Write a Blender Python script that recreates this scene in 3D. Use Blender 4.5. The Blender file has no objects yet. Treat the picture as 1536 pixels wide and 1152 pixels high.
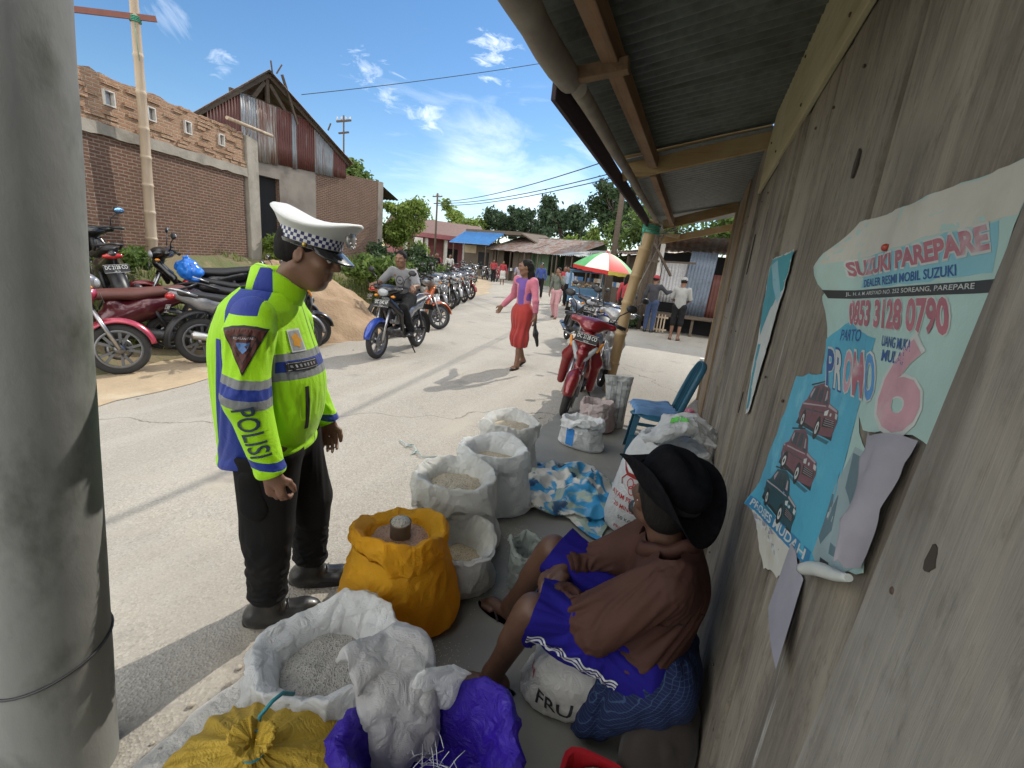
EXPOSURE = 0.52
import bpy, bmesh, math, random
import numpy as np
from mathutils import Vector, Matrix
from mathutils.bvhtree import BVHTree

SC = bpy.context.scene
COL = SC.collection
PI = math.pi
rnd = random.Random(7)
NR = np.random.RandomState(11)

def V(*a): return np.array(a, float)
def nrm(v):
    v = np.array(v, float); return v/max(1e-9, np.linalg.norm(v))
def sstep(a, b, x):
    t = np.clip((np.asarray(x, float)-a)/(b-a), 0, 1); return t*t*(3-2*t)
def rotz(a):
    c, s = math.cos(a), math.sin(a); return np.array([[c, -s, 0], [s, c, 0], [0, 0, 1.]])
def roty(a):
    c, s = math.cos(a), math.sin(a); return np.array([[c, 0, s], [0, 1, 0], [-s, 0, c]])
def rotx(a):
    c, s = math.cos(a), math.sin(a); return np.array([[1, 0, 0], [0, c, -s], [0, s, c]])

# ---------------------------------------------------------------- numpy value noise
_perm = NR.rand(64, 64, 64).astype(np.float32)
def vnoise(P, f=1.0, seed=0):
    """value noise in -1..1, P (...,3)"""
    Q = np.asarray(P, float)*f + seed*17.31
    i = np.floor(Q).astype(int); u = Q-i; u = u*u*(3-2*u); i &= 63; j = (i+1) & 63
    x0, y0, z0 = i[..., 0], i[..., 1], i[..., 2]; x1, y1, z1 = j[..., 0], j[..., 1], j[..., 2]
    ux, uy, uz = u[..., 0], u[..., 1], u[..., 2]
    def L(a, b, t): return a+(b-a)*t
    r = L(L(L(_perm[x0, y0, z0], _perm[x1, y0, z0], ux), L(_perm[x0, y1, z0], _perm[x1, y1, z0], ux), uy),
          L(L(_perm[x0, y0, z1], _perm[x1, y0, z1], ux), L(_perm[x0, y1, z1], _perm[x1, y1, z1], ux), uy), uz)
    return r*2-1
def fbm(P, f=1.0, seed=0, o=3):
    s = 0; a = 1.0; t = 0
    for k in range(o):
        s = s + a*vnoise(P, f*2**k, seed+k*3.1); t += a; a *= .5
    return s/t
def crease(P, f, seed=0):
    P = np.asarray(P, float); w_ = np.stack([vnoise(P, f*.7, seed+21), vnoise(P, f*.7, seed+22), vnoise(P, f*.7, seed+23)], -1)*(.30/f)
    r = np.clip(1-2.2*np.abs(vnoise(P+w_, f, seed)), -.4, 1); return np.sign(r)*np.abs(r)**1.6
def ridge(P, f, seed=0): return 1-2*np.abs(vnoise(P, f, seed))

# ---------------------------------------------------------------- object helpers
def tag(o, label=None, cat=None, group=None, kind=None):
    if label: o['label'] = label
    if cat: o['category'] = cat
    if group: o['group'] = group
    if kind: o['kind'] = kind
    return o
def thing(name, label, cat, loc=(0, 0, 0), rz=0, group=None, lean=(0, 0)):
    o = bpy.data.objects.new(name, None); COL.objects.link(o)
    o.empty_display_size = .1
    o.location = loc; o.rotation_euler = (lean[0], lean[1], rz)
    return tag(o, label, cat, group)
def wmat(o):
    m = Matrix.LocRotScale(o.location, o.rotation_euler, o.scale)
    return wmat(o.parent) @ m if o.parent else m
def mesh(name, verts, faces, mats, parent=None, smooth=False, fm=None, world=False, loc=None, bevel=0, solid=0):
    v = np.asarray(verts, float).reshape(-1, 3)
    if world and parent is not None:
        M = np.array(wmat(parent).inverted()); v = v @ M[:3, :3].T + M[:3, 3]
    if parent is None:
        if loc is None:
            loc = ((v[:, 0].min()+v[:, 0].max())/2, (v[:, 1].min()+v[:, 1].max())/2, v[:, 2].min())
        v = v - np.array(loc, float)
    me = bpy.data.meshes.new(name)
    if isinstance(faces, np.ndarray): faces = faces.tolist()
    me.from_pydata(v.tolist(), [], faces)
    if not isinstance(mats, (list, tuple)): mats = [mats]
    for m in mats: me.materials.append(m)
    if fm is not None: me.polygons.foreach_set('material_index', np.asarray(fm, dtype=np.int32))
    if smooth is True: me.polygons.foreach_set('use_smooth', [True]*len(me.polygons))
    elif smooth not in (False, None):
        if isinstance(smooth, (list, np.ndarray)): me.polygons.foreach_set('use_smooth', list(smooth))
    me.update()
    o = bpy.data.objects.new(name, me); COL.objects.link(o)
    if parent is not None: o.parent = parent
    else: o.location = loc
    if solid:
        md = o.modifiers.new('solid', 'SOLIDIFY'); md.thickness = solid; md.offset = 0
    if bevel:
        md = o.modifiers.new('bevel', 'BEVEL'); md.width = bevel; md.segments = 2; md.limit_method = 'ANGLE'; md.angle_limit = .6
    return o
def kids(o): return [c for c in bpy.data.objects if c.parent == o]
def copy_tree(o, parent=None, swap=None):
    c = o.copy(); COL.objects.link(c)
    if parent is not None: c.parent = parent
    if c.type == 'MESH' and swap:
        for k, s in enumerate(c.material_slots):
            m = s.material
            if m and m.name in swap:
                s.link = 'OBJECT'; s.material = swap[m.name]
    for ch in kids(o): copy_tree(ch, c, swap)
    return c

class MB:
    def __init__(s): s.v = []; s.f = []; s.m = []; s.sm = []; s.n = 0
    def add(s, v, f, mat=0, smooth=False):
        v = np.asarray(v, float).reshape(-1, 3); s.v.append(v)
        for q in f:
            s.f.append([int(i)+s.n for i in q]); s.m.append(mat); s.sm.append(smooth)
        s.n += len(v)
    def box(s, c, d, R=None, mat=0):
        d = np.array(d, float)/2
        v = np.array([[x, y, z] for x in (-1, 1) for y in (-1, 1) for z in (-1, 1)], float)*d
        if R is not None: v = v @ np.asarray(R).T
        s.add(v+np.array(c, float), [(0, 1, 3, 2), (4, 6, 7, 5), (0, 4, 5, 1), (2, 3, 7, 6), (0, 2, 6, 4), (1, 5, 7, 3)], mat)
    def bar(s, a, b, w, h=None, up=(0, 0, 1), mat=0):
        a = np.array(a, float); b = np.array(b, float); h = h or w
        x = nrm(b-a); y = np.cross(up, x)
        if np.linalg.norm(y) < 1e-4: y = np.cross((1, 0, 0), x)
        y = nrm(y); z = np.cross(x, y)
        s.box((a+b)/2, (np.linalg.norm(b-a), w, h), np.array([x, y, z]).T, mat)
    def grid(s, P, mat=0, smooth=True, cu=False, cv=False, flip=False):
        P = np.asarray(P, float); nu, nv = P.shape[:2]; f = []
        for i in range(nu if cu else nu-1):
            for j in range(nv if cv else nv-1):
                a, b, c, d = i*nv+j, ((i+1) % nu)*nv+j, ((i+1) % nu)*nv+(j+1) % nv, i*nv+(j+1) % nv
                f.append((a, d, c, b) if flip else (a, b, c, d))
        s.add(P.reshape(-1, 3), f, mat, smooth)
    def loft(s, rings, mat=0, smooth=True, caps=(True, True)):
        R = np.asarray(rings, float); nu, nv = R.shape[:2]; base = s.n
        s.grid(R, mat, smooth, cv=True)
        if caps[0]: s.f.append([base+j for j in range(nv)]); s.m.append(mat); s.sm.append(False)
        if caps[1]: s.f.append([base+(nu-1)*nv+j for j in range(nv)][::-1]); s.m.append(mat); s.sm.append(False)
    def tube(s, path, r, n=8, mat=0, smooth=True, caps=True, closed=False):
        P = np.array(path, float); m = len(P); r = np.broadcast_to(np.array(r, float), (m,))
        T = np.gradient(P, axis=0) if m > 1 else P
        if closed: T = np.roll(P, -1, 0)-np.roll(P, 1, 0)
        T = T/np.maximum(1e-9, np.linalg.norm(T, axis=1))[:, None]
        u = np.cross(T[0], (0, 0, 1.));
        if np.linalg.norm(u) < 1e-3: u = np.cross(T[0], (0, 1., 0))
        u = nrm(u); rings = []
        for i in range(m):
            u = u-T[i]*u.dot(T[i]); u = nrm(u); w = np.cross(T[i], u)
            a = np.arange(n)*2*PI/n
            rings.append(P[i]+r[i]*(np.cos(a)[:, None]*u+np.sin(a)[:, None]*w))
        if closed: s.grid(np.array(rings), mat, smooth, cu=True, cv=True)
        else: s.loft(rings, mat, smooth, (caps, caps))
    def lathe(s, prof, n=24, c=(0, 0, 0), R=None, mat=0, smooth=True, caps=(False, False)):
        rings = []
        a = np.arange(n)*2*PI/n
        for r, z in prof:
            q = np.stack([r*np.cos(a), r*np.sin(a), np.full(n, z)], 1)
            if R is not None: q = q @ np.asarray(R).T
            rings.append(q+np.array(c, float))
        s.loft(rings, mat, smooth, caps)
    def ell(s, c, r, R=None, nu=10, nv=14, mat=0):
        r = np.broadcast_to(np.array(r, float), (3,)); rings = []
        for i in range(nu+1):
            t = -PI/2+PI*i/nu; t = max(-PI/2+1e-3, min(PI/2-1e-3, t)); a = np.arange(nv)*2*PI/nv
            q = np.stack([np.cos(t)*np.cos(a), np.cos(t)*np.sin(a), np.full(nv, math.sin(t))], 1)*r
            if R is not None: q = q @ np.asarray(R).T
            rings.append(q+np.array(c, float))
        s.loft(rings, mat, True)
    def prism(s, pts, off, mat=0):
        P = np.array(pts, float); n = len(P); Q = P+np.array(off, float)
        f = [list(range(n))[::-1], [n+i for i in range(n)]]+[(i, (i+1) % n, n+(i+1) % n, n+i) for i in range(n)]
        s.add(np.vstack([P, Q]), f, mat)
    def verts(s): return np.vstack(s.v)
    def map(s, fn):
        s.v = [fn(np.vstack(s.v))]; return s
    def build(s, name, mats, parent=None, world=False, bevel=0, solid=0, loc=None):
        return mesh(name, np.vstack(s.v), s.f, mats, parent, s.sm, s.m, world, loc, bevel, solid)

# ---------------------------------------------------------------- signed distance bodies
class SDF:
    def __init__(s): s.p = []
    def cap(s, a, b, ra, rb=None, k=.03, n=None, sq=1.0, sub=False):
        s.p.append(('c', V(*a), V(*b), ra, ra if rb is None else rb, k, None if n is None else nrm(n), sq, sub)); return s
    def chain(s, pts, rs, k=.03, n=None, sq=1.0):
        for i in range(len(pts)-1): s.cap(pts[i], pts[i+1], rs[i], rs[i+1], k, n, sq)
        return s
    def ell(s, c, r, k=.03, R=None, sub=False):
        s.p.append(('e', V(*c), V(*r), None if R is None else np.asarray(R, float), k, sub)); return s
    def bb(s, p):
        if p[0] == 'c':
            r = max(p[3], p[4]); return np.minimum(p[1], p[2])-r, np.maximum(p[1], p[2])+r
        r = np.full(3, max(p[2])) if p[3] is not None else p[2]
        return p[1]-r, p[1]+r
    def mesh(s, h, disp=None, dmax=.0, cut=None):
        los, his = zip(*[s.bb(p) for p in s.p if not p[-1]])
        lo = np.min(los, 0)-3*h-dmax; hi = np.max(his, 0)+3*h+dmax
        N = np.ceil((hi-lo)/h).astype(int)+1
        D = np.full(N, 1.0, np.float32)
        ax = [lo[i]+h*np.arange(N[i]) for i in range(3)]
        for p in s.p:
            k = p[5] if p[0] == 'c' else p[4]
            a, b = s.bb(p); m = k+4*h+dmax
            i0 = np.clip(np.floor((a-m-lo)/h).astype(int), 0, N); i1 = np.clip(np.ceil((b+m-lo)/h).astype(int)+1, 0, N)
            if (i1 <= i0).any(): continue
            X, Y, Z = np.meshgrid(ax[0][i0[0]:i1[0]], ax[1][i0[1]:i1[1]], ax[2][i0[2]:i1[2]], indexing='ij')
            Q = np.stack([X, Y, Z], -1)
            if p[0] == 'c':
                A, B, ra, rb, n, sq = p[1], p[2], p[3], p[4], p[6], p[7]
                q = Q-A; ba = B-A
                t = np.clip((q @ ba)/max(1e-9, ba @ ba), 0, 1)
                q = q-t[..., None]*ba
                if n is not None: q = q+((sq-1)*(q @ n))[..., None]*n
                d = np.linalg.norm(q, axis=-1)-(ra+(rb-ra)*t)
            else:
                q = Q-p[1]
                if p[3] is not None: q = q @ p[3]
                k0 = np.linalg.norm(q/p[2], axis=-1); k1 = np.linalg.norm(q/p[2]**2, axis=-1)
                d = k0*(k0-1)/np.maximum(k1, 1e-6)
            sl = (slice(i0[0], i1[0]), slice(i0[1], i1[1]), slice(i0[2], i1[2]))
            o = D[sl]
            if p[-1]:
                d = -d; hh = np.clip(.5-.5*(d-o)/k, 0, 1)*0 + np.clip(.5+.5*(d-o)/k, 0, 1)
                D[sl] = o+(d-o)*hh+k*hh*(1-hh)
            else:
                hh = np.clip(.5+.5*(o-d)/k, 0, 1)
                D[sl] = o+(d-o)*hh-k*hh*(1-hh)
        if cut is not None or disp is not None:
            I = np.argwhere(np.abs(D) < dmax+4*h); P = lo+I*h
            ix = (I[:, 0], I[:, 1], I[:, 2])
            if disp is not None: D[ix] = D[ix]+disp(P)
        if cut is not None:
            X, Y, Z = np.meshgrid(*ax, indexing='ij')
            D = np.maximum(D, cut(np.stack([X, Y, Z], -1)))
        # surface nets
        S = D < 0
        c8 = [D[dx:N[0]-1+dx, dy:N[1]-1+dy, dz:N[2]-1+dz] for dx in (0, 1) for dy in (0, 1) for dz in (0, 1)]
        cnt = sum((c < 0).astype(np.int8) for c in c8)
        act = np.argwhere((cnt > 0) & (cnt < 8))
        vals = np.stack([c[act[:, 0], act[:, 1], act[:, 2]] for c in c8], 1)
        offs = np.array([(dx, dy, dz) for dx in (0, 1) for dy in (0, 1) for dz in (0, 1)], float)
        acc = np.zeros((len(act), 3)); w = np.zeros(len(act))
        for a in range(8):
            for b in range(a+1, 8):
                if abs(offs[a]-offs[b]).sum() != 1: continue
                va, vb = vals[:, a], vals[:, b]; mk = (va < 0) != (vb < 0)
                t = np.where(mk, va/np.where(mk, va-vb, 1), 0)
                acc += np.where(mk[:, None], offs[a]+(offs[b]-offs[a])*t[:, None], 0); w += mk
        verts = lo+h*(act+acc/w[:, None])
        idx = np.full(np.array(N)-1, -1, int); idx[act[:, 0], act[:, 1], act[:, 2]] = np.arange(len(act))
        F = []
        for axn in range(3):
            u, v = [(1, 2), (2, 0), (0, 1)][axn]
            sl0 = [slice(None)]*3; sl1 = [slice(None)]*3
            sl0[axn] = slice(0, -1); sl1[axn] = slice(1, None)
            e = np.argwhere(S[tuple(sl0)] != S[tuple(sl1)])
            ok = (e[:, u] > 0) & (e[:, v] > 0) & (e[:, u] < N[u]-1) & (e[:, v] < N[v]-1); e = e[ok]
            ins = S[e[:, 0], e[:, 1], e[:, 2]]
            du = np.zeros(3, int); du[u] = 1; dv = np.zeros(3, int); dv[v] = 1
            g = lambda q: idx[q[:, 0], q[:, 1], q[:, 2]]
            q = np.stack([g(e-du-dv), g(e-dv), g(e), g(e-du)], 1)
            q[~ins] = q[~ins][:, ::-1]
            F.append(q)
        return verts, np.vstack(F)
    def build(s, name, mat, parent=None, h=.012, disp=None, dmax=0, cut=None, world=False, fm=None, mats=None, loc=None):
        v, f = s.mesh(h, disp, dmax, cut)
        idx = None
        if fm is not None: idx = fm(v[f].mean(1))
        return mesh(name, v, f, mats or mat, parent, True, idx, world, loc)

# ---------------------------------------------------------------- text and decals
def text_mesh(s, size=1.0, bold=0.0, shear=0.0, align='CENTER', res=3, width=None):
    cu = bpy.data.curves.new('writing', 'FONT'); cu.body = s; cu.size = size; cu.offset = bold*size; cu.shear = shear
    cu.align_x = align; cu.align_y = 'CENTER'; cu.resolution_u = res
    o = bpy.data.objects.new('writing', cu); COL.objects.link(o)
    dg = bpy.context.evaluated_depsgraph_get(); me = o.evaluated_get(dg).to_mesh()
    bm = bmesh.new(); bm.from_mesh(me)
    v = np.array([tuple(q.co) for q in bm.verts]) if len(bm.verts) else np.zeros((0, 3))
    f = [[q.index for q in p.verts] for p in bm.faces]; bm.free()
    o.evaluated_get(dg).to_mesh_clear(); bpy.data.objects.remove(o); bpy.data.curves.remove(cu)
    if width and len(v): v[:, 0] *= width/max(1e-6, v[:, 0].max()-v[:, 0].min())
    return v, f
def bvh_of(*objs):
    vs = []; fs = []; n = 0
    for o in objs:
        M = np.array(wmat(o)); me = o.data
        v = np.array([tuple(q.co) for q in me.vertices]) @ M[:3, :3].T+M[:3, 3]
        vs.append(v); fs += [[i+n for i in p.vertices] for p in me.polygons]; n += len(v)
    return BVHTree.FromPolygons(np.vstack(vs).tolist(), fs)
def subdiv2d(v, f, ln):
    bm = bmesh.new()
    for q in v: bm.verts.new(q)
    bm.verts.ensure_lookup_table()
    for q in f:
        try: bm.faces.new([bm.verts[i] for i in q])
        except ValueError: pass
    bmesh.ops.triangulate(bm, faces=bm.faces[:])
    for k in range(4):
        ed = [e for e in bm.edges if e.calc_length() > ln]
        if not ed: break
        bmesh.ops.subdivide_edges(bm, edges=ed, cuts=1)
        bmesh.ops.triangulate(bm, faces=[q for q in bm.faces if len(q.verts) > 3])
    v = np.array([tuple(q.co) for q in bm.verts]); f = [[q.index for q in p.verts] for p in bm.faces]; bm.free()
    return v, f
def project(v, f, bvh, origin, right, up, off=.002, ln=.02):
    """lay a flat drawing (x right, y up) onto a surface by casting along the drawing's normal"""
    v, f = subdiv2d(v, f, ln)
    right = nrm(right); up = nrm(up); dr = np.cross(up, right)   # looking direction
    out = []; last = None
    for q in v:
        p = np.array(origin, float)+right*q[0]+up*q[1]
        h = bvh.ray_cast(Vector(p-dr*.6), Vector(dr), 2.0)
        if h[0] is None: out.append(None)
        else: out.append(np.array(h[0])-dr*off)
    keep = [i for i, q in enumerate(out) if q is not None]; mp = {i: k for k, i in enumerate(keep)}
    return np.array([out[i] for i in keep]), [[mp[i] for i in q] for q in f if all(i in mp for i in q)]
# ---------------------------------------------------------------- materials
MATS = {}
def _n(nt, t, **kw):
    n = nt.nodes.new(t)
    for k, v in kw.items():
        if k.startswith('i_'):
            key = k[2:]; key = int(key) if key.isdigit() else key.replace('_', ' ')
            n.inputs[key].default_value = v
        else: setattr(n, k, v)
    return n
def c4(c): return (c[0], c[1], c[2], 1)
def hexc(h):
    h = h.lstrip('#'); r = [int(h[i:i+2], 16)/255 for i in (0, 2, 4)]
    return tuple((x/12.92 if x <= .04045 else ((x+.055)/1.055)**2.4) for x in r)
def mixc(nt, fac, a, b, mode='MIX'):
    n = nt.nodes.new('ShaderNodeMix'); n.data_type = 'RGBA'; n.blend_type = mode
    for s, v in ((n.inputs[0], fac), (n.inputs[6], a), (n.inputs[7], b)):
        if hasattr(v, 'links') or isinstance(v, bpy.types.NodeSocket): nt.links.new(v, s)
        elif isinstance(v, (int, float)): s.default_value = v
        else: s.default_value = c4(v)
    return n.outputs[2]
def mrange(nt, v, a, b, c=0., d=1.):
    n = nt.nodes.new('ShaderNodeMapRange'); nt.links.new(v, n.inputs[0])
    for i, q in enumerate((a, b, c, d)): n.inputs[i+1].default_value = q
    return n.outputs[0]
def math1(nt, op, a, b=None):
    n = nt.nodes.new('ShaderNodeMath'); n.operation = op
    for i, v in enumerate((a, b)):
        if v is None: continue
        if isinstance(v, (int, float)): n.inputs[i].default_value = v
        else: nt.links.new(v, n.inputs[i])
    return n.outputs[0]
def noise(nt, vec, sc, det=5, rough=.55, dist=0.):
    n = nt.nodes.new('ShaderNodeTexNoise'); n.inputs['Scale'].default_value = sc; n.inputs['Detail'].default_value = det
    n.inputs['Roughness'].default_value = rough; n.inputs['Distortion'].default_value = dist
    if vec is not None: nt.links.new(vec, n.inputs['Vector'])
    return n.outputs['Fac']
def base_mat(name):
    m = bpy.data.materials.new(name); m.use_nodes = True; nt = m.node_tree
    b = nt.nodes['Principled BSDF']; MATS[name] = m
    return m, nt, b
def coords(nt, stretch=(1, 1, 1), rot=(0, 0, 0), kind='Object'):
    tc = nt.nodes.new('ShaderNodeTexCoord'); mp = nt.nodes.new('ShaderNodeMapping')
    mp.inputs['Scale'].default_value = stretch; mp.inputs['Rotation'].default_value = rot
    nt.links.new(tc.outputs[kind], mp.inputs['Vector']); return mp.outputs[0]
def bump(nt, b, h, strength, dist=.01):
    n = nt.nodes.new('ShaderNodeBump'); n.inputs['Strength'].default_value = strength; n.inputs['Distance'].default_value = dist
    nt.links.new(h, n.inputs['Height']); nt.links.new(n.outputs[0], b.inputs['Normal'])
def mat(name, c, c2=None, sc=6, rough=.7, metal=0, bmp=0, bsc=None, stretch=(1, 1, 1), c3=None, c3sc=2, c3r=(.55, .7), transl=0, trans=0, spec=.5,
        coat=0, r2=None, rnd_isl=0, sheen=0, bdist=.01, kind='Object', sss=0):
    m, nt, b = base_mat(name)
    v = coords(nt, stretch, kind=kind)
    c2 = c2 or tuple(x*.75 for x in c)
    f = noise(nt, v, sc, 6)
    col = mixc(nt, mrange(nt, f, .35, .65), c, c2)
    if c3 is not None:
        g = noise(nt, v, c3sc, 5, .6); col = mixc(nt, mrange(nt, g, c3r[0], c3r[1]), col, c3)
    if rnd_isl:
        g = nt.nodes.new('ShaderNodeNewGeometry'); hs = nt.nodes.new('ShaderNodeHueSaturation')
        nt.links.new(g.outputs['Random Per Island'], mrn := nt.nodes.new('ShaderNodeMapRange').inputs[0])
        mr = mrn.node; mr.inputs[3].default_value = 1-rnd_isl; mr.inputs[4].default_value = 1+rnd_isl
        nt.links.new(mr.outputs[0], hs.inputs['Value']); nt.links.new(col, hs.inputs['Color']); col = hs.outputs[0]
    nt.links.new(col, b.inputs['Base Color'])
    b.inputs['Roughness'].default_value = rough; b.inputs['Metallic'].default_value = metal
    b.inputs['Specular IOR Level'].default_value = spec
    if r2 is not None: nt.links.new(mrange(nt, f, .3, .7, rough, r2), b.inputs['Roughness'])
    if coat: b.inputs['Coat Weight'].default_value = coat; b.inputs['Coat Roughness'].default_value = .08
    if sheen: b.inputs['Sheen Weight'].default_value = sheen
    if sss: b.inputs['Subsurface Weight'].default_value = sss; b.inputs['Subsurface Radius'].default_value = (.02, .008, .004); b.inputs['Subsurface Scale'].default_value = .3
    if trans: b.inputs['Transmission Weight'].default_value = trans
    if bmp: bump(nt, b, noise(nt, v, bsc or sc*3, 6, .6), bmp, bdist)
    if transl:
        t = nt.nodes.new('ShaderNodeBsdfTranslucent'); nt.links.new(col, t.inputs['Color'])
        mx = nt.nodes.new('ShaderNodeMixShader'); mx.inputs[0].default_value = transl
        nt.links.new(b.outputs[0], mx.inputs[1]); nt.links.new(t.outputs[0], mx.inputs[2])
        nt.links.new(mx.outputs[0], nt.nodes['Material Output'].inputs['Surface'])
    return m
def plain(name, c, rough=.5, metal=0, coat=0, spec=.5): return mat(name, c, tuple(x*.88 for x in c), 9, rough, metal, coat=coat, spec=spec)

def brick_mat(name, b1, b2, mortar, w=.22, h=.065, msz=.012, bmp=.6, dirt=(.1, .08, .06)):
    m, nt, b = base_mat(name)
    tc = nt.nodes.new('ShaderNodeTexCoord'); sx = nt.nodes.new('ShaderNodeSeparateXYZ'); nt.links.new(tc.outputs['Object'], sx.inputs[0])
    cx = nt.nodes.new('ShaderNodeCombineXYZ')
    nt.links.new(math1(nt, 'ADD', sx.outputs[0], sx.outputs[1]), cx.inputs[0]); nt.links.new(sx.outputs[2], cx.inputs[1])
    ds = nt.nodes.new('ShaderNodeTexNoise'); ds.inputs['Scale'].default_value = 9; nt.links.new(cx.outputs[0], ds.inputs['Vector'])
    va = nt.nodes.new('ShaderNodeVectorMath'); va.operation = 'MULTIPLY_ADD'
    nt.links.new(ds.outputs['Color'], va.inputs[0]); va.inputs[1].default_value = (.02, .02, 0); nt.links.new(cx.outputs[0], va.inputs[2])
    t = nt.nodes.new('ShaderNodeTexBrick'); nt.links.new(va.outputs[0], t.inputs['Vector'])
    t.inputs['Color1'].default_value = c4(b1); t.inputs['Color2'].default_value = c4(b2); t.inputs['Mortar'].default_value = c4(mortar)
    t.inputs['Scale'].default_value = 1; t.inputs['Brick Width'].default_value = w; t.inputs['Row Height'].default_value = h
    t.inputs['Mortar Size'].default_value = msz; t.inputs['Mortar Smooth'].default_value = .3; t.inputs['Bias'].default_value = 0
    n1 = noise(nt, tc.outputs['Object'], 3, 6, .6); n2 = noise(nt, tc.outputs['Object'], 40, 4, .6)
    col = mixc(nt, mrange(nt, n1, .4, .75, 0, .55), t.outputs['Color'], dirt)
    col = mixc(nt, mrange(nt, n2, .3, .7, 0, .35), col, tuple(min(1, x*1.5) for x in b1))
    nt.links.new(col, b.inputs['Base Color']); b.inputs['Roughness'].default_value = .95; b.inputs['Specular IOR Level'].default_value = .1
    hh = math1(nt, 'SUBTRACT', math1(nt, 'MULTIPLY', n2, .5), t.outputs['Fac'])
    bump(nt, b, hh, bmp, .03)
    return m

def wood_mat(name, c1, c2, c3, along='z', sc=1.0, rough=.85, stain=None, bmp=.5, fine=46, weather=0):
    """weathered timber: fibres run along one object axis"""
    m, nt, b = base_mat(name)
    st = {'z': (1, 1, .05), 'y': (1, .05, 1), 'x': (.05, 1, 1)}[along]
    oi = nt.nodes.new('ShaderNodeObjectInfo'); tc = nt.nodes.new('ShaderNodeTexCoord')
    ad = nt.nodes.new('ShaderNodeVectorMath'); ad.operation = 'ADD'; nt.links.new(tc.outputs['Object'], ad.inputs[0])
    sc3 = nt.nodes.new('ShaderNodeVectorMath'); sc3.operation = 'SCALE'; sc3.inputs[0].default_value = (13, 7, 5)
    nt.links.new(oi.outputs['Random'], sc3.inputs['Scale']); nt.links.new(sc3.outputs[0], ad.inputs[1])
    mp = nt.nodes.new('ShaderNodeMapping'); mp.inputs['Scale'].default_value = st; nt.links.new(ad.outputs[0], mp.inputs[0]); v = mp.outputs[0]
    f1 = noise(nt, v, fine*sc, 10, .72, .6); f2 = noise(nt, v, 15*sc, 8, .66, .5); f4 = noise(nt, v, 130*sc, 6, .7, .3)
    f3 = noise(nt, ad.outputs[0], 2.2*sc, 5, .6)
    col = mixc(nt, mrange(nt, f1, .3, .7), c1, c2)
    col = mixc(nt, mrange(nt, f2, .50, .70, 0, .85), col, c3); col = mixc(nt, mrange(nt, f4, .58, .72, 0, .5), col, c3)
    if stain is not None: col = mixc(nt, mrange(nt, f3, .45, .7, 0, .8), col, stain)
    if weather:
        mp2 = nt.nodes.new('ShaderNodeMapping'); mp2.inputs['Scale'].default_value = (1, 1, .38); nt.links.new(tc.outputs['Object'], mp2.inputs[0])
        g1 = noise(nt, mp2.outputs[0], 1.5, 7, .62, .5); col = mixc(nt, mrange(nt, g1, .46, .60, 0, .65*weather), col, (.085, .078, .070))
        g2 = noise(nt, mp2.outputs[0], 3.1, 7, .65, .4); col = mixc(nt, mrange(nt, g2, .54, .68, 0, .65*weather), col, (.36, .32, .25))
        mp3 = nt.nodes.new('ShaderNodeMapping'); mp3.inputs['Scale'].default_value = (1, 1, .07); nt.links.new(tc.outputs['Object'], mp3.inputs[0])
        g3 = noise(nt, mp3.outputs[0], 24, 4, .55, .2); col = mixc(nt, mrange(nt, g3, .66, .74, 0, .7*weather), col, (.48, .46, .42))
        g4 = noise(nt, mp2.outputs[0], 34, 7, .75); col = mixc(nt, mrange(nt, g4, .52, .66, 0, .6*weather), col, (.10, .085, .07))
    oi2 = mrange(nt, oi.outputs['Random'], 0, 1, .82, 1.12)
    hs = nt.nodes.new('ShaderNodeHueSaturation'); nt.links.new(oi2, hs.inputs['Value']); nt.links.new(col, hs.inputs['Color'])
    nt.links.new(hs.outputs[0], b.inputs['Base Color']); b.inputs['Roughness'].default_value = rough; b.inputs['Specular IOR Level'].default_value = .2
    bump(nt, b, math1(nt, 'ADD', f1, math1(nt, 'MULTIPLY', f2, 1.2)), bmp, .006)
    return m

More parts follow.
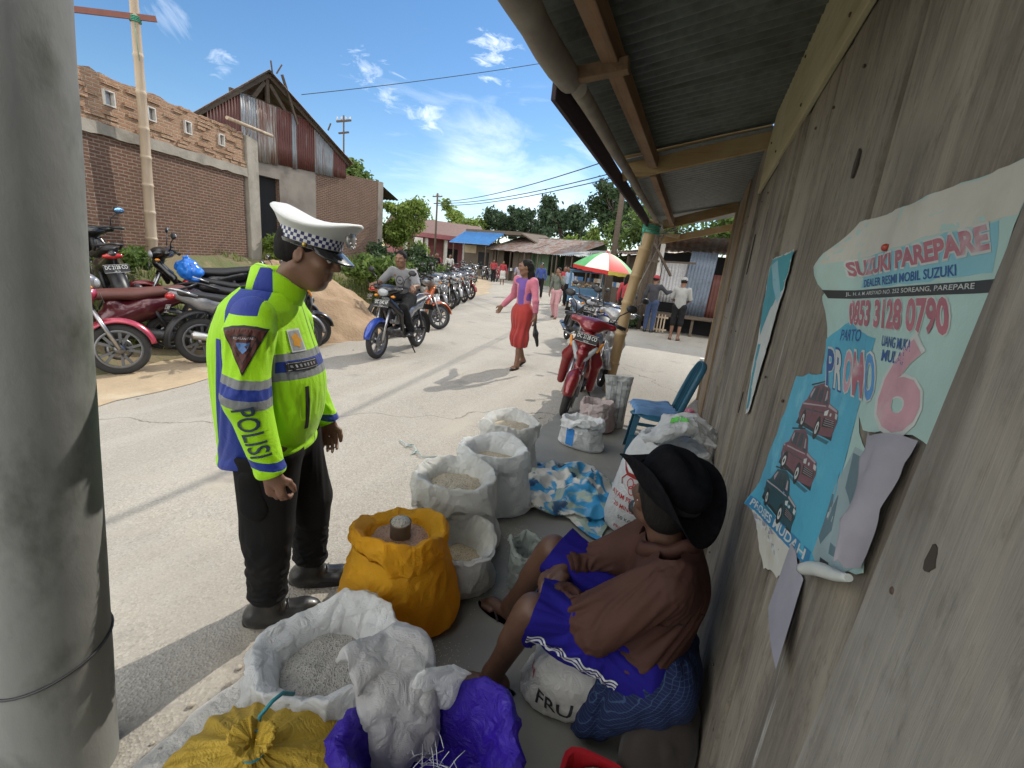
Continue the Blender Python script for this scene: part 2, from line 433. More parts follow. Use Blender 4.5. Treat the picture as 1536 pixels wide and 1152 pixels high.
def ground_mat():
    m, nt, b = base_mat('road_concrete')
    v = coords(nt)
    n1 = noise(nt, v, .35, 6, .6); n2 = noise(nt, v, 3.2, 6, .65); n3 = noise(nt, v, 95, 3, .6)
    col = mixc(nt, mrange(nt, n1, .35, .68), (.29, .272, .238), (.34, .322, .287))
    col = mixc(nt, mrange(nt, n2, .4, .75, 0, .5), col, (.30, .265, .21))
    vo = nt.nodes.new('ShaderNodeTexVoronoi'); vo.inputs['Scale'].default_value = 110; nt.links.new(v, vo.inputs['Vector'])
    vcol = nt.nodes.new('ShaderNodeSeparateColor'); nt.links.new(vo.outputs['Color'], vcol.inputs[0])
    col = mixc(nt, mrange(nt, vcol.outputs[0], .45, 1, 0, .45), col, (.49, .46, .40))
    col = mixc(nt, mrange(nt, vcol.outputs[1], .78, .97, 0, .55), col, (.20, .185, .155))
    col = mixc(nt, mrange(nt, n3, .55, .75, 0, .5), col, (.22, .20, .17))
    # worn sandy patches and long cracks
    n4 = noise(nt, v, .9, 6, .65, .6); col = mixc(nt, mrange(nt, n4, .55, .70, 0, .75), col, (.375, .34, .28)); n7 = noise(nt, v, .22, 4, .5, .8); col = mixc(nt, mrange(nt, n7, .55, .60, 0, .35), col, (.26, .245, .22))
    vc = nt.nodes.new('ShaderNodeTexVoronoi'); vc.feature = 'DISTANCE_TO_EDGE'; vc.inputs['Scale'].default_value = .12
    dn = nt.nodes.new('ShaderNodeTexNoise'); dn.inputs['Scale'].default_value = 1.5; dn.inputs['Detail'].default_value = 6; nt.links.new(v, dn.inputs['Vector'])
    va = nt.nodes.new('ShaderNodeVectorMath'); va.operation = 'MULTIPLY_ADD'; nt.links.new(dn.outputs['Color'], va.inputs[0]); va.inputs[1].default_value = (.9, .9, 0); nt.links.new(v, va.inputs[2])
    nt.links.new(va.outputs[0], vc.inputs['Vector'])
    crack = mrange(nt, vc.outputs['Distance'], 0, .0012, .8, 0)
    col = mixc(nt, crack, col, (.08, .07, .06))
    # dark oily drips and tyre-worn tracks
    n5 = noise(nt, v, 1.7, 5, .6, .3); col = mixc(nt, mrange(nt, n5, .60, .72, 0, .55), col, (.16, .15, .14))
    mt = nt.nodes.new('ShaderNodeMapping'); mt.inputs['Rotation'].default_value = (0, 0, math.radians(-14)); mt.inputs['Scale'].default_value = (1.1, .06, 1)
    tc2 = nt.nodes.new('ShaderNodeTexCoord'); nt.links.new(tc2.outputs['Object'], mt.inputs[0])
    n6 = noise(nt, mt.outputs[0], 1.6, 4, .55); col = mixc(nt, mrange(nt, n6, .5, .7, 0, .4), col, (.44, .42, .38))
    nt.links.new(col, b.inputs['Base Color']); b.inputs['Roughness'].default_value = .93; b.inputs['Specular IOR Level'].default_value = .25
    h = math1(nt, 'ADD', math1(nt, 'MULTIPLY', n3, .7), math1(nt, 'SUBTRACT', vo.outputs['Distance'], math1(nt, 'MULTIPLY', crack, 2)))
    bump(nt, b, math1(nt, 'ADD', h, math1(nt, 'MULTIPLY', n2, 2)), .5, .006)
    return m

def corr_mat(name, c, rust, amt=(.5, .65), rough=.55, metal=.4, streak=(1, 1, 1)):
    m, nt, b = base_mat(name)
    v = coords(nt, streak)
    n1 = noise(nt, v, 2.5, 7, .65, .4); n2 = noise(nt, v, 26, 5, .6)
    col = mixc(nt, mrange(nt, n2, .3, .7), c, tuple(x*.7 for x in c))
    k = mrange(nt, n1, amt[0], amt[1]); col = mixc(nt, k, col, mixc(nt, n2, rust, tuple(x*.5 for x in rust)))
    nt.links.new(col, b.inputs['Base Color']); b.inputs['Roughness'].default_value = rough
    nt.links.new(mrange(nt, k, 0, 1, metal, 0), b.inputs['Metallic'])
    bump(nt, b, n2, .2, .004)
    return m

def sack_mat(name, c, transl=.25, c3=None, rough=.45, weave=True):
    m, nt, b = base_mat(name)
    v = coords(nt)
    n1 = noise(nt, v, 5, 6, .6)
    col = mixc(nt, mrange(nt, n1, .35, .7), c, tuple(x*.82 for x in c))
    if c3 is not None: col = mixc(nt, mrange(nt, noise(nt, v, 2.6, 5, .6), .5, .68), col, c3)
    nt.links.new(col, b.inputs['Base Color']); b.inputs['Roughness'].default_value = rough; b.inputs['Specular IOR Level'].default_value = .4
    cr = noise(nt, v, 17, 6, .6, 1.2); cr = math1(nt, 'ABSOLUTE', math1(nt, 'SUBTRACT', cr, .5))
    h = math1(nt, 'MULTIPLY', cr, -6)
    if weave:
        ws = []
        for ax in ((1, 1, 0), (0, 0, 1)):
            vv = coords(nt, ax); w = nt.nodes.new('ShaderNodeTexWave'); w.wave_type = 'BANDS'; w.bands_direction = 'X' if ax[0] else 'Z'
            w.inputs['Scale'].default_value = 90; nt.links.new(vv, w.inputs['Vector']); ws.append(w.outputs['Fac'])
        h = math1(nt, 'ADD', h, math1(nt, 'MULTIPLY', math1(nt, 'ADD', ws[0], ws[1]), .12))
    bump(nt, b, h, .85, .006)
    t = nt.nodes.new('ShaderNodeBsdfTranslucent'); nt.links.new(col, t.inputs['Color'])
    mx = nt.nodes.new('ShaderNodeMixShader'); mx.inputs[0].default_value = transl
    nt.links.new(b.outputs[0], mx.inputs[1]); nt.links.new(t.outputs[0], mx.inputs[2])
    nt.links.new(mx.outputs[0], nt.nodes['Material Output'].inputs['Surface'])
    return m
def grain_mat(name, c1, c2):
    m, nt, b = base_mat(name); v = coords(nt)
    vo = nt.nodes.new('ShaderNodeTexVoronoi'); vo.inputs['Scale'].default_value = 190; nt.links.new(v, vo.inputs['Vector'])
    sp = nt.nodes.new('ShaderNodeSeparateColor'); nt.links.new(vo.outputs['Color'], sp.inputs[0])
    col = mixc(nt, sp.outputs[0], c1, c2); col = mixc(nt, mrange(nt, sp.outputs[1], .8, 1), col, tuple(x*.45 for x in c2))
    nt.links.new(col, b.inputs['Base Color']); b.inputs['Roughness'].default_value = .6
    bump(nt, b, vo.outputs['Distance'], .8, .006)
    return m
def leaf_mat(name, c, c2, transl=.35):
    return mat(name, c, c2, 1.2, .55, rnd_isl=.35, transl=transl, spec=.3)
def check_mat(name, c1, c2, scale, base):
    m, nt, b = base_mat(name); tc = nt.nodes.new('ShaderNodeTexCoord')
    ck = nt.nodes.new('ShaderNodeTexChecker'); ck.inputs['Scale'].default_value = scale
    nt.links.new(tc.outputs['UV'], ck.inputs['Vector']); ck.inputs[1].default_value = c4(c1); ck.inputs[2].default_value = c4(c2)
    nt.links.new(ck.outputs[0], b.inputs['Base Color']); b.inputs['Roughness'].default_value = .6
    return m
# ---------------------------------------------------------------- camera, light, sky
cam_d = bpy.data.cameras.new('camera'); cam = bpy.data.objects.new('camera', cam_d); COL.objects.link(cam)
_f = 680.; _th = math.atan(.1); _hd = (576-393)*math.cos(_th)
_up = nrm((math.sin(_th)*_f, math.cos(_th)*_f, _hd)); _wd = np.array([282., 154.8, -_f]); _wd -= _up*_wd.dot(_up); _wd = nrm(_wd)
CM = np.array([np.cross(_wd, _up), _wd, _up]); EYE = V(0, 0, 1.55)
mw = Matrix.Identity(4)
for i in range(3):
    for j in range(3): mw[i][j] = CM[i, j]
mw.translation = Vector(EYE); cam.matrix_world = mw
cam_d.sensor_width = 36; cam_d.lens = _f/1536*36; cam_d.clip_start = .02; cam_d.clip_end = 2000
SC.camera = cam
SUN = nrm((.235, 1.196, 1.0))
sd = bpy.data.lights.new('sun', 'SUN'); sun = bpy.data.objects.new('sun', sd); COL.objects.link(sun)
sd.energy = 2.9; sd.angle = math.radians(.55); sd.color = (1, .93, .82)
sun.rotation_euler = Vector(SUN).to_track_quat('Z', 'Y').to_euler(); sun.location = (3, 10, 12)
SEL = math.asin(SUN[2]); SAZ = math.atan2(SUN[0], SUN[1])

w = bpy.data.worlds.new('World'); SC.world = w; w.use_nodes = True; nt = w.node_tree
bg = nt.nodes['Background']; sk = nt.nodes.new('ShaderNodeTexSky'); sk.sky_type = 'NISHITA'; sk.sun_disc = False
sk.sun_elevation = SEL; sk.sun_rotation = SAZ; sk.air_density = 1.0; sk.dust_density = .1; sk.ozone_density = 1.6; sk.altitude = 300
tc = nt.nodes.new('ShaderNodeTexCoord'); gv = tc.outputs['Generated']
def pixdir(x, y): return nrm(CM @ np.array([x-768, 576-y, -680.]))
def cloudmask(x, y, rad, sx, det, thr, soft, st):
    d = pixdir(x, y)
    dt = nt.nodes.new('ShaderNodeVectorMath'); dt.operation = 'DISTANCE'; nt.links.new(gv, dt.inputs[0]); dt.inputs[1].default_value = d
    mp = nt.nodes.new('ShaderNodeMapping'); mp.inputs['Scale'].default_value = st; mp.inputs['Rotation'].default_value = (.3, .2, .5); nt.links.new(gv, mp.inputs[0])
    nz = noise(nt, mp.outputs[0], sx, det, .62, .6)
    fall = mrange(nt, dt.outputs['Value'], 0, rad, 1, 0)
    return mrange(nt, math1(nt, 'ADD', nz, math1(nt, 'MULTIPLY', fall, .36)), thr, thr+soft, 0, 1), fall
masks = []
for x, y, r, sc_, thr, soft, st, op in [(742, 80, .060, 30, .68, .34, (1, 1, 2.8), .7), (548, 105, .055, 26, .70, .34, (1, 1, 2.2), .5), (585, 140, .05, 26, .70, .34, (1, 1, 2.2), .5), (640, 175, .055, 26, .70, .34, (1, 1, 1.8), .65),
                                        (330, 95, .045, 26, .72, .34, (1, 1, 2), .4), (700, 235, .34, 4, .74, .40, (1, 1, 5), .28), (800, 330, .26, 4, .60, .40, (1, 1, 3), .6), (640, 300, .2, 5, .70, .4, (1, 1, 4), .35), (250, 30, .12, 12, .84, .2, (1, 1, 1), .3)]:
    mk, fall = cloudmask(x, y, r, sc_, 6, thr, soft, st)
    masks.append(math1(nt, 'MULTIPLY', math1(nt, 'MULTIPLY', mk, mrange(nt, fall, 0, .25, 0, 1)), op))
m_ = masks[0]
for q in masks[1:]: m_ = math1(nt, 'MAXIMUM', m_, q)
hs = nt.nodes.new('ShaderNodeHueSaturation'); hs.inputs['Saturation'].default_value = 1.22; hs.inputs['Value'].default_value = 1.0
nt.links.new(sk.outputs[0], hs.inputs['Color'])
skyc = mixc(nt, m_, hs.outputs[0], (13, 13.2, 13.6))
# unseen bright cloud added behind the camera, to fill the shade with light
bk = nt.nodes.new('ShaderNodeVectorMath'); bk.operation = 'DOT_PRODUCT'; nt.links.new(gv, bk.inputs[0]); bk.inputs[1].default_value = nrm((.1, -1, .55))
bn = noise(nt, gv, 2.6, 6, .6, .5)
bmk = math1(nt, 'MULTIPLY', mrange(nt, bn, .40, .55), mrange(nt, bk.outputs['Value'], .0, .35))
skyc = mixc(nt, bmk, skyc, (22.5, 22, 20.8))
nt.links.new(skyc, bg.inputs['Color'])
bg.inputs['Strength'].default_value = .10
vs = SC.view_settings; vs.view_transform = 'Standard'; vs.look = 'None'; vs.gamma = 1; vs.exposure = EXPOSURE

# ---------------------------------------------------------------- ground
def edge_x(y): return np.interp(y, [-30, 0, 4, 8, 15.5, 25, 40, 60, 200], [-4.7, -5.1, -5.6, -6.6, -8.6, -12, -19.5, -30, -120])
def bank_h(x, y):
    d = np.maximum(0, edge_x(y)-x); A = np.interp(y, [-30, 12, 24, 42], [1.1, 1.1, .5, 0])
    return A*np.minimum(1, d/2.8)**1.8
M_road = ground_mat()
xs = np.concatenate([np.linspace(-300, -12, 14), np.linspace(-10, 10, 22), np.linspace(12, 300, 14)])
ys = np.concatenate([np.linspace(-60, -4, 8), np.linspace(-2, 30, 34), np.linspace(33, 500, 24)])
X, Y = np.meshgrid(xs, ys, indexing='ij')
b = MB(); b.grid(np.stack([X, Y, X*0], -1)); tag(b.build('road', M_road, loc=(0, 0, 0)), kind='structure')
# sandy shoulder under the parked motorcycles
M_sand = mat('shoulder_dirt', (.40, .31, .20), (.31, .245, .165), 2.2, .95, bmp=.5, bsc=14, c3=(.47, .40, .29), c3sc=.9, bdist=.03)
yy = np.linspace(-8, 45, 160); o1 = np.array([fbm(V(0, y, 3), .55, 2)*.55+fbm(V(0, y, 3), 2.5, 5)*.2 for y in yy])
b = MB(); b.grid(np.stack([np.stack([edge_x(yy)+.75+o1, yy, yy*0+.006], -1), np.stack([edge_x(yy)-.6, yy, yy*0+.006], -1)], 1), flip=False)
tag(b.build('roadside_dirt', M_sand, loc=(0, 0, 0)), kind='structure')
M_bank = mat('bank_soil', (.10, .12, .04), (.17, .13, .075), 1.4, .95, bmp=.7, bsc=9, c3=(.30, .23, .14), c3sc=.8, bdist=.04)
ys = np.linspace(-10, 44, 110); ds = np.concatenate([np.linspace(0, 4, 22), [6, 9, 14, 25, 60]])
P = []
for y in ys:
    x = edge_x(y)-ds; z = bank_h(x, y); z = z+(.05*vnoise(np.stack([x, x*0+y, x*0], -1), 1.3, 4)+.03*vnoise(np.stack([x, x*0+y, x*0], -1), 4, 6))*np.minimum(1, ds/.8)
    z[0] = -.02; P.append(np.stack([x, x*0+y, z], -1))
b = MB(); b.grid(np.array(P), flip=True); tag(b.build('grass_bank', M_bank, loc=(0, 0, 0)), kind='structure')
# shop floor: smooth cement pad with a broken, whitish rim
M_pad = mat('pad_cement', (.215, .215, .195), (.165, .165, .15), 2.5, .75, bmp=.3, bsc=30, c3=(.27, .265, .24), c3sc=1.4, bdist=.004)
yy = np.linspace(-1.5, 4.6, 140); jx = np.array([-1.16+.035*fbm(V(y, 0, 0), 3, 1)+.02*vnoise(V(y, 0, 0), 17, 3) for y in yy])
b = MB(); b.grid(np.stack([np.stack([jx, yy, yy*0+.022], -1), np.stack([yy*0+.40, yy, yy*0+.022], -1)], 1), flip=True)
b.grid(np.stack([np.stack([jx-.012, yy, yy*0-.01], -1), np.stack([jx, yy, yy*0+.022], -1)], 1), flip=True)
b.grid(np.stack([np.stack([np.linspace(-1.15, .4, 30), np.full(30, 4.6), np.full(30, .022)], -1), np.stack([np.linspace(-1.15, .4, 30), 4.63+.03*vnoise(np.stack([np.linspace(-1.15, .4, 30), np.zeros(30), np.zeros(30)], -1), 6), np.full(30, -.01)], -1)], 1), flip=True)
tag(b.build('shop_floor', M_pad, loc=(0, 0, 0)), kind='structure')
M_rim = mat('rim_mortar', (.62, .60, .55), (.5, .48, .43), 8, .95, bmp=1, bsc=30, bdist=.02)
yy = np.linspace(-1.5, 3.4, 240); P = []
for y in yy:
    c = np.interp(y, [-1.5, 3.4], [-1.235, -1.21])+.02*vnoise(V(y, 0, 0), 2, 9); w_ = .05+.028*fbm(V(y, 3, 0), 4, 2, 4); row = []
    for k in range(9):
        u = k/8*2-1; row.append((c+u*w_+.012*vnoise(V(y*1., u, 0), 14, 8), y, .004+(.022*(1-u*u)**.6)*(.6+.5*vnoise(V(c+u*w_, y, 0), 26, 5))))
    P.append(row)
b = MB(); b.grid(np.array(P), flip=True); tag(b.build('pad_rim', M_rim, loc=(0, 0, 0)), kind='structure')

# ---------------------------------------------------------------- shop wall of planks
W0 = .27
M_plank = wood_mat('weathered_plank', (.31, .275, .225), (.19, .163, .128), (.065, .055, .046), 'z', stain=(.34, .305, .245), bmp=.8, weather=1)
M_plank2 = wood_mat('worn_grey_plank', (.31, .29, .255), (.22, .20, .172), (.12, .105, .09), 'z', stain=(.31, .295, .265), bmp=.5, weather=.7)
M_brownplank = wood_mat('brown_plank', (.30, .225, .145), (.21, .15, .09), (.13, .09, .055), 'z', stain=(.34, .28, .20))
M_pale = wood_mat('pale_board', (.45, .41, .26), (.36, .33, .205), (.26, .225, .13), 'y', stain=(.48, .45, .31), bmp=.3)
M_iron = plain('rusty_nail', (.09, .06, .045), .7, .3)
wall = thing('plank_wall', 'long grey weathered plank wall of the shop carrying the torn posters', 'wall', (W0+.1, 2.5, 0))
cuts = [-1.1, -.62, -.1, .588, 1.11, 1.68, 2.22, 2.85, 3.64, 4.25, 5.0, 5.75, 6.42]
for i in range(len(cuts)-1):
    y0, y1 = cuts[i]+.004, cuts[i+1]-.004; near = y1 < .60
    x0 = W0-(.020 if near else 0)+(rnd.uniform(-.006, .006)); top = 2.7 if y0 < 3.6 else 2.52-.02*(y0-3.6)
    n = 26; m = 3; fr = []; 
    ysn = np.linspace(y0, y1, m+2); zs = np.linspace(-.05, top, n)
    ej = np.array([.006*vnoise(V(i*3., 0, z), 1.6)+.003*vnoise(V(i*3., 2, z), 7) for z in zs]); ek = np.array([.006*vnoise(V(i*3.+3, 0, z), 1.6)+.003*vnoise(V(i*3.+3, 2, z), 7) for z in zs])
    if near and i == 2: ek = ek*.5+np.interp(zs, [.7, 1.65], [.045, -.03])
    G = np.zeros((n, m+4, 3))
    for a in range(n):
        row = [(x0+.028, y0+ej[a], zs[a])]
        for q, y in enumerate(ysn):
            t = (y-y0)/(y1-y0); yv = y+(ej[a]*(1-t)+ek[a]*t); cup = .006*(2*t-1)**2*(1 if i % 2 else -1)
            edge = .004 if q in (0, m+1) else 0
            row.append((x0+cup+edge+.004*vnoise(V(i, y*3, zs[a]), 1.2), yv, zs[a]))
        row.append((x0+.028, y1+ek[a], zs[a])); G[a] = row
    b = MB(); b.grid(G, 0, smooth=False, flip=False); b.build('plank', M_plank2 if near else (M_brownplank if i in (10,) else M_plank), wall, world=True)
# dark gap backing, so no light leaks between the planks
b = MB(); b.box((W0+.046, 2.66, 1.3), (.03, 7.5, 2.72)); b.build('inner_lining', plain('lining', (.03, .025, .02), .9), wall, world=True)
b = MB(); P = [(W0-.02, -.9, 2.235), (W0-.02, 1.5, 2.235), (W0-.02, 3.64, 2.15), (W0-.02, 3.64, 2.42), (W0-.02, 3.5, 2.60), (W0-.02, -.9, 2.66)]
b.prism(P, (.018, 0, 0)); b.build('top_board', M_pale, wall, world=True, bevel=.003)
b = MB()
for y in np.arange(-.6, 6.3, .29):
    for z in (.35, 1.25, 2.08):
        b.ell((W0-.002-(.018 if y < .56 else 0), y+rnd.uniform(-.05, .05), z+rnd.uniform(-.02, .02)), (.004, .005, .005), nu=4, nv=6)
for y, z in [(1.7, 2.3), (2.35, 2.28), (3.0, 2.26), (2.6, 2.55), (1.5, 2.5), (3.4, 2.4)]: b.ell((W0-.022, y, z), (.004, .007, .007), nu=4, nv=6)
b.build('nails', M_iron, wall, world=True)
# knots and splits cut into the boards
b = MB()
for y, z, l, wd_ in [(2.9, 1.86, .09, .012), (3.35, 1.75, .12, .016), (4.1, 1.7, .10, .015), (2.45, 1.93, .05, .01), (1.28, 1.83, .03, .01), (4.6, 1.45, .06, .012), (2.2, 1.05, .05, .008), (.36, .9, .05, .010), (.5, 1.32, .016, .009), (.42, 1.02, .035, .006)]:
    xx = W0-.004-(.018 if y < .56 else 0); q = [(xx, y+math.cos(t)*wd_*(1+.4*rnd.uniform(-1, 1)), z+math.sin(t)*l*(1+.2*rnd.uniform(-1, 1))) for t in np.linspace(0, 2*PI, 14)[:-1]]
    b.prism(q, (.004, 0, 0))
b.build('knot_holes', plain('split_dark', (.045, .035, .028), .95), wall, world=True)
# corner batten where the wall ends
b = MB(); b.box((W0+.01, 6.46, 1.2), (.07, .07, 2.5)); b.build('corner_batten', M_brownplank, wall, world=True, bevel=.004)
# shop roof and side behind the wall (keeps the sun off it)
M_rusttin = corr_mat('rusty_roof_tin', (.30, .28, .26), (.21, .10, .055), (.42, .58))
M_tin = corr_mat('grey_roof_tin', (.30, .32, .31), (.16, .12, .08), (.6, .8), .5, .3)
M_darktin = corr_mat('dark_mossy_tin', (.17, .19, .175), (.07, .075, .06), (.42, .7), .6, .3)
def corrugated(b, o, u, v, wave, amp, nrmv, mat=0, along='v', step=6, wob=0, seed=0):
    """sheet from corner o spanning vectors u and v; ridges run along v"""
    o, u, v, nrmv = V(*o), V(*u), V(*v), nrm(nrmv); lu = np.linalg.norm(u); nu = max(8, int(lu/wave*step)); nv = 5
    s = np.linspace(0, 1, nu+1); P = np.zeros((nu+1, nv, 3))
    for j in range(nv):
        t = j/(nv-1); P[:, j] = o+s[:, None]*u+t*v+(amp*np.sin(s*lu/wave*2*PI))[:, None]*nrmv
        if wob: P[:, j] += wob*vnoise(P[:, j], 2, seed)[:, None]*nrmv
    b.grid(P, mat, True)
b = MB(); corrugated(b, (.55, -1.2, 2.72), (0, 7.8, 0), (3.6, 0, .75), .076, .009, (0, 0, 1)); b.box((2.2, 6.5, 1.25), (3.7, .05, 2.5), mat=1); b.box((2.2, -1.2, 1.25), (3.7, .05, 2.5), mat=1)
b.build('shop_roof', [M_rusttin, M_plank], wall, world=True)

# ---------------------------------------------------------------- awning
M_beam = wood_mat('ochre_beam', (.36, .255, .13), (.27, .18, .085), (.17, .11, .05), 'x', stain=(.42, .33, .2), bmp=.25)
M_purlin = wood_mat('brown_purlin', (.27, .165, .10), (.20, .12, .07), (.12, .07, .045), 'y', stain=(.30, .22, .15), bmp=.25)
M_fascia = wood_mat('dark_fascia', (.10, .075, .085), (.075, .055, .06), (.05, .04, .045), 'y', bmp=.2)
M_pipe = mat('grey_pole', (.27, .235, .19), (.2, .17, .14), 6, .7, c3=(.33, .3, .25), bmp=.2)
aw = thing('awning', 'corrugated tin awning on timber beams over the shop front', 'awning', (-.2, 3.4, 0))
b = MB(); corrugated(b, (.60, -1.3, 2.675), (0, 5.02, 0), (-1.33, 0, -.29), .076, .009, (0, 0, 1), step=10, wob=.006); b.build('roof_sheet', M_darktin, aw, world=True)
b = MB(); corrugated(b, (.60, 3.66, 2.645), (0, 3.75, -.11), (-1.30, 0, -.30), .076, .009, (0, 0, 1), step=10, wob=.006); b.build('roof_sheet', M_tin, aw, world=True)
def timber(name, m, a, bb, w, h, parent, bev=.004):
    q = MB(); q.bar(a, bb, w, h); return q.build(name, m, parent, world=True, bevel=bev)
timber('cross_beam', M_beam, (-.70, 3.75, 2.305), (.27, 3.75, 2.54), .05, .17, aw)
timber('cross_beam', M_beam, (-.56, 6.3, 2.18), (.27, 6.3, 2.44), .05, .11, aw)
timber('cross_beam', M_beam, (-.65, .2, 2.30), (.27, .2, 2.525), .05, .13, aw)
timber('cross_beam', M_beam, (-.66, 7.34, 2.06), (.34, 7.34, 2.33), .05, .09, aw)
timber('purlin', M_purlin, (-.47, -1.0, 2.365), (-.47, 3.7, 2.345), .065, .075, aw)
timber('purlin', M_purlin, (-.47, 3.80, 2.30), (-.45, 6.26, 2.21), .05, .07, aw)
timber('bracket', M_purlin, (-.63, 1.98, 2.285), (-.40, 1.98, 2.315), .05, .05, aw)
q = MB(); pth = [(-.60-.002*k+.006*math.sin(k*1.3), -1.0+.15*k, 2.30-.001*k) for k in range(21)]; q.tube(pth, [.052+.003*math.sin(k*2.1) for k in range(21)], 14); q.build('eave_pole', M_pipe, aw, world=True)
q = MB(); pth = [(-.61+.003*math.sin(k), 2.06+.2*k, 2.265-.004*k) for k in range(27)]; q.tube(pth, [.034-.0005*k for k in range(27)], 12); q.build('eave_pole', M_pipe, aw, world=True)
timber('fascia', M_fascia, (-.705, 2.02, 2.27), (-.73, 7.3, 2.15), .022, .11, aw)
timber('diagonal_strut', M_beam, (-.66, 6.25, 2.10), (-.40, 7.3, 2.13), .03, .05, aw)
# bamboo post carrying the awning, with its green lashing and a cord
def bamboo(name, path, r, m, parent, world=True, step=.32, n=12):
    P = np.array(path, float); L = np.linalg.norm(P[-1]-P[0]); k = max(2, int(L/step)); q = MB(); pts = []; rr = []
    for i in range(k):
        for dt, s in ((0, 1.0), (.06, .95), (.5, .93), (.92, .96), (.985, 1.12)):
            t = (i+dt)/k; j = t*(len(P)-1); a = min(int(j), len(P)-2); pts.append(P[a]+(P[a+1]-P[a])*(j-a)); rr.append((r[0]+(r[1]-r[0])*t)*s)
    pts.append(P[-1]); rr.append(r[1]); q.tube(pts, rr, n); return q.build(name, m, parent, world=world)
M_bam = mat('bamboo', (.40, .29, .15), (.32, .22, .11), 5, .55, stretch=(1, 1, .12), c3=(.2, .13, .07), c3sc=7, c3r=(.58, .72), bmp=.15)
M_bam2 = mat('old_bamboo', (.42, .34, .25), (.34, .26, .18), 6, .7, stretch=(1, 1, .1), c3=(.24, .18, .13), c3sc=5, bmp=.15)
post = thing('bamboo_post', 'thick leaning bamboo post holding up the awning, tied with green cord', 'post', (-.88, 6.0, 0))
bamboo('post_cane', [(-.88, 6.0, 0), (-.80, 6.03, 1.2), (-.655, 6.12, 2.2)], (.070, .088), M_bam, post)
M_green = plain('green_cord', (.05, .30, .20), .5)
q = MB()
for k in range(7): q.tube([(-.67+.105*math.cos(t), 6.11+.105*math.sin(t), 2.06+k*.014+.012*math.sin(t*2+k)) for t in np.linspace(0, 2*PI, 17)[:-1]], .008, 6, closed=True)
q.tube([(-.63, 6.02, 2.08), (-.56, 6.05, 2.05), (-.5, 6.1, 2.07), (-.46, 6.15, 2.06)], .006, 5); q.tube([(-.74, 6.02, 2.1), (-.76, 6.0, 1.98), (-.75, 6.0, 1.9)], .005, 5); q.build('cord_lashing', M_green, post, world=True)
q = MB(); q.tube([(-.50, 6.2, 2.12), (-.60, 6.1, 1.75), (-.69, 6.0, 1.45), (-.73, 6.02, 1.3)], .007, 6); q.build('cord', plain('grey_cord', (.4, .37, .32), .8), post, world=True)

# ---------------------------------------------------------------- concrete utility pole in the foreground
M_pole = mat('pole_concrete', (.20, .205, .195), (.15, .155, .15), 3.5, .8, bmp=.25, bsc=22, c3=(.075, .08, .07), c3sc=5, c3r=(.52, .68), stretch=(1, 1, .55))
up_ = thing('utility_pole', 'thick round concrete pole with a wire loop, close by on the left', 'pole', (-1.455, .47, 0))
q = MB(); axp = lambda z: (-1.455+.022*z, .472+.058*z)
rings = []
for z in np.concatenate([np.linspace(-.1, 2.6, 50), [3, 4, 5.5, 7]]):
    a = np.arange(48)*2*PI/48; c = axp(z); r = .128-.0025*z+.0012*vnoise(V(0, 0, z), 5); Q = np.stack([c[0]+r*np.cos(a), c[1]+r*np.sin(a), np.full(48, z)], 1)
    Q[:, :2] += (.0012*vnoise(Q, 9))[:, None]*np.stack([np.cos(a), np.sin(a)], 1); rings.append(Q)
q.loft(rings); q.build('shaft', M_pole, up_, world=True)
q = MB(); z0 = .415; pts = []
for t in np.linspace(0, 2*PI, 41)[:-1]:
    c = axp(z0); pts.append((c[0]+.1305*math.cos(t), c[1]+.1305*math.sin(t), z0+.028*math.sin(t+.2)))
q.tube(pts, .0035, 8, closed=True); q.build('wire_loop', plain('dull_wire', (.06, .06, .065), .5, .6), up_, world=True)
q = MB(); q.bar((-1.47-.9, .9, 6.6), (-1.3+.9, .86, 6.6), .08, .08); q.build('cross_arm', M_beam, up_, world=True)

# ---------------------------------------------------------------- overhead cables
M_cable = plain('cable_black', (.02, .02, .022), .5)
def cable(name, label, pts, r, sag=0, group=None):
    P = [V(*p) for p in pts]; path = []
    for a, b_ in zip(P[:-1], P[1:]):
        for t in np.linspace(0, 1, 14): q_ = a+(b_-a)*t; q_[2] -= sag*4*t*(1-t); path.append(q_)
    q = MB(); q.tube(path, r, 6); o = q.build(name, M_cable); return tag(o, label, 'cable', group)
sh = lambda x, y, z: (x+.235*z, y+1.196*z, z)
for k in range(2):
    cable('overhead_cable', 'black cable strung high along the street above the awning', [sh(-2.55-.02*k, -4.0, 5.6+.2*k), sh(-2.70-.03*k, 1.9, 5.4+.2*k), sh(-3.6-.1*k, 8.95, 5.6+.2*k), sh(-5.2, 22, 6.2)], .016, .05, 'cables above the street')
# ---------------------------------------------------------------- left side: brick wall, gabled house, bamboo poles, sand
M_brick = brick_mat('old_brick', (.15, .078, .053), (.115, .062, .045), (.27, .23, .19), .17, .050, .009)
M_brick2 = brick_mat('raw_brick', (.36, .215, .135), (.30, .172, .11), (.40, .33, .25), .18, .052, .011, 1.0, dirt=(.22, .14, .09))
M_conc = mat('rough_concrete', (.34, .31, .26), (.26, .235, .195), 3, .95, bmp=.5, bsc=14, c3=(.17, .155, .13), c3sc=1.3, c3r=(.52, .7), bdist=.02)
M_plaster = mat('grey_plaster', (.27, .235, .2), (.20, .175, .15), 1.6, .95, bmp=.4, bsc=9, c3=(.15, .12, .1), c3sc=.8, c3r=(.5, .66))
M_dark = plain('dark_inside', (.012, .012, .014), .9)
BP = V(-9.35, 7.53, 0); BD = V(-.266, .964, 0); BA = math.atan2(BD[1], BD[0])
bw = thing('brick_wall', 'unfinished brick wall with small square openings and concrete beam, behind the scooters', 'wall', tuple(BP+V(0, 0, .9)), BA)
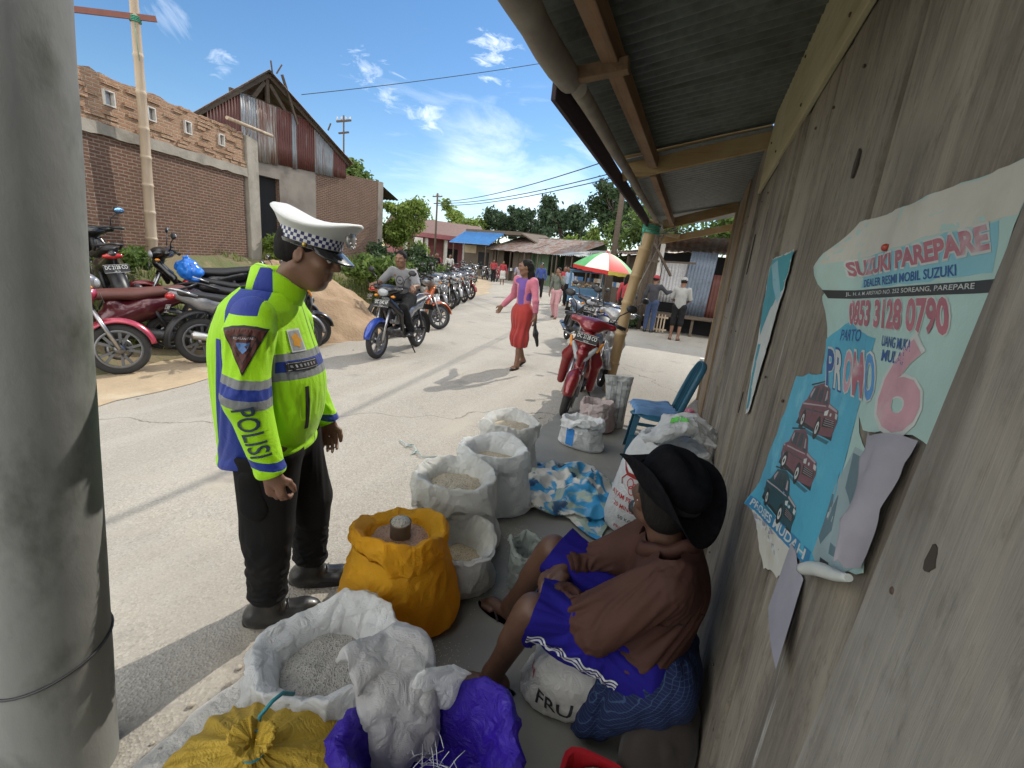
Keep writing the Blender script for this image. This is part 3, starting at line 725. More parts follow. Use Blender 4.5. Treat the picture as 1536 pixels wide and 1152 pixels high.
# local: x runs along the wall (towards the far post), y = +-: thickness, z from .9
def jag(x0, x1, n, z, a, seed): return [(x, z+a*vnoise(V(x, 0, seed), 5)) for x in np.linspace(x0, x1, n)]
b = MB(); b.box((-3.0, .11, .85), (5.9, .2, 2.1)); b.build('lower_courses', M_brick, bw)
b = MB(); L0, L1 = -5.9, -.02
wins = [(-2.95, .17, .2), (-2.24, .15, .2), (-1.5, .15, .19), (-.68, .14, .19)]
xs_ = [L0]+sum([[wx-ww/2, wx+ww/2] for wx, ww, _ in [(-4.4, .17, .2), (-3.7, .17, .2)]+wins], [])+[L1]
for i in range(len(xs_)-1):
    a_, c_ = xs_[i], xs_[i+1]
    if i % 2 == 0:
        pts = [(a_, 0, 2.02)]+[(x, 0, z) for x, z in [(c_, 2.02)]]+[(x, 0, z) for x, z in jag(c_, a_, max(3, int((c_-a_)/.11)), 2.70, .035, 4)]
        b.prism(pts, (0, .16, 0))
    else:
        b.prism([(a_, 0, 2.02), (c_, 0, 2.02), (c_, 0, 2.30), (a_, 0, 2.30)], (0, .16, 0)); b.prism([(a_, 0, 2.5), (c_, 0, 2.5), (c_, 0, 2.69), (a_, 0, 2.71)], (0, .16, 0))
b.build('upper_courses', M_brick2, bw)
b = MB()
for k in range(170):   # rough brick ends standing proud of the face
    x = rnd.uniform(L0, L1); z = 2.06+.068*int(rnd.uniform(0, 9.3))
    if any(abs(x-wx) < ww/2+.13 and 2.25 < z < 2.55 for wx, ww, _ in wins): continue
    b.box((x, -.004, z), (.19, .03+.02*rnd.random(), .05), rotz(rnd.uniform(-.06, .06)))
b.build('proud_bricks', M_brick2, bw)
for wx, ww, wh in wins:
    b = MB()
    for dx in (-1, 1): b.box((wx+dx*(ww/2-.008), -.006, 2.4), (.018, .06, .21))
    for dz in (-1, 1): b.box((wx, -.006, 2.4+dz*.097), (ww, .061, .018))
    o = b.build('vent_frame', mat('vent_white', (.6, .58, .54)) if 'vent_white' not in MATS else MATS['vent_white'], bw)
    b = MB(); b.box((wx, .05, 2.4), (ww-.03, .012, .19)); b.build('vent_panel', MATS.get('vent_panel') or plain('vent_panel', (.42, .46, .52), .4), o)
b = MB(); pts = jag(-5.9, .0, 40, 1.86, .018, 9); pts2 = jag(.0, -5.9, 40, 2.025, .012, 3)
b.prism([(x, -.045, z) for x, z in pts]+[(x, -.045, z) for x, z in pts2], (0, .24, 0)); b.build('concrete_beam', M_conc, bw)
b = MB(); b.box((.19, .1, 1.17), (.36, .30, 3.0)); b.build('concrete_post', M_conc, bw, bevel=.012)
b = MB()
for k in range(4): b.tube([(.1+.05*k, .03+.05*(k % 2), 2.6), (.1+.05*k+.02, .03, 2.78), (.08+.06*k, .02, 2.86+.03*k)], .006, 5)
b.build('rebar', M_iron, bw)
b = MB(); b.tube([(-.55, -.06, 2.83), (.75, -.14, 2.835)], .035, 8); tag(b.build('bamboo_stick', M_bam2, None), 'short bamboo stick lying across the top of the concrete wall post', 'stick')
o = bpy.data.objects['bamboo_stick']; o.location = tuple(BP+V(0, 0, .9)+rotz(BA) @ V(.1, -.1, 2.80)); o.rotation_euler = (0, 0, BA)
# house with the corrugated gable; front runs along +y
HX, HY = -10.74, 8.98
hs_ = thing('gabled_house', 'tall house with rusty corrugated gable above brown brick wall', 'house', (HX, HY, .9), PI/2)
# local x = along the front (world +y), local y = depth (world -x)
b = MB(); b.prism([(.64, 0, -.2), (4.95, 0, -.2), (4.95, 0, 2.87), (3.06, 0, 2.76), (.64, 0, 2.57)], (0, .18, 0)); b.box((-3.5, .09, 1.2), (6.9, .18, 2.75)); b.box((4.86, 3, 1.3), (.18, 5.7, 3.1))
b.build('wall', M_brick, hs_)
b = MB(); n_ = 30; ed = [(x, -.012, 1.35+.5*vnoise(V(x, 2, 1), 1.2)+.12*vnoise(V(x, 2, 1), 6)) for x in np.linspace(1.9, .64, n_)]
b.prism([(.64, -.012, 2.57), (1.9, -.012, 2.66)]+ed, (0, .03, 0)); b.build('plaster', M_plaster, hs_); b = MB(); b.prism([(-.0, -.013, 2.15), (.64, -.013, 2.15), (.64, -.013, 2.57), (0, -.013, 2.54)], (0, .2, 0)); b.build('door_lintel', M_plaster, hs_); b = MB(); b.prism([(4.7, -.012, -.1), (4.97, -.012, -.1), (4.97, -.012, 2.86), (4.7, -.012, 2.85)], (0, .03, 0)); b.build('corner_pillar', M_plaster, hs_)
b = MB(); b.box((.32, .14, .97), (.63, .04, 2.35)); b.build('door', M_dark, hs_)
M_red_tin = corr_mat('red_brown_tin', (.115, .036, .028), (.20, .15, .13), (.56, .74), .6, .1, (3, 1, .4)); M_blue_tin = corr_mat('grey_blue_tin', (.27, .29, .31), (.20, .10, .07), (.50, .66), .5, .3, (3, 1, .3)); M_pale_tin = corr_mat('pale_rusty_tin', (.33, .31, .29), (.17, .075, .05), (.45, .6), .5, .3, (3, 1, .3))
def rooft(x): return 4.52-(.38-x)*.79 if x < .38 else 4.52-(x-.38)*.50
sheets = [(-1.25, -.42, M_red_tin), (-.42, .0, M_blue_tin), (0, .55, M_pale_tin), (.55, 1.05, M_red_tin), (1.05, 1.18, M_blue_tin), (1.18, 1.85, M_red_tin), (1.85, 2.55, M_blue_tin), (2.55, 3.05, M_red_tin)]
for k, (a_, c_, m_2) in enumerate(sheets):
    nx = int((c_-a_)/.0127); xs_ = np.linspace(a_, c_+.03, max(6, nx)); P = np.zeros((len(xs_), 4, 3))
    for i, x in enumerate(xs_):
        t_ = min(3.83+.04*rnd.random() if i % 12 == 0 else 3.84, rooft(x)-.06); bt = 2.45+.05*x+(.03 if k % 2 else 0)
        P[i, :, 0] = x; P[i, :, 1] = -.03-.012*k % .03+.010*math.sin(x/.076*2*PI); P[i, :, 2] = np.linspace(bt, max(bt+.02, t_), 4)
    b = MB(); b.grid(P); b.build('gable_sheet', m_2, hs_, solid=.002)
b = MB(); M_oldwood = wood_mat('old_timber', (.12, .095, .075), (.085, .065, .05), (.05, .04, .03), 'x')
for a_, c_ in [((-1.6, -.05, 2.98), (.38, -.05, 4.48)), ((.38, -.05, 4.48), (3.2, -.05, 3.05)), ((-.6, .04, 3.84), (1.8, .04, 3.84)), ((.38, .0, 3.8), (.38, 0, 4.45)), ((-.05, .0, 3.84), (.3, .0, 4.3)), ((.9, .0, 3.84), (.45, 0, 4.3)), ((.7, 2.2, 3.8), (2.0, 2.2, 4.4)), ((2.0, 2.2, 4.4), (3.2, 2.2, 3.8)), ((.38, -.1, 4.45), (4.0, 4.5, 4.45))]: b.bar(a_, c_, .06, .09)
b.build('truss', M_oldwood, hs_)
b = MB(); corrugated(b, (.28, -.22, 4.56), (3.9, 4.9, 0), (-2.05, 0, -1.60), .15, .014, (-.6, 0, .8)); corrugated(b, (.28, -.22, 4.56), (3.9, 4.9, 0), (2.95, 0, -1.47), .15, .014, (.5, 0, .87)); b.build('roof', M_rusttin, hs_)
for a_, c_, w_ in (((.75, -.1, 4.62), (1.15, -.16, 3.6), .05), ((.38, -.2, 4.5), (.3, -.25, 4.75), .03), ((.5, -.2, 4.55), (.62, -.25, 4.78), .03), ((2.2, -.2, 3.75), (2.3, -.2, 3.95), .03)): b = MB(); b.bar(a_, c_, w_); b.build('loose_stick', M_oldwood, hs_)
b = MB(); b.box((4.6, 5.0, 1.2), (5.6, .15, 3.6)); b.build('back_wall', M_plaster, hs_)
b = MB(); corrugated(b, (4.9, .2, 2.9), (0, 3, 0), (1.3, 0, -.45), .15, .014, (.3, 0, .9)); b.box((5.6, 1.6, .9), (1.2, .06, 3.3)); b.build('lean_to', M_oldwood, hs_)
# bamboo poles
bp_ = thing('bamboo_pole', 'tall bare bamboo pole with a crosspiece tied near its top', 'pole', (-8.44, 4.99, .95))
bamboo('pole_cane', [(-8.44, 4.99, .95), (-8.40, 5.04, 3), (-8.37, 5.08, 5.5)], (.085, .055), M_bam2, bp_, step=.42)
M_redstick = plain('red_brown_stick', (.22, .09, .07), .8)
b = MB(); b.bar((-8.75, 4.35, 4.30), (-8.22, 5.26, 4.53), .03, .075); b.build('crosspiece', M_redstick, bp_, world=True)
b = MB()
for k in range(4): b.tube([(-8.375+.07*math.cos(t), 5.06+.07*math.sin(t), 4.42+.02*k) for t in np.linspace(0, 2*PI, 11)[:-1]], .008, 5, closed=True)
b.tube([(-8.33, 5.02, 4.45), (-8.3, 5.0, 4.2), (-8.31, 5.02, 3.9)], .004, 4); b.build('lashing', M_green, bp_, world=True)
bp2 = thing('bamboo_pole', 'slim bamboo pole right beside the grey concrete pole, against the brick wall', 'pole', (-8.05, 3.62, .95))
bamboo('pole_cane', [(-8.08, 3.66, .95), (-8.0, 3.69, 2.4)], (.05, .04), M_bam2, bp2)
# heap of sand
cx, cy = -7.25, 6.55; N_ = 110; P = np.zeros((N_, N_, 3)); g = np.linspace(-1, 1, N_)
for i in range(N_):
    x = cx+2.3*g[i]; y = cy+g*2.5
    q = np.stack([np.full(N_, x), y, np.zeros(N_)], -1)
    r = np.sqrt(((x-cx)/1.85)**2+((y-cy)/1.85)**2)*(1+.34*fbm(q, .8, 4)); h = 1.36*np.clip(1.10-r*.95, -.5, 1)
    h = np.where(h > .8, .8+(h-.8)*.6, h)+.10*fbm(q, 1.8, 8)+.05*crease(q, 3.5, 2)+.02*fbm(q, 9, 5)
    P[i] = np.stack([np.full(N_, x), y, np.maximum(h, bank_h(x, y)-.15)], -1)
M_heap = mat('heap_sand', (.35, .245, .15), (.29, .195, .115), 3, .95, bmp=.8, bsc=22, c3=(.23, .155, .09), c3sc=2.2, bdist=.03)
b = MB(); b.grid(P); tag(b.build('sand_heap', M_heap), 'heap of orange brown sand on the bank below the brick wall', 'sand heap')

# ---------------------------------------------------------------- leaves, bushes and trees
M_leaf = leaf_mat('bush_leaf', (.085, .15, .035), (.14, .2, .05)); M_leaf_d = leaf_mat('dark_leaf', (.035, .065, .028), (.055, .09, .035), .25); M_leaf_l = leaf_mat('bright_leaf', (.14, .22, .04), (.2, .26, .06), .4); M_leaf_t = leaf_mat('tree_leaf', (.04, .075, .04), (.06, .10, .05), .3)
M_grass = mat('grass_blade', (.13, .19, .04), (.21, .22, .07), .8, .6, rnd_isl=.4, transl=.35); M_bark = mat('bark', (.12, .10, .08), (.08, .065, .05), 8, .95, stretch=(1, 1, .2), bmp=.5)
def leaves(pts, nrmls, size, asp=.45, seed=1):
    R = np.random.RandomState(seed); n = len(pts); d = R.normal(size=(n, 3)); d = d+nrmls*.5; d /= np.linalg.norm(d, axis=1)[:, None]
    u = np.cross(d, R.normal(size=(n, 3))); u /= np.linalg.norm(u, axis=1)[:, None]; w_ = np.cross(d, u)
    s = size*(.6+.8*R.rand(n))[:, None]
    v = np.stack([pts-u*s, pts+w_*s*asp+d*s*.15, pts+u*s, pts-w_*s*asp+d*s*.15], 1).reshape(-1, 3)
    return v, np.arange(n*4).reshape(n, 4)
def clump_pts(clumps, n, seed, shell=.55):
    R = np.random.RandomState(seed); C_ = np.array([c[:3] for c in clumps]); Rr = np.array([c[3] for c in clumps]); wt = Rr**2/np.sum(Rr**2)
    k = R.choice(len(clumps), n, p=wt); d = R.normal(size=(n, 3)); d /= np.linalg.norm(d, axis=1)[:, None]
    r = shell+(1-shell)*R.rand(n)**.6; r *= 1+.25*R.normal(size=n); return C_[k]+d*(Rr[k]*r)[:, None]*V(1, 1, .8), d
def bush(name, label, cat, loc, rx, ry, h, n, size, m, seed, group=None, stems=True, tall=False):
    t = thing(name, label, cat, loc, group=group); R = np.random.RandomState(seed); cl = []
    for k in range(int(7+6*(rx+ry))):
        a = R.rand()*2*PI; q = R.rand()**.5; z = h*(.15+.75*R.rand()*(1 if tall else 1-.5*q)); cl.append((rx*q*math.cos(a), ry*q*math.sin(a), z, (.16+.2*R.rand())*min(rx+ry, h)*.9))
    p, d = clump_pts(cl, n, seed); p[:, 2] = np.maximum(p[:, 2], .03)
    v, f = leaves(p, d, size, seed=seed+3); mesh('foliage', v, f, m, t)
    if stems:
        b = MB()
        for k in range(7):
            c = cl[k]; b.tube([(c[0]*.2, c[1]*.2, -.1), (c[0]*.6, c[1]*.6, c[2]*.5), c[:3]], [.025, .018, .006], 5)
        b.build('stem', M_bark, t)
    return t
def tree(label, loc, th, crown, n, size, m, seed, group='trees behind the stalls', tr=.16, flat=.9):
    t = thing('tree', label, 'tree', loc, group=group); R = np.random.RandomState(seed); b = MB(); tips = []
    lean = R.normal(size=2)*.12
    b.tube([(0, 0, -.3), (lean[0]*th*.5, lean[1]*th*.5, th*.55), (lean[0]*th, lean[1]*th, th)], [tr, tr*.8, tr*.55], 9)
    top = V(lean[0]*th, lean[1]*th, th*.9); cl = []
    nl = 9
    for k in range(nl):
        a = 2*PI*k/nl+R.rand(); e = R.uniform(.1, 1.2); L = crown*R.uniform(.6, 1.05); d = V(math.cos(a)*math.cos(e), math.sin(a)*math.cos(e), math.sin(e)*flat)
        mid = top+d*L*.5+R.normal(size=3)*.1*crown; end = top+d*L+R.normal(size=3)*.12*crown
        b.tube([top-V(0, 0, th*.12*R.rand()), mid, end], [tr*.45, tr*.25, tr*.06], 6)
        for q in range(4):
            c = mid+(end-mid)*R.rand()*1.1+R.normal(size=3)*.2*crown; cl.append((*c, crown*R.uniform(.14, .30)))
            b.tube([mid, (mid+c)/2+R.normal(size=3)*.05*crown, c], [tr*.18, tr*.1, tr*.03], 4)
    b.build('trunk', M_bark, t); p, d = clump_pts(cl, n, seed+1, .35); v, f = leaves(p, d, size, .5, seed+2); mesh('crown', v, f, m, t); return t
# grass on the bank: too many blades to count
R_ = np.random.RandomState(5); n = 26000
y = -2+22*R_.rand(n)**.9; d = .5+R_.gamma(2.0, 1.1, n); x = edge_x(y)-d
keep = (fbm(np.stack([x, y, x*0], -1), .7, 2)+.25 > 0) & ~((((x-cx)/1.8)**2+((y-cy)/1.9)**2) < 1.0) & (d < 4.5)
x, y = x[keep], y[keep]; n = len(x); z = bank_h(x, y)-.02; a = R_.rand(n)*2*PI; h = (.07+.16*R_.rand(n))*(1+.6*fbm(np.stack([x, y, x*0], -1), 1.1, 7)); wd_ = .008+.008*R_.rand(n); bend = .10*R_.rand(n)
u = np.stack([np.cos(a), np.sin(a), 0*a], -1); w_ = np.stack([-np.sin(a), np.cos(a), 0*a], -1); p0 = np.stack([x, y, z], -1)
v = np.stack([p0-u*wd_[:, None], p0+u*wd_[:, None], p0+w_*(bend*.4)[:, None]+V(0, 0, 1)*(h*.6)[:, None]+u*(wd_*.7)[:, None], p0+w_*bend[:, None]+V(0, 0, 1)*h[:, None]], 1).reshape(-1, 3)
tag(mesh('grass', v, np.arange(n*4).reshape(n, 4), M_grass, loc=(0, 0, 0)), 'rough green grass growing on the bank behind the scooters', 'grass', kind='stuff')
bush('bush', 'low yellow green bush on the bank right of the officer cap', 'bush', (-8.0, 10.4, .55), .9, 1.2, 1.0, 5200, .075, M_leaf, 21)
bush('bush', 'dark low shrub with grass at its foot beside the brown house', 'bush', (-8.9, 12.6, .7), 1.0, 1.3, 1.15, 4600, .08, M_leaf_d, 22)
bush('bush', 'small green bush growing at the foot of the concrete wall post', 'bush', (-9.3, 8.45, .95), .35, .5, 1.0, 2200, .06, M_leaf_l, 23)
bush('vine_tree', 'tall bright green leafy climber beyond the end of the brown house', 'tree', (-10.7, 15.4, .5), .65, 1.0, 3.0, 6500, .075, M_leaf_l, 24, tall=True)
bush('bush', 'green roadside bush beneath the tall leafy climber', 'bush', (-9.4, 15.0, .4), .8, 1.1, 1.1, 3000, .08, M_leaf, 25)
bush('weed_clump', 'leafy weed clump left of the bamboo pole at the brick wall', 'weeds', (-7.75, 4.1, .85), .5, .5, .5, 1500, .05, M_leaf, 26, stems=False)
tree('round green tree rising behind the brown gabled house', (-17.2, 20.5, 1), 3.6, 1.7, 5200, .13, M_leaf, 31, None)
tree('loose dark tree behind the blue roofed kiosk, leftmost of the stall trees', (-24.5, 55, 0), 5.2, 3.0, 5000, .22, M_leaf_t, 32)
tree('small dark tree just left of the tree over the rusty stall roofs', (-20.7, 56, 0), 5.6, 3.2, 5500, .22, M_leaf_t, 33)
tree('round dark tree standing alone above the rusty stall roofs', (-15.7, 52.5, 0), 6.2, 3.3, 6500, .22, M_leaf_t, 34)
tree('biggest dark tree, behind the parasol and the bamboo post', (-5.6, 38, 0), 5.4, 3.0, 8000, .17, M_leaf_d, 35, tr=.25)
tree('bright low tree between the round dark tree and the biggest tree', (-11.0, 44, 0), 3.2, 2.4, 4000, .18, M_leaf_l, 36)
tree('open crowned tree with pale branches behind the tin shack', (-2.5, 25, 0), 3.6, 2.6, 3800, .13, M_leaf, 37)
tree('leafy tree above the tin shack beside the plank wall', (1.2, 24, 0), 3.2, 2.6, 4500, .13, M_leaf, 38)
tree('low green tree behind the pink house', (-28, 50, 0), 4.6, 3.0, 3500, .22, M_leaf_l, 39)
# ---------------------------------------------------------------- far side of the street
M_pink = mat('pink_paint', (.30, .10, .11), (.24, .08, .09), 2, .8, c3=(.2, .1, .09), c3sc=1); M_white = mat('white_paint', (.62, .6, .56), (.5, .48, .45), 3, .7)
M_bluetin = mat('blue_roof', (.05, .18, .42), (.04, .14, .34), 3, .4, coat=.2); M_board = wood_mat('stall_board', (.15, .12, .095), (.11, .09, .07), (.07, .055, .045), 'z', bmp=.3)
M_cream = mat('cream_board', (.45, .36, .24), (.36, .29, .2), 3, .8); M_greenboard = mat('green_board', (.10, .16, .09), (.08, .12, .07), 3, .8)
def frame_thing(name, label, cat, p0, p1, group=None):
    """empty at the front left corner, local x along the front, local y to the back"""
    d = V(*p1)-V(*p0); return thing(name, label, cat, tuple(p0), math.atan2(d[1], d[0]), group), float(np.hypot(d[0], d[1]))
def stall(label, p0, p1, depth, he, hb, tin, seed, over=.9, posts=4, wallm=None, goods=True, group='rusty roofed market stalls'):
    t, L = frame_thing('market_stall', label, 'stall', p0, p1, group); R = random.Random(seed)
    b = MB(); corrugated(b, (-.3, -over, he), (L+.6, 0, R.uniform(-.1, .1)), (0, depth+over, hb-he), .2, .02, (0, -.2, 1), step=5, wob=.05, seed=seed); b.build('roof', tin, t)
    b = MB(); b.box((L/2, depth, hb/2), (L, .08, hb)); b.box((0, depth/2, he/2), (.08, depth, he)); b.box((L, depth/2, he/2), (.08, depth, he))
    x = .0
    while x < L-.5:   # front: closed boards between open bays
        wd_ = R.uniform(.7, 1.6)
        if R.random() < .45: b.box((x+wd_/2, .35, he*.5), (wd_, .05, he))
        else: b.box((x+wd_/2, .3, .4), (wd_, .5, .8))
        x += wd_+.05
    b.build('board_wall', wallm or M_board, t)
    for k in range(posts): q = MB(); q.bar((L*k/(posts-1), -over+.15, 0), (L*k/(posts-1)+R.uniform(-.05, .05), -over+.15, he-.03), .08); q.build('post', M_oldwood, t)
    if goods:
        for k in range(9): b = MB(); b.box((R.uniform(.4, L-.4), .25, .8+.12), (R.uniform(.2, .4), .25, .25), rotz(R.random())); b.build('goods', [MATS['white_paint'], MATS['blue_roof'], MATS['cream_board']][k % 3], t)
    return t
# pink house
t, L = frame_thing('pink_house', 'long pink house with white pillars and low gable roof across the street', 'house', (-27.6, 38.6, 0), (-22.2, 45.5, 0))
b = MB(); b.box((L/2, 3, 1.9), (L, 5, 3.8)); b.build('wall', M_pink, t)
for k in range(5): b = MB(); b.box((.3+k*(L-.6)/4, -.9, 1.5), (.28, .28, 3.0)); b.build('pillar', M_white, t)
b = MB(); b.prism([(-.5, -1.4, 3.1), (-.5, 6, 3.1), (-.5, 6, 3.3), (-.5, 1.5, 4.9), (-.5, -1.4, 3.4)], (L+1, 0, 0)); b.build('roof', mat('brown_roof', (.16, .09, .08), (.12, .07, .06)), t)
b = MB(); b.box((L/2, -1.42, 3.25), (L+1, .06, .42)); b.build('fascia_board', M_pink, t)
for k in range(2): b = MB(); b.box((2+k*3.6, .48, 1.5), (1.4, .06, 1.5)); b.build('window', M_dark, t)
b = MB(); b.box((1.3, -1.6, 2.0), (.9, .05, 1.9)); sb = b.build('banner', M_white, t)
# blue roofed kiosk
t, L = frame_thing('kiosk', 'small wooden kiosk with bright blue sheet roof', 'kiosk', (-21.0, 39.5, 0), (-17.3, 38.6, 0))
b = MB(); b.box((L/2, 2, 1.5), (L, 4, 3)); b.build('wall', M_board, t); b = MB(); b.box((.8, -.03, 2.35), (1.4, .05, .7)); b.build('sign_board', M_cream, t)
b = MB(); b.prism([(-.5, -1.6, 2.75), (L+.4, -1.6, 2.75), (L+.4, .6, 3.95), (-.5, .6, 3.95)], (0, .02, .05)); b.build('awning_sheet', M_bluetin, t)
b = MB(); b.prism([(-.4, .5, 3.85), (L+2.2, .5, 3.85), (L+2.2, 4.5, 4.0), (-.4, 4.5, 4.0)], (0, 0, .3)); b.prism([(L+2.2, .45, 3.95), (L+5.2, .45, 2.7), (L+5.2, 4.5, 2.7), (L+2.2, 4.5, 4.1)], (0, 0, .12)); b.build('roof', M_board, t)
b = MB(); b.box((2.4, -.04, 1.4), (1.2, .05, 1.5)); b.build('window', M_dark, t)
for k in range(2): q = MB(); q.bar((.0+k*L, -1.5, 0), (k*L, -1.5, 2.7), .08); q.build('post', M_oldwood, t)
stall('leftmost rusty roofed stall, wide and dark inside, beside the blue roofed kiosk', (-17.6, 38.6, 0), (-13.0, 36.0, 0), 3.2, 2.45, 3.85, M_rusttin, 3)
stall('middle rusty roofed stall with green boards, behind the woman in the red skirt', (-12.9, 35.9, 0), (-8.6, 33.4, 0), 3.2, 2.4, 3.8, M_rusttin, 4, wallm=M_greenboard)
stall('low tin roofed stall reaching behind the striped parasol', (-8.6, 30.6, 0), (-4.9, 28.2, 0), 3, 2.3, 2.9, M_tin, 5)
stall('dark brown stall hidden behind the bamboo post', (-5.0, 25.5, 0), (-1.8, 22.5, 0), 3, 2.4, 3.0, M_rusttin, 6)
# corrugated shack on the right with a slatted bench
sk_ = thing('tin_shack', 'ramshackle tin shack with white, blue and brown corrugated panels behind the two men', 'shack', (-1.5, 14.2, 0), math.atan2(.1, 3))
b = MB(); corrugated(b, (-.2, -.75, 2.66), (4.2, 0, .05), (0, 3.4, -.25), .2, .018, (0, -.1, 1), step=6, wob=.03); b.build('roof', M_rusttin, sk_)
for (x0, x1, z0, z1, y, m_, tl) in [(.42, 1.12, .85, 2.0, .02, corr_mat('white_tin', (.55, .55, .56), (.3, .25, .2), (.58, .75), .5, .1), 0), (1.08, 1.78, .55, 2.32, -.10, corr_mat('blue_grey_tin', (.16, .20, .26), (.11, .12, .14), (.5, .7), .5, .3), .06), (1.74, 2.5, .5, 1.75, -.02, M_red_tin, 0), (-.2, .40, .2, 2.3, .1, M_board, 0)]:
    b = MB(); q = MB(); corrugated(b, (x0, y, z0), (x1-x0, 0, 0), (tl, -.02, z1-z0), .09, .012, (0, -1, 0), step=8); b.build('tin_panel', m_, sk_, solid=.003)
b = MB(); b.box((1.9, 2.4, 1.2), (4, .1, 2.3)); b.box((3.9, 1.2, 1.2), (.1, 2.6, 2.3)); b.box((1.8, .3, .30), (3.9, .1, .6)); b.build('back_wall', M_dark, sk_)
for x in (.05, .33, 2.55): b = MB(); b.bar((x, -.3 if x > 0 else 0, 0), (x+.03, -.32, 2.45), .09); b.build('post', M_oldwood if x != .33 else M_white, sk_)
b = MB(); b.bar((-.2, -.35, 1.95), (1.3, -.3, 2.0), .05); b.bar((.1, -.6, 2.45), (.7, -.3, 1.6), .06); b.build('rail', M_oldwood, sk_)
b = MB(); b.box((1.75, -.25, .52), (2.6, .7, .07)); 
for x in (.55, 1.5, 2.9): b.bar((x, -.5, 0), (x, -.5, .5), .07)
b.build('bench', M_oldwood, sk_)
b = MB()
for k in range(7): b.box((.25+k*.085, -.62, .28), (.035, .03, .5))
for z in (.1, .45): b.box((.5, -.60, z), (.7, .03, .05))
b.build('slatted_panel', M_bam2, sk_)
bush('bush', 'dark green shrub beside the man in the red cap', 'bush', (-1.95, 13.9, 0), .45, .4, .75, 1800, .05, M_leaf_d, 51)
# leaning orange board by the end of the plank wall
t = thing('orange_board', 'bright orange board leaning upright beyond the end of the plank wall', 'board', (.34, 8.0, 0))
b = MB(); b.bar((.345, 8.0, .32), (.47, 8.05, 1.38), .04, .02, up=(0, 1, 0)); b.bar((.345, 8.0, .32), (.37, 8.0, 0), .03, .02, up=(0, 1, 0)); b.build('board', plain('orange_paint', (.72, .24, .03), .6), t, world=True)
b = MB(); b.box((.33, 7.95, .32), (.20, .12, .03)); b.build('shelf', M_white, t, world=True)
# poles and cables down the street
def far_pole(label, p, h, r, m, arm=None):
    t = thing('street_pole', label, 'pole', p); b = MB(); b.tube([(0, 0, -.2), (0, 0, h)], [r, r*.7], 10); b.build('shaft', m, t)
    if arm: 
        b = MB(); b.bar((-arm, 0, h-.3), (arm, 0, h-.25), .09); b.bar((-arm*.7, 0, h-.9), (arm*.7, 0, h-.85), .08)
        b.build('cross_arm', m, t); b = MB()
        for k in (-.9, -.3, .3, .9): b.lathe([(.03, 0), (.05, .03), (.03, .08), (.05, .12), (.0, .17)], 8, (arm*k, 0, h-.22))
        b.build('insulators', M_white, t)
    return t
far_pole('thin dark utility pole standing before the pink house', (-23.4, 38.2, 0), 6.9, .11, M_oldwood, .5)
far_pole('black utility pole rising between the parasol and the bamboo post', (-3.85, 21.6, 0), 7.2, .15, M_oldwood)
far_pole('distant power pole with crossarms and insulators, behind the gabled house', (-20.0, 22.4, .5), 8.0, .06, M_oldwood, .5)
q = lambda x, y, r: tuple(EYE+(CM @ np.array([x-768, 576-y, -680.]))*r/np.hypot(*(CM @ np.array([x-768, 576-y, -680.]))[:2]))
for i, (a_, c_) in enumerate([((655, 303, 44.5), (905, 243, 21)), ((655, 305, 44.5), (925, 258, 21)), ((655, 308, 44.5), (930, 264, 21))]):
    cable('overhead_cable', ['uppermost cable from the thin pole to the awning', 'middle cable from the thin pole to the awning', 'lowest cable from the thin pole to the awning'][i], [q(*a_), q(*c_)], .022, .35, 'cables across the street')
cable('overhead_cable', 'lone thin cable from the gabled roof across the open sky', [q(452, 142, 15), q(830, 92, 16)], .009, .05)
# parasol over the snack cart
ps = thing('parasol', 'big red, white and green striped parasol over the snack cart', 'parasol', (-3.42, 16.95, 0), .35, lean=(.05, .07))
b = MB(); b.tube([(0, 0, 0), (0, 0, 2.2)], .022, 8); b.build('pole', M_white, ps)
cols = [plain('parasol_red', (.62, .035, .03), .6), plain('parasol_white', (.72, .72, .66), .6), plain('parasol_green', (.12, .42, .14), .6), plain('parasol_yellow', (.75, .62, .12), .6)]
for s in range(8):
    G = np.zeros((7, 9, 3)); V2 = np.zeros((2, 7, 3))
    for i, t_ in enumerate(np.linspace(0, 1, 7)):
        a = 2*PI*(s+t_)/8; sagk = 1-.05*math.sin(t_*PI)
        for j, r in enumerate(np.linspace(0.02, 1, 9)): rr = 1.12*r*(sagk if j > 0 else 1); G[i, j] = (rr*math.cos(a), rr*math.sin(a), 2.2-.56*r**1.7)
        V2[0, i] = G[i, 8]; V2[1, i] = G[i, 8]*V(.985, .985, 1)-V(0, 0, .13+.015*math.cos(t_*4*PI))
    b = MB(); b.grid(G, 0); b.build('panel', cols[[0, 1, 3, 0, 2, 1, 0, 2][s]], ps)
    b = MB(); b.grid(V2, 0); b.build('valance', cols[[2, 0, 0, 2, 0, 0, 3, 0][s]], ps)
    b = MB(); a = 2*PI*s/8; b.tube([(0, 0, 1.75), (.55*math.cos(a), .55*math.sin(a), 1.98)], .007, 5); b.build('rib', M_white, ps)
b = MB(); b.lathe([(0, 2.19), (.035, 2.2), (.03, 2.25), (0, 2.3)], 10); b.build('finial', cols[0], ps)
ct = thing('snack_cart', 'blue framed snack cart with glass case under the parasol', 'cart', (-3.95, 17.3, 0), .2)
b = MB()
for x in (-.6, .6):
    for y in (-.35, .35): b.bar((x, y, .35), (x, y, 1.45), .045)
for z in (.85, 1.45):
    for y in (-.35, .35): b.bar((-.6, y, z), (.6, y, z), .045)
    for x in (-.6, .6): b.bar((x, -.35, z), (x, .35, z), .045)
b.build('case_frame', plain('cart_blue', (.09, .22, .36), .5), ct)
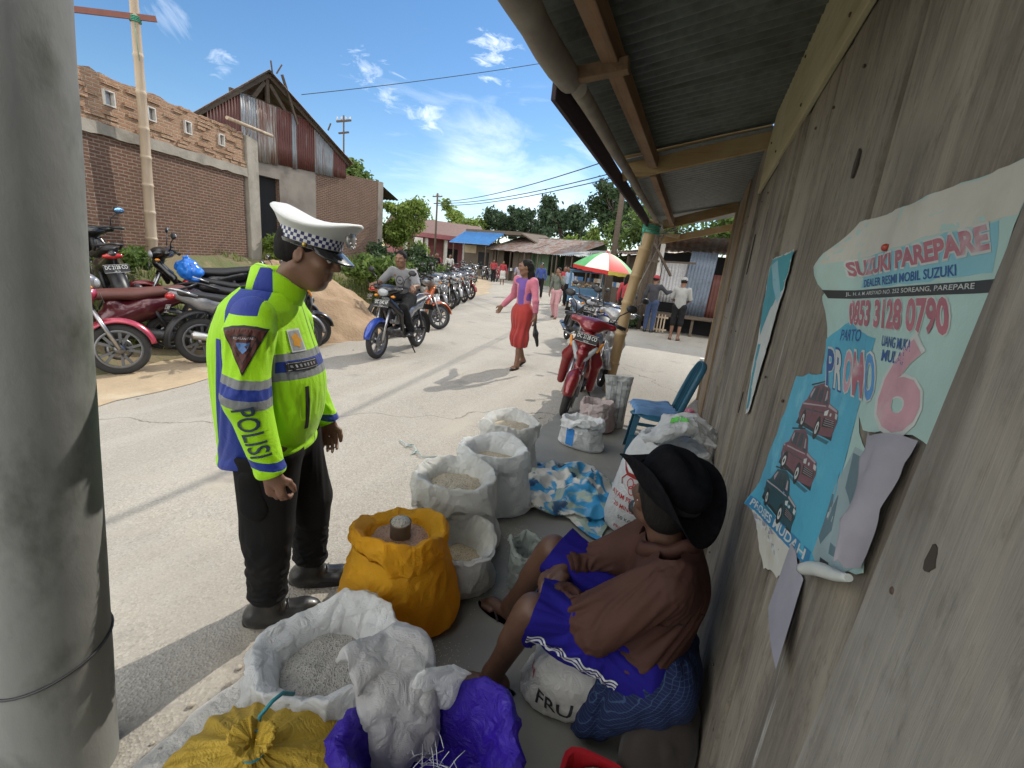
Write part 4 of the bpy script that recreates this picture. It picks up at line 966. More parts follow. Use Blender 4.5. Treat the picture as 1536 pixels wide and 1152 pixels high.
b = MB(); b.box((0, 0, .60), (1.22, .74, .5)); b.box((0, 0, 1.49), (1.3, .82, .04)); b.build('body', plain('cart_blue_panel', (.07, .17, .30), .6), ct, bevel=.01)
b = MB(); 
for k in range(14): b.ell((rnd.uniform(-.5, .5), rnd.uniform(-.25, .25), .9+.1*rnd.random()), (.07, .06, .05), nu=5, nv=7, mat=k % 2)
b.build('snacks', [plain('fried_snack', (.42, .26, .12), .6), plain('snack_white', (.6, .55, .45), .6)], ct)
for x in (-.62, .62): b = MB(); b.tube([(x+.03*math.cos(0), .28*math.cos(a), .3+.28*math.sin(a)) for a in np.linspace(0, 2*PI, 17)[:-1]], .03, 6, closed=True); b.build('wheel', plain('tyre_far', (.02, .02, .02), .8), ct)
# ---------------------------------------------------------------- motorcycles
M_tyre = mat('tyre_rubber', (.022, .022, .023), (.035, .034, .032), 8, .85, bmp=.2); M_rim = plain('rim_metal', (.20, .20, .21), .35, .85); M_chrome = plain('steel', (.45, .45, .46), .28, .9)
M_blk = plain('black_plastic', (.018, .018, .02), .45); M_eng = mat('engine_alloy', (.10, .10, .105), (.06, .06, .062), 12, .5, .6); M_seat = plain('seat_vinyl', (.015, .015, .016), .5)
M_lens = plain('lens_clear', (.36, .38, .40), .1, coat=.6); M_redlens = plain('tail_red', (.45, .02, .02), .2, coat=.5); M_orange = plain('indicator', (.7, .25, .02), .25)
M_mirror = plain('mirror_glass', (.6, .65, .7), .04, 1.0); M_plate = plain('plate_black', (.012, .012, .013), .5); M_pw = plain('plate_white', (.62, .62, .6), .6)
def paint(n, c, metal=.25): return mat('paint_'+n, c, tuple(x*.85 for x in c), 30, .28, metal, coat=.7)
P_base = paint('base', (.2, .02, .025)); P_trim = paint('trim', (.03, .03, .033))
def wheel(name, x, r, tr, parent, spokes=5):
    a = np.linspace(0, 2*PI, 33)[:-1]; b = MB()
    prof = [(r-.012, -tr*.75), (r+tr*.55, -tr), (r+tr*1.2, -tr*.6), (r+tr*1.42, 0), (r+tr*1.2, tr*.6), (r+tr*.55, tr), (r-.012, tr*.75)]
    Rm = np.array([[1, 0, 0], [0, 0, 1], [0, -1, 0.]])
    b.lathe(prof, 36, (x, 0, r+tr*1.42), Rm); o = b.build(name, M_tyre, parent)
    c = V(x, 0, r+tr*1.42); b = MB(); b.lathe([(r-.035, -tr*.55), (r, -tr*.75), (r+.002, 0), (r, tr*.75), (r-.035, tr*.55), (r-.035, -tr*.55)], 36, c, Rm)
    b.lathe([(.0, -.055), (.05, -.055), (.055, 0), (.05, .055), (0, .055)], 14, c, Rm)
    for k in range(spokes):
        for q in (-1, 1):
            t = 2*PI*k/spokes; t2 = t+q*.22; b.bar(c+V(.04*math.cos(t), 0, .04*math.sin(t)), c+V((r-.03)*math.cos(t2), 0, (r-.03)*math.sin(t2)), .028, .016, up=(0, 1, 0))
    b.lathe([(.085, -.006), (.12, -.006), (.12, .006), (.085, .006), (.085, -.006)], 20, c+V(0, .062, 0), Rm)
    b.build('rim', M_rim, o); return o
def fender(name, m, c, r, a0, a1, w, parent, th=.0):
    P = np.zeros((16, 7, 3))
    for i, a in enumerate(np.linspace(a0, a1, 16)):
        for j, u in enumerate(np.linspace(-1, 1, 7)):
            taper = w*(1-.25*abs(2*i/15-1)**3); rr = r-.05*u*u; P[i, j] = (c[0]+rr*math.cos(a), u*taper, c[2]+rr*math.sin(a))
    b = MB(); b.grid(P); return b.build(name, m, parent, solid=.004)
def plate(parent, c, n, up, txt, w=.24, h=.10):
    n = nrm(n); up = nrm(np.array(up)-n*np.dot(up, n)); r = np.cross(up, n); R = np.array([r, up, n]).T
    b = MB(); b.box(c, (w, h, .004), R); o = b.build('license_plate', M_plate, parent)
    v, f = text_mesh(txt, .062, .012, width=w*.86); v2, f2 = text_mesh('08 26', .024, .005)
    v[:, 1] += .013; v2[:, 1] -= .032; q = MB(); q.add(v, f); q.add(v2, f2); q.box((0, -.046, 0), (w*.96, .003, .0005)); q.box((0, .047, 0), (w*.96, .003, .0005))
    q.map(lambda p: np.array(c)+(p+V(0, 0, .003)) @ R.T); q.build('plate_number', M_pw, o); return o
def mirrors(parent, x, z, hw, glass=M_mirror):
    for s in (-1, 1):
        b = MB(); b.tube([(x, s*hw*.75, z), (x-.01, s*hw*.85, z+.10), (x-.03, s*(hw+.04), z+.17)], .007, 6); c = V(x-.03, s*(hw+.06), z+.20)
        R = roty(-.15) @ rotz(s*.25); b.ell(c, (.022, .062, .042), R, 7, 14); o = b.build('mirror', M_blk, parent)
        b = MB(); b.ell(c-V(.016, 0, 0), (.009, .055, .036), R, 5, 14); b.build('mirror_glass', glass, o)
def handlebar(parent, x, z, hw=.34):
    b = MB(); b.tube([(x-.10, -hw, z-.01), (x-.05, -hw*.55, z+.015), (x, 0, z), (x-.05, hw*.55, z+.015), (x-.10, hw, z-.01)], .012, 8)
    for s in (-1, 1):
        b.tube([(x-.10, s*hw, z-.01), (x-.065, s*(hw-.13), z+.008)], .019, 10); b.tube([(x-.03, s*(hw-.14), z+.0), (x-.02, s*(hw-.02), z-.02)], .006, 5)
    b.build('handlebar', M_blk, parent)
def underbone(name, label, txt='DC 2542 AP'):
    t = thing(name, label, 'motorcycle'); r, tr = .215, .042; R_ = r+tr*1.42
    wheel('front_wheel', .63, r, tr*.9, t); wheel('rear_wheel', -.60, r, tr, t)
    b = MB()
    for s in (-1, 1): q = MB(); q.tube([(.63, s*.075, R_), (.44, s*.075, .72)], [.022, .018], 8); q.build('fork', M_chrome, t); q = MB(); q.tube([(-.60, s*.09, R_+.02), (-.42, s*.10, .66)], [.025, .02], 8); q.build('shock_absorber', M_blk, t); q = MB(); q.bar((-.62, s*.085, R_), (-.1, s*.07, .33), .03, .045); q.build('swing_arm', M_blk, t)
    b.tube([(.46, 0, .68), (.38, 0, .95)], .03, 8); b.bar((.40, 0, .70), (.0, 0, .42), .06, .06); b.bar((0, 0, .42), (-.7, 0, .70), .06, .06); b.build('frame', M_blk, t)
    fender('front_fender', P_base, (.63, 0, R_), R_+.05, .15, 2.35, .065, t); fender('rear_fender', M_blk, (-.60, 0, R_), R_+.10, 1.3, 3.35, .08, t)
    s = SDF().cap((.12, 0, .50), (-.18, 0, .62), .11, .12, .05, (0, 1, 0), 1.15).cap((-.18, 0, .62), (-.55, 0, .73), .12, .10, .05, (0, 1, 0), 1.1).cap((-.55, 0, .73), (-.85, 0, .83), .09, .035, .05, (0, 1, 0), .95)
    s.build('tail_cover', P_base, t, .016, cut=lambda p: (.46+.02*p[..., 0])-p[..., 2])
    s = SDF()
    for k in (-1, 1): s.cap((.46, k*.06, .84), (.30, k*.17, .66), .05, .045, .04, (.8, 0, .6), 1.7).cap((.30, k*.17, .66), (.22, k*.17, .40), .05, .03, .04, (1, 0, 0), 1.7)
    s.cap((.47, 0, .86), (.36, 0, .60), .07, .05, .05, (1, 0, .2), 1.5); s.build('leg_shield', P_base, t, .014)
    SDF().ell((.38, 0, .985), (.13, .15, .075), .04).ell((.45, 0, .95), (.09, .10, .08), .04).cap((.36, -.2, 1.0), (.36, .2, 1.0), .035, .035, .05).build('front_cowl', P_trim, t, .014)
    b = MB(); b.ell((.505, 0, .955), (.045, .085, .058), roty(-.2)); b.build('headlight', M_lens, t)
    for k in (-1, 1): b = MB(); b.ell((.46, k*.135, .90), (.03, .035, .02)); b.build('indicator', M_orange, t)
    SDF().cap((.12, 0, .745), (-.30, 0, .755), .10, .115, .03, (0, 0, 1), 1.9).cap((-.30, 0, .755), (-.72, 0, .83), .115, .09, .03, (0, 0, 1), 1.9).build('seat', M_seat, t, .014)
    SDF().ell((-.86, 0, .80), (.05, .085, .04)).build('tail_light', M_redlens, t, .012); b = MB(); b.tube([(-.62, -.11, .80), (-.80, -.11, .87), (-.90, 0, .89), (-.80, .11, .87), (-.62, .11, .80)], .013, 7); b.build('grab_rail', M_chrome, t)
    SDF().cap((.08, 0, .34), (.26, 0, .36), .085, .07).ell((-.02, 0, .34), (.16, .13, .11)).ell((.02, .10, .33), (.10, .05, .09)).build('engine', M_eng, t, .014)
    b = MB(); b.tube([(.22, -.06, .30), (.12, -.13, .22), (-.2, -.14, .22)], .018, 8); b.tube([(-.2, -.14, .22), (-.3, -.15, .25), (-.72, -.17, .36), (-.74, -.17, .365)], [.025, .042, .048, .02], 12); b.build('exhaust', M_chrome, t)
    for k in (-1, 1): b = MB(); b.bar((.0, k*.10, .27), (.0, k*.27, .27), .03, .025); b.build('footrest', M_blk, t); b = MB(); b.bar((-.42, k*.1, .36), (-.42, k*.24, .37), .025); b.build('footrest', M_blk, t)
    b = MB(); b.bar((-.05, .12, .25), (-.12, .22, .0), .02); b.build('stand', M_blk, t)
    handlebar(t, .34, 1.03); mirrors(t, .32, 1.05, .28); plate(t, (.545, 0, .80), (1, 0, .25), (0, 0, 1), txt); plate(t, (-.90, 0, .66), (-1, 0, .35), (0, 0, 1), txt); return t
def scooter(name, label, txt='DC 2128 CO'):
    t = thing(name, label, 'motor scooter'); r, tr = .185, .046; R_ = r+tr*1.42
    wheel('front_wheel', .62, r, tr*.85, t); wheel('rear_wheel', -.60, r, tr, t)
    b = MB()
    for s in (-1, 1): q = MB(); q.tube([(.62, s*.075, R_), (.47, s*.07, .62)], [.022, .018], 8); q.build('fork', M_chrome, t); q = MB(); q.tube([(-.60, s*.11, R_+.05), (-.46, s*.11, .62)], [.026, .02], 8); q.build('shock_absorber', M_blk, t)
    b.tube([(.48, 0, .58), (.38, 0, .98)], .03, 8); b.build('frame', M_blk, t)
    fender('front_fender', P_base, (.62, 0, R_), R_+.045, .2, 2.4, .07, t); fender('rear_fender', M_blk, (-.60, 0, R_), R_+.09, 1.4, 3.3, .08, t)
    s = SDF()
    for k in (-1, 1): s.cap((.50, k*.07, .86), (.40, k*.16, .62), .055, .06, .05, (1, 0, .3), 1.7).cap((.40, k*.16, .62), (.30, k*.17, .30), .06, .045, .05, (1, 0, 0), 1.8)
    s.cap((.52, 0, .86), (.50, 0, .62), .08, .05, .06, (1, 0, 0), 1.4).cap((.56, 0, .70), (.54, 0, .58), .07, .03, .04); s.build('front_apron', P_base, t, .014)
    for k in (-1, 1):   # twin lamps set in a V
        SDF().cap((.545, k*.125, .79), (.575, k*.040, .66), .022, .034, .01, (1, 0, 0), 1.6).build('headlight', M_lens, t, .009)
        SDF().cap((.50, k*.17, .84), (.545, k*.14, .76), .018, .014, .01).build('indicator', M_orange, t, .009)
    SDF().cap((.32, 0, .27), (-.15, 0, .27), .05, .05, .04, (0, 1, 0), .33).build('floor_board', M_blk, t, .016)
    SDF().cap((-.05, 0, .42), (-.40, 0, .60), .15, .15, .06, (0, 1, 0), 1.05).cap((-.40, 0, .60), (-.88, 0, .78), .13, .045, .06, (0, 1, 0), .95).cap((-.08, 0, .30), (-.1, 0, .62), .09, .10, .05).build('tail_cover', P_base, t, .016, cut=lambda p: (.40-.25*p[..., 0])*0+(.30-.22*(p[..., 0]+.1))-p[..., 2])
    SDF().cap((.05, 0, .735), (-.30, 0, .755), .11, .125, .03, (0, 0, 1), 1.8).cap((-.30, 0, .755), (-.74, 0, .83), .125, .09, .03, (0, 0, 1), 1.9).build('seat', M_seat, t, .014)
    SDF().ell((.38, 0, 1.0), (.11, .15, .07), .04).cap((.36, -.22, 1.02), (.36, .22, 1.02), .035, .035, .05).ell((.44, 0, .97), (.09, .11, .06), .04).build('handle_cover', P_base, t, .014)
    SDF().ell((-.87, 0, .76), (.05, .10, .035)).build('tail_light', M_redlens, t, .012); b = MB(); b.tube([(-.62, -.12, .82), (-.82, -.12, .88), (-.92, 0, .90), (-.82, .12, .88), (-.62, .12, .82)], .014, 7); b.build('grab_rail', M_blk, t)
    SDF().cap((-.12, .05, .30), (-.60, .10, R_), .09, .07, .04).ell((-.15, 0, .30), (.14, .12, .10)).build('engine', M_eng, t, .016)
    b = MB(); b.tube([(-.1, -.08, .22), (-.3, -.14, .22), (-.4, -.15, .26), (-.76, -.17, .36), (-.78, -.17, .365)], [.018, .022, .05, .055, .02], 12); b.build('exhaust', M_blk, t)
    b = MB(); b.bar((-.15, .1, .2), (-.18, .24, .0), .02); b.build('stand', M_blk, t)
    handlebar(t, .33, 1.04); mirrors(t, .32, 1.06, .28); plate(t, (.60, 0, .875), (1, 0, .5), (0, 0, 1), txt); plate(t, (-.92, 0, .62), (-1, 0, .4), (0, 0, 1), txt); return t
PT = {k: paint(k, c) for k, c in dict(red=(.21, .012, .016), maroon=(.10, .012, .02), black=(.012, .012, .013), blue=(.02, .06, .36), white=(.36, .36, .36), silver=(.22, .22, .23), grey=(.10, .10, .11), orange=(.5, .12, .03), pinkred=(.46, .05, .09)).items()}
M_brownseat = plain('seat_brown', (.13, .045, .035), .55); M_bluemirror = plain('mirror_blue', (.25, .5, .9), .05, .9)
def sw(p, trim='black', seat=None, mir=None):
    d = {'paint_base': PT[p], 'paint_trim': PT[trim]}
    if seat: d['seat_vinyl'] = seat
    if mir: d['mirror_glass'] = mir
    return d
ub = underbone('motorcycle', 'proto'); sc0 = scooter('motor_scooter', 'proto')
used = {'u': False, 's': False}
BIKES = []
def bike(kind, x, y, ang, z, p, label, trim='black', seat=None, mir=None, lean=.12, group='motorcycles parked along the street'):
    o = (ub if kind == 'u' else sc0); o2 = copy_tree(o, None, sw(p, trim, seat, mir))
    o2.rotation_mode = 'ZYX' if False else 'XYZ'
    o2.location = (x, y, z); o2.rotation_euler = (-lean, 0, math.radians(ang)); o2['label'] = label; o2['group'] = group; BIKES.append(o2); return o2
U, S_ = 'u', 's'
bike(S_, -1.17, 5.20, -84, 0, 'red', 'red scooter leaning on its stand, front wheel towards the rice sacks', lean=.16)
bike(S_, -1.22, 6.75, -72, 0, 'white', 'white nosed scooter right behind the red scooter', lean=.14)
bike(U, -1.52, 8.0, -74, 0, 'blue', 'blue motorcycle behind the white nosed scooter, beside the bamboo post', lean=.14)
bike(U, -2.25, 9.3, -62, 0, 'black', 'black motorcycle at the back of the group by the bamboo post', lean=.14)
bike(U, -5.77, 2.27, 63, 0, 'pinkred', 'motorcycle with pinkish red front fender, next to the concrete pole', 'silver')
bike(S_, -6.45, 3.22, 242, 0, 'maroon', 'maroon scooter with a brown seat, its tail towards the officer', seat=M_brownseat)
bike(U, -5.20, 4.22, 70, 0, 'silver', 'silver and black motorcycle partly hidden behind the officer')
bike(S_, -7.15, 3.72, 160, bank_h(-7.15, 3.72)+.02, 'black', 'black scooter seen from behind, with a blue mirror, up on the grass', mir=M_bluemirror)
b5 = bike(U, -6.72, 4.55, 243, .24, 'black', 'black and red motorcycle carrying the blue plastic bag', lean=.1)
for c_ in kids(b5):
    if c_.name.startswith('front_fender'): c_.material_slots[0].link = 'OBJECT'; c_.material_slots[0].material = PT['red']
bike(U, -6.15, 5.05, 64, .05, 'black', 'low black motorcycle in front of the sand heap')
bike(S_, -5.60, 4.80, 62, 0, 'black', 'black scooter whose front wheel shows past the chest of the officer')
bike(U, -5.30, 7.95, 62, 0, 'orange', 'orange and silver motorcycle with a bright muffler parked at the sand heap', 'silver')
for i, (x, y, k, p, tr_, lb) in enumerate([(-6.55, 10.3, U, 'white', 'black', 'white motorcycle, nearest of the row past the rider'), (-6.95, 11.3, S_, 'silver', 'black', 'silver scooter, second of the row past the rider'), (-7.3, 12.4, U, 'black', 'black', 'black motorcycle, third of the row past the rider'),
        (-7.7, 13.6, U, 'white', 'silver', 'white motorcycle, fourth of the row past the rider'), (-8.1, 14.8, S_, 'grey', 'black', 'grey scooter, fifth of the row past the rider'), (-8.6, 16.2, U, 'red', 'black', 'red motorcycle at the far end of the row past the rider')]):
    bike(k, x, y, -38+(i*37 % 11), 0, p, lb, tr_)
for i, (x, y, k, p) in enumerate([(-11.0, 20.5, U, 'black'), (-11.8, 22, S_, 'white'), (-12.6, 23.6, U, 'blue'), (-13.6, 25.6, U, 'grey'), (-14.2, 27.6, S_, 'black'), (-13.2, 19.6, U, 'red'), (-14.6, 21.6, S_, 'black')]):
    bike(k, x, y, -40+(i*41 % 25), 0, p, 'far off '+p+' '+('motorcycle' if k == U else 'scooter')+' in the crowd of bikes below the pink house' + (' (front row)' if False else ''))
for i, (x, y, k, p) in enumerate([(-18.3, 34.8, U, 'black'), (-17.2, 34.2, S_, 'silver'), (-16.2, 33.8, U, 'grey'), (-15.3, 33.3, U, 'white'), (-14.5, 32.6, S_, 'red')]):
    bike(k, x, y, -70+(i*41 % 25), 0, p, 'tiny '+p+' '+('motorcycle' if k == U else 'scooter')+' parked before the dark rusty stalls')
# the blue one being ridden
rb = copy_tree(ub, None, sw('black', 'black')); rb.name = 'ridden_motorcycle'
for c in kids(rb):
    if c.name.startswith('front_fender'): c.material_slots[0].link = 'OBJECT'; c.material_slots[0].material = PT['blue']
    if c.name.startswith('tail_cover'): c.material_slots[0].link = 'OBJECT'; c.material_slots[0].material = PT['silver']
RBA = math.atan2(-1.20, .12); rb.location = (-4.22, 5.97, 0); rb.rotation_euler = (0, 0, RBA); tag(rb, 'black motorcycle with blue front fender being ridden down the street', 'motorcycle')
# the prototypes themselves join the far crowd
ub.location = (-15.3, 23.4, 0); ub.rotation_euler = (-.12, 0, math.radians(-35)); tag(ub, 'far off dark red motorcycle at the left edge of the crowd of bikes', 'motorcycle', 'motorcycles parked along the street')
sc0.location = (-12.4, 18.4, 0); sc0.rotation_euler = (-.12, 0, math.radians(-42)); tag(sc0, 'far off dark red scooter at the near end of the crowd of bikes', 'motor scooter', 'motorcycles parked along the street')
# blue carrier bag hanging on the black and red motorcycle
v, f = SDF().ell((0, 0, .17), (.15, .14, .15), .05).ell((.05, .03, .10), (.13, .12, .11), .05).cap((0, 0, .28), (.03, 0, .40), .05, .02, .05).mesh(.012, lambda p: .03*ridge(p, 9, 3)+.015*vnoise(p, 22, 5), .05)
o = mesh('plastic_bag', v+V(-6.62, 4.36, .62+.24), f, plain('blue_plastic', (.03, .20, .72), .25, coat=.3), None, True); tag(o, 'bright blue plastic bag hanging on the black and red motorcycle', 'bag')
# ---------------------------------------------------------------- people
M_skin = mat('skin', (.20, .105, .065), (.165, .083, .05), 14, .5, spec=.4, sss=.05); M_skin2 = mat('skin_officer', (.195, .102, .066), (.16, .082, .052), 14, .5, spec=.4, sss=.05); M_skin3 = mat('skin_dark', (.105, .054, .035), (.082, .042, .027), 14, .5, spec=.4, sss=.05)
M_hair = mat('black_hair', (.008, .007, .007), (.013, .012, .011), 60, .75, spec=.15, stretch=(1, 1, .2), bmp=.4, bsc=160); M_lip = plain('lip', (.17, .065, .055), .45); M_eye = plain('eye_white', (.5, .48, .45), .3); M_iris = plain('eye_dark', (.012, .01, .01), .2)
def hframe(yaw, pitch, roll=0): return rotz(yaw) @ roty(pitch) @ rotx(roll)   # columns forward, left, up; pitch > 0 looks down
def add_head(s, c, R, k=1.0, sharp=True):
    P = lambda x, y, z: V(*c)+R @ (V(x, y, z)*k)
    s.ell(P(-.014, 0, .028), V(.098, .077, .090)*k, .02, R); s.ell(P(.030, 0, -.030), V(.064, .060, .085)*k, .03, R)
    s.cap(P(.050, -.018, -.092), P(.050, .018, -.092), .022*k, .022*k, .03)
    s.cap(P(-.02, -.05, -.055), P(.045, -.022, -.09), .022*k, .016*k, .03).cap(P(-.02, .05, -.055), P(.045, .022, -.09), .022*k, .016*k, .03)
    for q in (-1, 1):
        s.cap(P(.078, q*.045, .036), P(.090, q*.012, .034), .010*k, .010*k, .012)
        s.ell(P(.062, q*.042, -.018), V(.026, .022, .02)*k, .02, R)
        if sharp: s.ell(P(.098, q*.031, .012), V(.016, .019, .011)*k, .008, R, sub=True)
    s.cap(P(.088, 0, .028), P(.110, 0, -.014), .009*k, .013*k, .008); s.cap(P(.100, -.013, -.020), P(.100, .013, -.020), .009*k, .009*k, .006)
    s.cap(P(.084, -.019, -.050), P(.084, .019, -.050), .009*k, .009*k, .006, R[:, 2], 1.3); s.cap(P(.083, -.015, -.062), P(.083, .015, -.062), .010*k, .010*k, .006, R[:, 2], 1.2)
    if sharp: s.cap(P(.100, -.022, -.056), P(.100, .022, -.056), .004*k, .004*k, .003, sub=True)
    for q in (-1, 1):
        E = R @ rotz(q*.35); s.ell(P(-.006, q*.077, .0), V(.021, .009, .032)*k, .008, E)
        if sharp: s.ell(P(.001, q*.086, .002), V(.010, .006, .018)*k, .005, E, sub=True)
def add_hand(s, w, d, n, side, curl=.35, k=1.0, spread=.12):
    """w wrist, d finger direction, n palm normal, side = +1 when the thumb lies at cross(d, n)"""
    w = V(*w); d = nrm(d); n = nrm(V(*n)-d*np.dot(n, d)); l = np.cross(d, n)*side
    s.cap(w-d*.02*k, w+d*.02*k, .026*k, .028*k, .02, n, 1.35); s.cap(w+d*.02*k-l*.018*k, w+d*.085*k-l*.024*k, .020*k, .017*k, .018, n, 1.35).cap(w+d*.02*k+l*.018*k, w+d*.088*k+l*.024*k, .022*k, .018*k, .018, n, 1.35)
    for i, ln in enumerate((.068, .078, .072, .056)):
        o = (1.5-i)*.0195*k; p = w+d*(.088-.004*abs(i-1.2))*k+l*o; a = curl*.6; dd = d+l*spread*(1.5-i)*.35
        for j, f in enumerate((.45, .32, .25)):
            q = p+(nrm(dd)*math.cos(a)+n*math.sin(a))*ln*f*k; s.cap(p, q, (.0092-.0007*j)*k, (.0088-.0009*j)*k, .004); p = q; a += curl*(1.1-.1*i*0)
    b0 = w+d*.022*k+l*.022*k; b1 = b0+(d*.55+l*.62+n*.35)*.045*k; b2 = b1+(d*.85+l*.15+n*.35)*.030*k; b3 = b2+(d*.9-l*.05+n*.3)*.024*k
    s.chain([b0, b1, b2, b3], [.016*k, .012*k, .0105*k, .009*k], .008)
def body_sdf(J, k=1.0, hands=None, sharp=True, feet=True):
    s = SDF(); pel, che, nek = V(*J['pelvis']), V(*J['chest']), V(*J['neck'])
    s.cap(pel, che, .105*k, .12*k, .06, J.get('sq', (1, 0, 0)), 1.25); s.cap(V(*J['shR'])*.75+che*.25, V(*J['shL'])*.75+che*.25, .07*k, .07*k, .06); s.cap(V(*J['hipR']), V(*J['hipL']), .095*k, .095*k, .05)
    hc = V(*J['head']); R = J['headR']; s.cap(che*.3+nek*.7, hc+R @ V(-.02, 0, -.03), .062*k, .054*k, .03)
    add_head(s, hc, R, k, sharp)
    for q in 'RL':
        s.chain([J['sh'+q], J['el'+q]], [.050*k, .040*k], .03); s.chain([J['el'+q], J['wr'+q]], [.040*k, .026*k], .01)
        s.chain([J['hip'+q], J['kn'+q]], [.082*k, .056*k], .03); kn, an = V(*J['kn'+q]), V(*J['an'+q]); cf = nrm(np.cross(np.cross(an-kn, J['fd'+q]), an-kn))
        s.cap(kn, an, .052*k, .036*k, .015); s.cap(kn+(an-kn)*.12-cf*.018*k*-1, kn+(an-kn)*.5-cf*.012*k*-1, .040*k, .034*k, .03)
        fd = nrm(J['fd'+q]); ft = an-V(0, 0, 1)*.045*k if not J.get('fu'+q) is not None else an-V(*J['fu'+q])*.045*k
        if feet:
            s.cap(an, ft-fd*.03*k, .036*k, .034*k, .02); s.cap(ft-fd*.03*k, ft+fd*.10*k, .034*k, .030*k, .02, J.get('fu'+q, (0, 0, 1)), 1.15); lat = np.cross(fd, (0, 0, 1))
            for i in range(5): o = (i-2)*.017*k; b0 = ft+fd*(.10-.012*abs(i-1.5))*k+lat*o-V(0, 0, .010*k); s.cap(b0, b0+fd*.045*k, .0125*k, .011*k, .006)
        hd = (hands or {}).get(q)
        if hd: add_hand(s, J['wr'+q], hd[0], hd[1], hd[2], hd[3], k*(hd[4] if len(hd) > 4 else 1))
    return s
def fold(seed, f=9, amp=.010, st=(1, 1, .45)):
    return lambda p: amp*(ridge(p*V(*st), f, seed)*.7+.5*vnoise(p, f*2.1, seed+3))
def frac(a, b, t): return V(*a)+(V(*b)-V(*a))*t
def top_sdf(J, k=1.0, sl=1.0, inf=.018, hem=None, loose=0.0):
    s = SDF(); pel, che, nek = V(*J['pelvis']), V(*J['chest']), V(*J['neck'])
    s.cap(pel, che, (.118+loose)*k+inf*.4, (.13+loose*.6)*k+inf*.4, .05, J.get('sq', (1, 0, 0)), 1.18); s.cap(V(*J['shR'])*.8+che*.2, V(*J['shL'])*.8+che*.2, .068*k+inf*.6, .068*k+inf*.6, .05); s.cap(che, che*.25+nek*.75, .085*k, .068*k, .05)
    for q in 'RL':
        if sl > .02:
            t = min(1, sl*2); e = frac(J['sh'+q], J['el'+q], t); s.cap(J['sh'+q], e, .055*k+inf, .055*k+inf-.012*t*k, .03)
            if sl > .5: t = (sl-.5)*2; s.cap(J['el'+q], frac(J['el'+q], J['wr'+q], t), .043*k+inf, .043*k-.012*t*k+inf, .02)
    return s
def pants_sdf(J, k=1.0, ln=1.0, inf=.018):
    s = SDF(); pel = V(*J['pelvis']); s.cap(J['hipR'], J['hipL'], .098*k+inf*.5, .098*k+inf*.5, .04); s.cap(pel, V(*J['pelvis'])*.7+V(*J['chest'])*.3, .108*k+inf*.5, .11*k, .04, J.get('sq', (1, 0, 0)), 1.15)
    for q in 'RL':
        t = min(1, ln*2); s.cap(J['hip'+q], frac(J['hip'+q], J['kn'+q], t), .086*k+inf, (.086-.028*t)*k+inf, .03)
        if ln > .5: t = (ln-.5)*2; s.cap(J['kn'+q], frac(J['kn'+q], J['an'+q], t), .058*k+inf, (.058-.016*t)*k+inf, .02)
    return s
def hair_sdf(J, k=1.0, style='short'):
    s = SDF(); c = V(*J['head']); R = J['headR']; P = lambda x, y, z: c+R @ (V(x, y, z)*k)
    s.ell(P(-.024, 0, .038), V(.100, .085, .092)*k, .02, R); s.ell(P(-.055, 0, -.01), V(.065, .075, .07)*k, .02, R)
    if style == 'long': s.chain([P(-.06, 0, 0), P(-.085, .02, -.10), P(-.08, .05, -.19), P(-.07, .07, -.25)], [.075*k, .055*k, .040*k, .02*k], .03)
    if style == 'bun': s.ell(P(-.12, 0, .02), V(.04, .04, .04)*k, .02, R)
    return s
def shoe(J, q, k=1.0, m=None, parent=None, sandal=False, name='shoe', h=.01):
    an = V(*J['an'+q]); fd = nrm(J['fd'+q]); u = V(*J.get('fu'+q, (0, 0, 1))); lat = np.cross(fd, u); ft = an-u*.052*k
    if sandal:
        b = MB(); n = 18; pts = []
        for a in np.linspace(0, 2*PI, n+1)[:-1]: pts.append(ft+fd*(.04+.135*math.cos(a))*k+lat*(.043+.008*math.cos(a))*math.sin(a)*k-u*.042*k)
        b.prism(pts, u*.016*k); b.tube([ft+fd*.12*k-u*.02*k, ft+fd*.09*k+u*.020*k+lat*.012, ft+fd*.03*k+lat*.045*k-u*.02*k], .006*k, 6); b.tube([ft+fd*.12*k-u*.02*k, ft+fd*.09*k+u*.020*k-lat*.012, ft+fd*.03*k-lat*.045*k-u*.02*k], .006*k, 6)
        return b.build('sandal', m, parent)
    s = SDF().cap(ft-fd*.035*k+u*.0, ft+fd*.12*k-u*.012*k, .046*k, .040*k, .03, u, 1.0).cap(an+u*.03*k, ft, .052*k, .046*k, .03).cap(ft+fd*.12*k-u*.012*k, ft+fd*.145*k-u*.014*k, .040*k, .034*k, .02)
    return s.build(name, m, parent, h, cut=lambda p: -((p-(ft-u*.036*k)) @ u))
STAND = dict(pelvis=(0, 0, .95), chest=(0, 0, 1.25), neck=(0, 0, 1.44), head=(.035, 0, 1.575), headR=hframe(0, 0), shR=(0, -.17, 1.38), shL=(0, .17, 1.38), elR=(-.03, -.24, 1.11), elL=(-.03, .24, 1.11), wrR=(.04, -.25, .86), wrL=(.04, .25, .86),
             hipR=(0, -.085, .90), hipL=(0, .085, .90), knR=(.02, -.10, .49), knL=(.02, .10, .49), anR=(-.01, -.10, .09), anL=(-.01, .10, .09), fdR=(1, -.2, 0), fdL=(1, .2, 0))
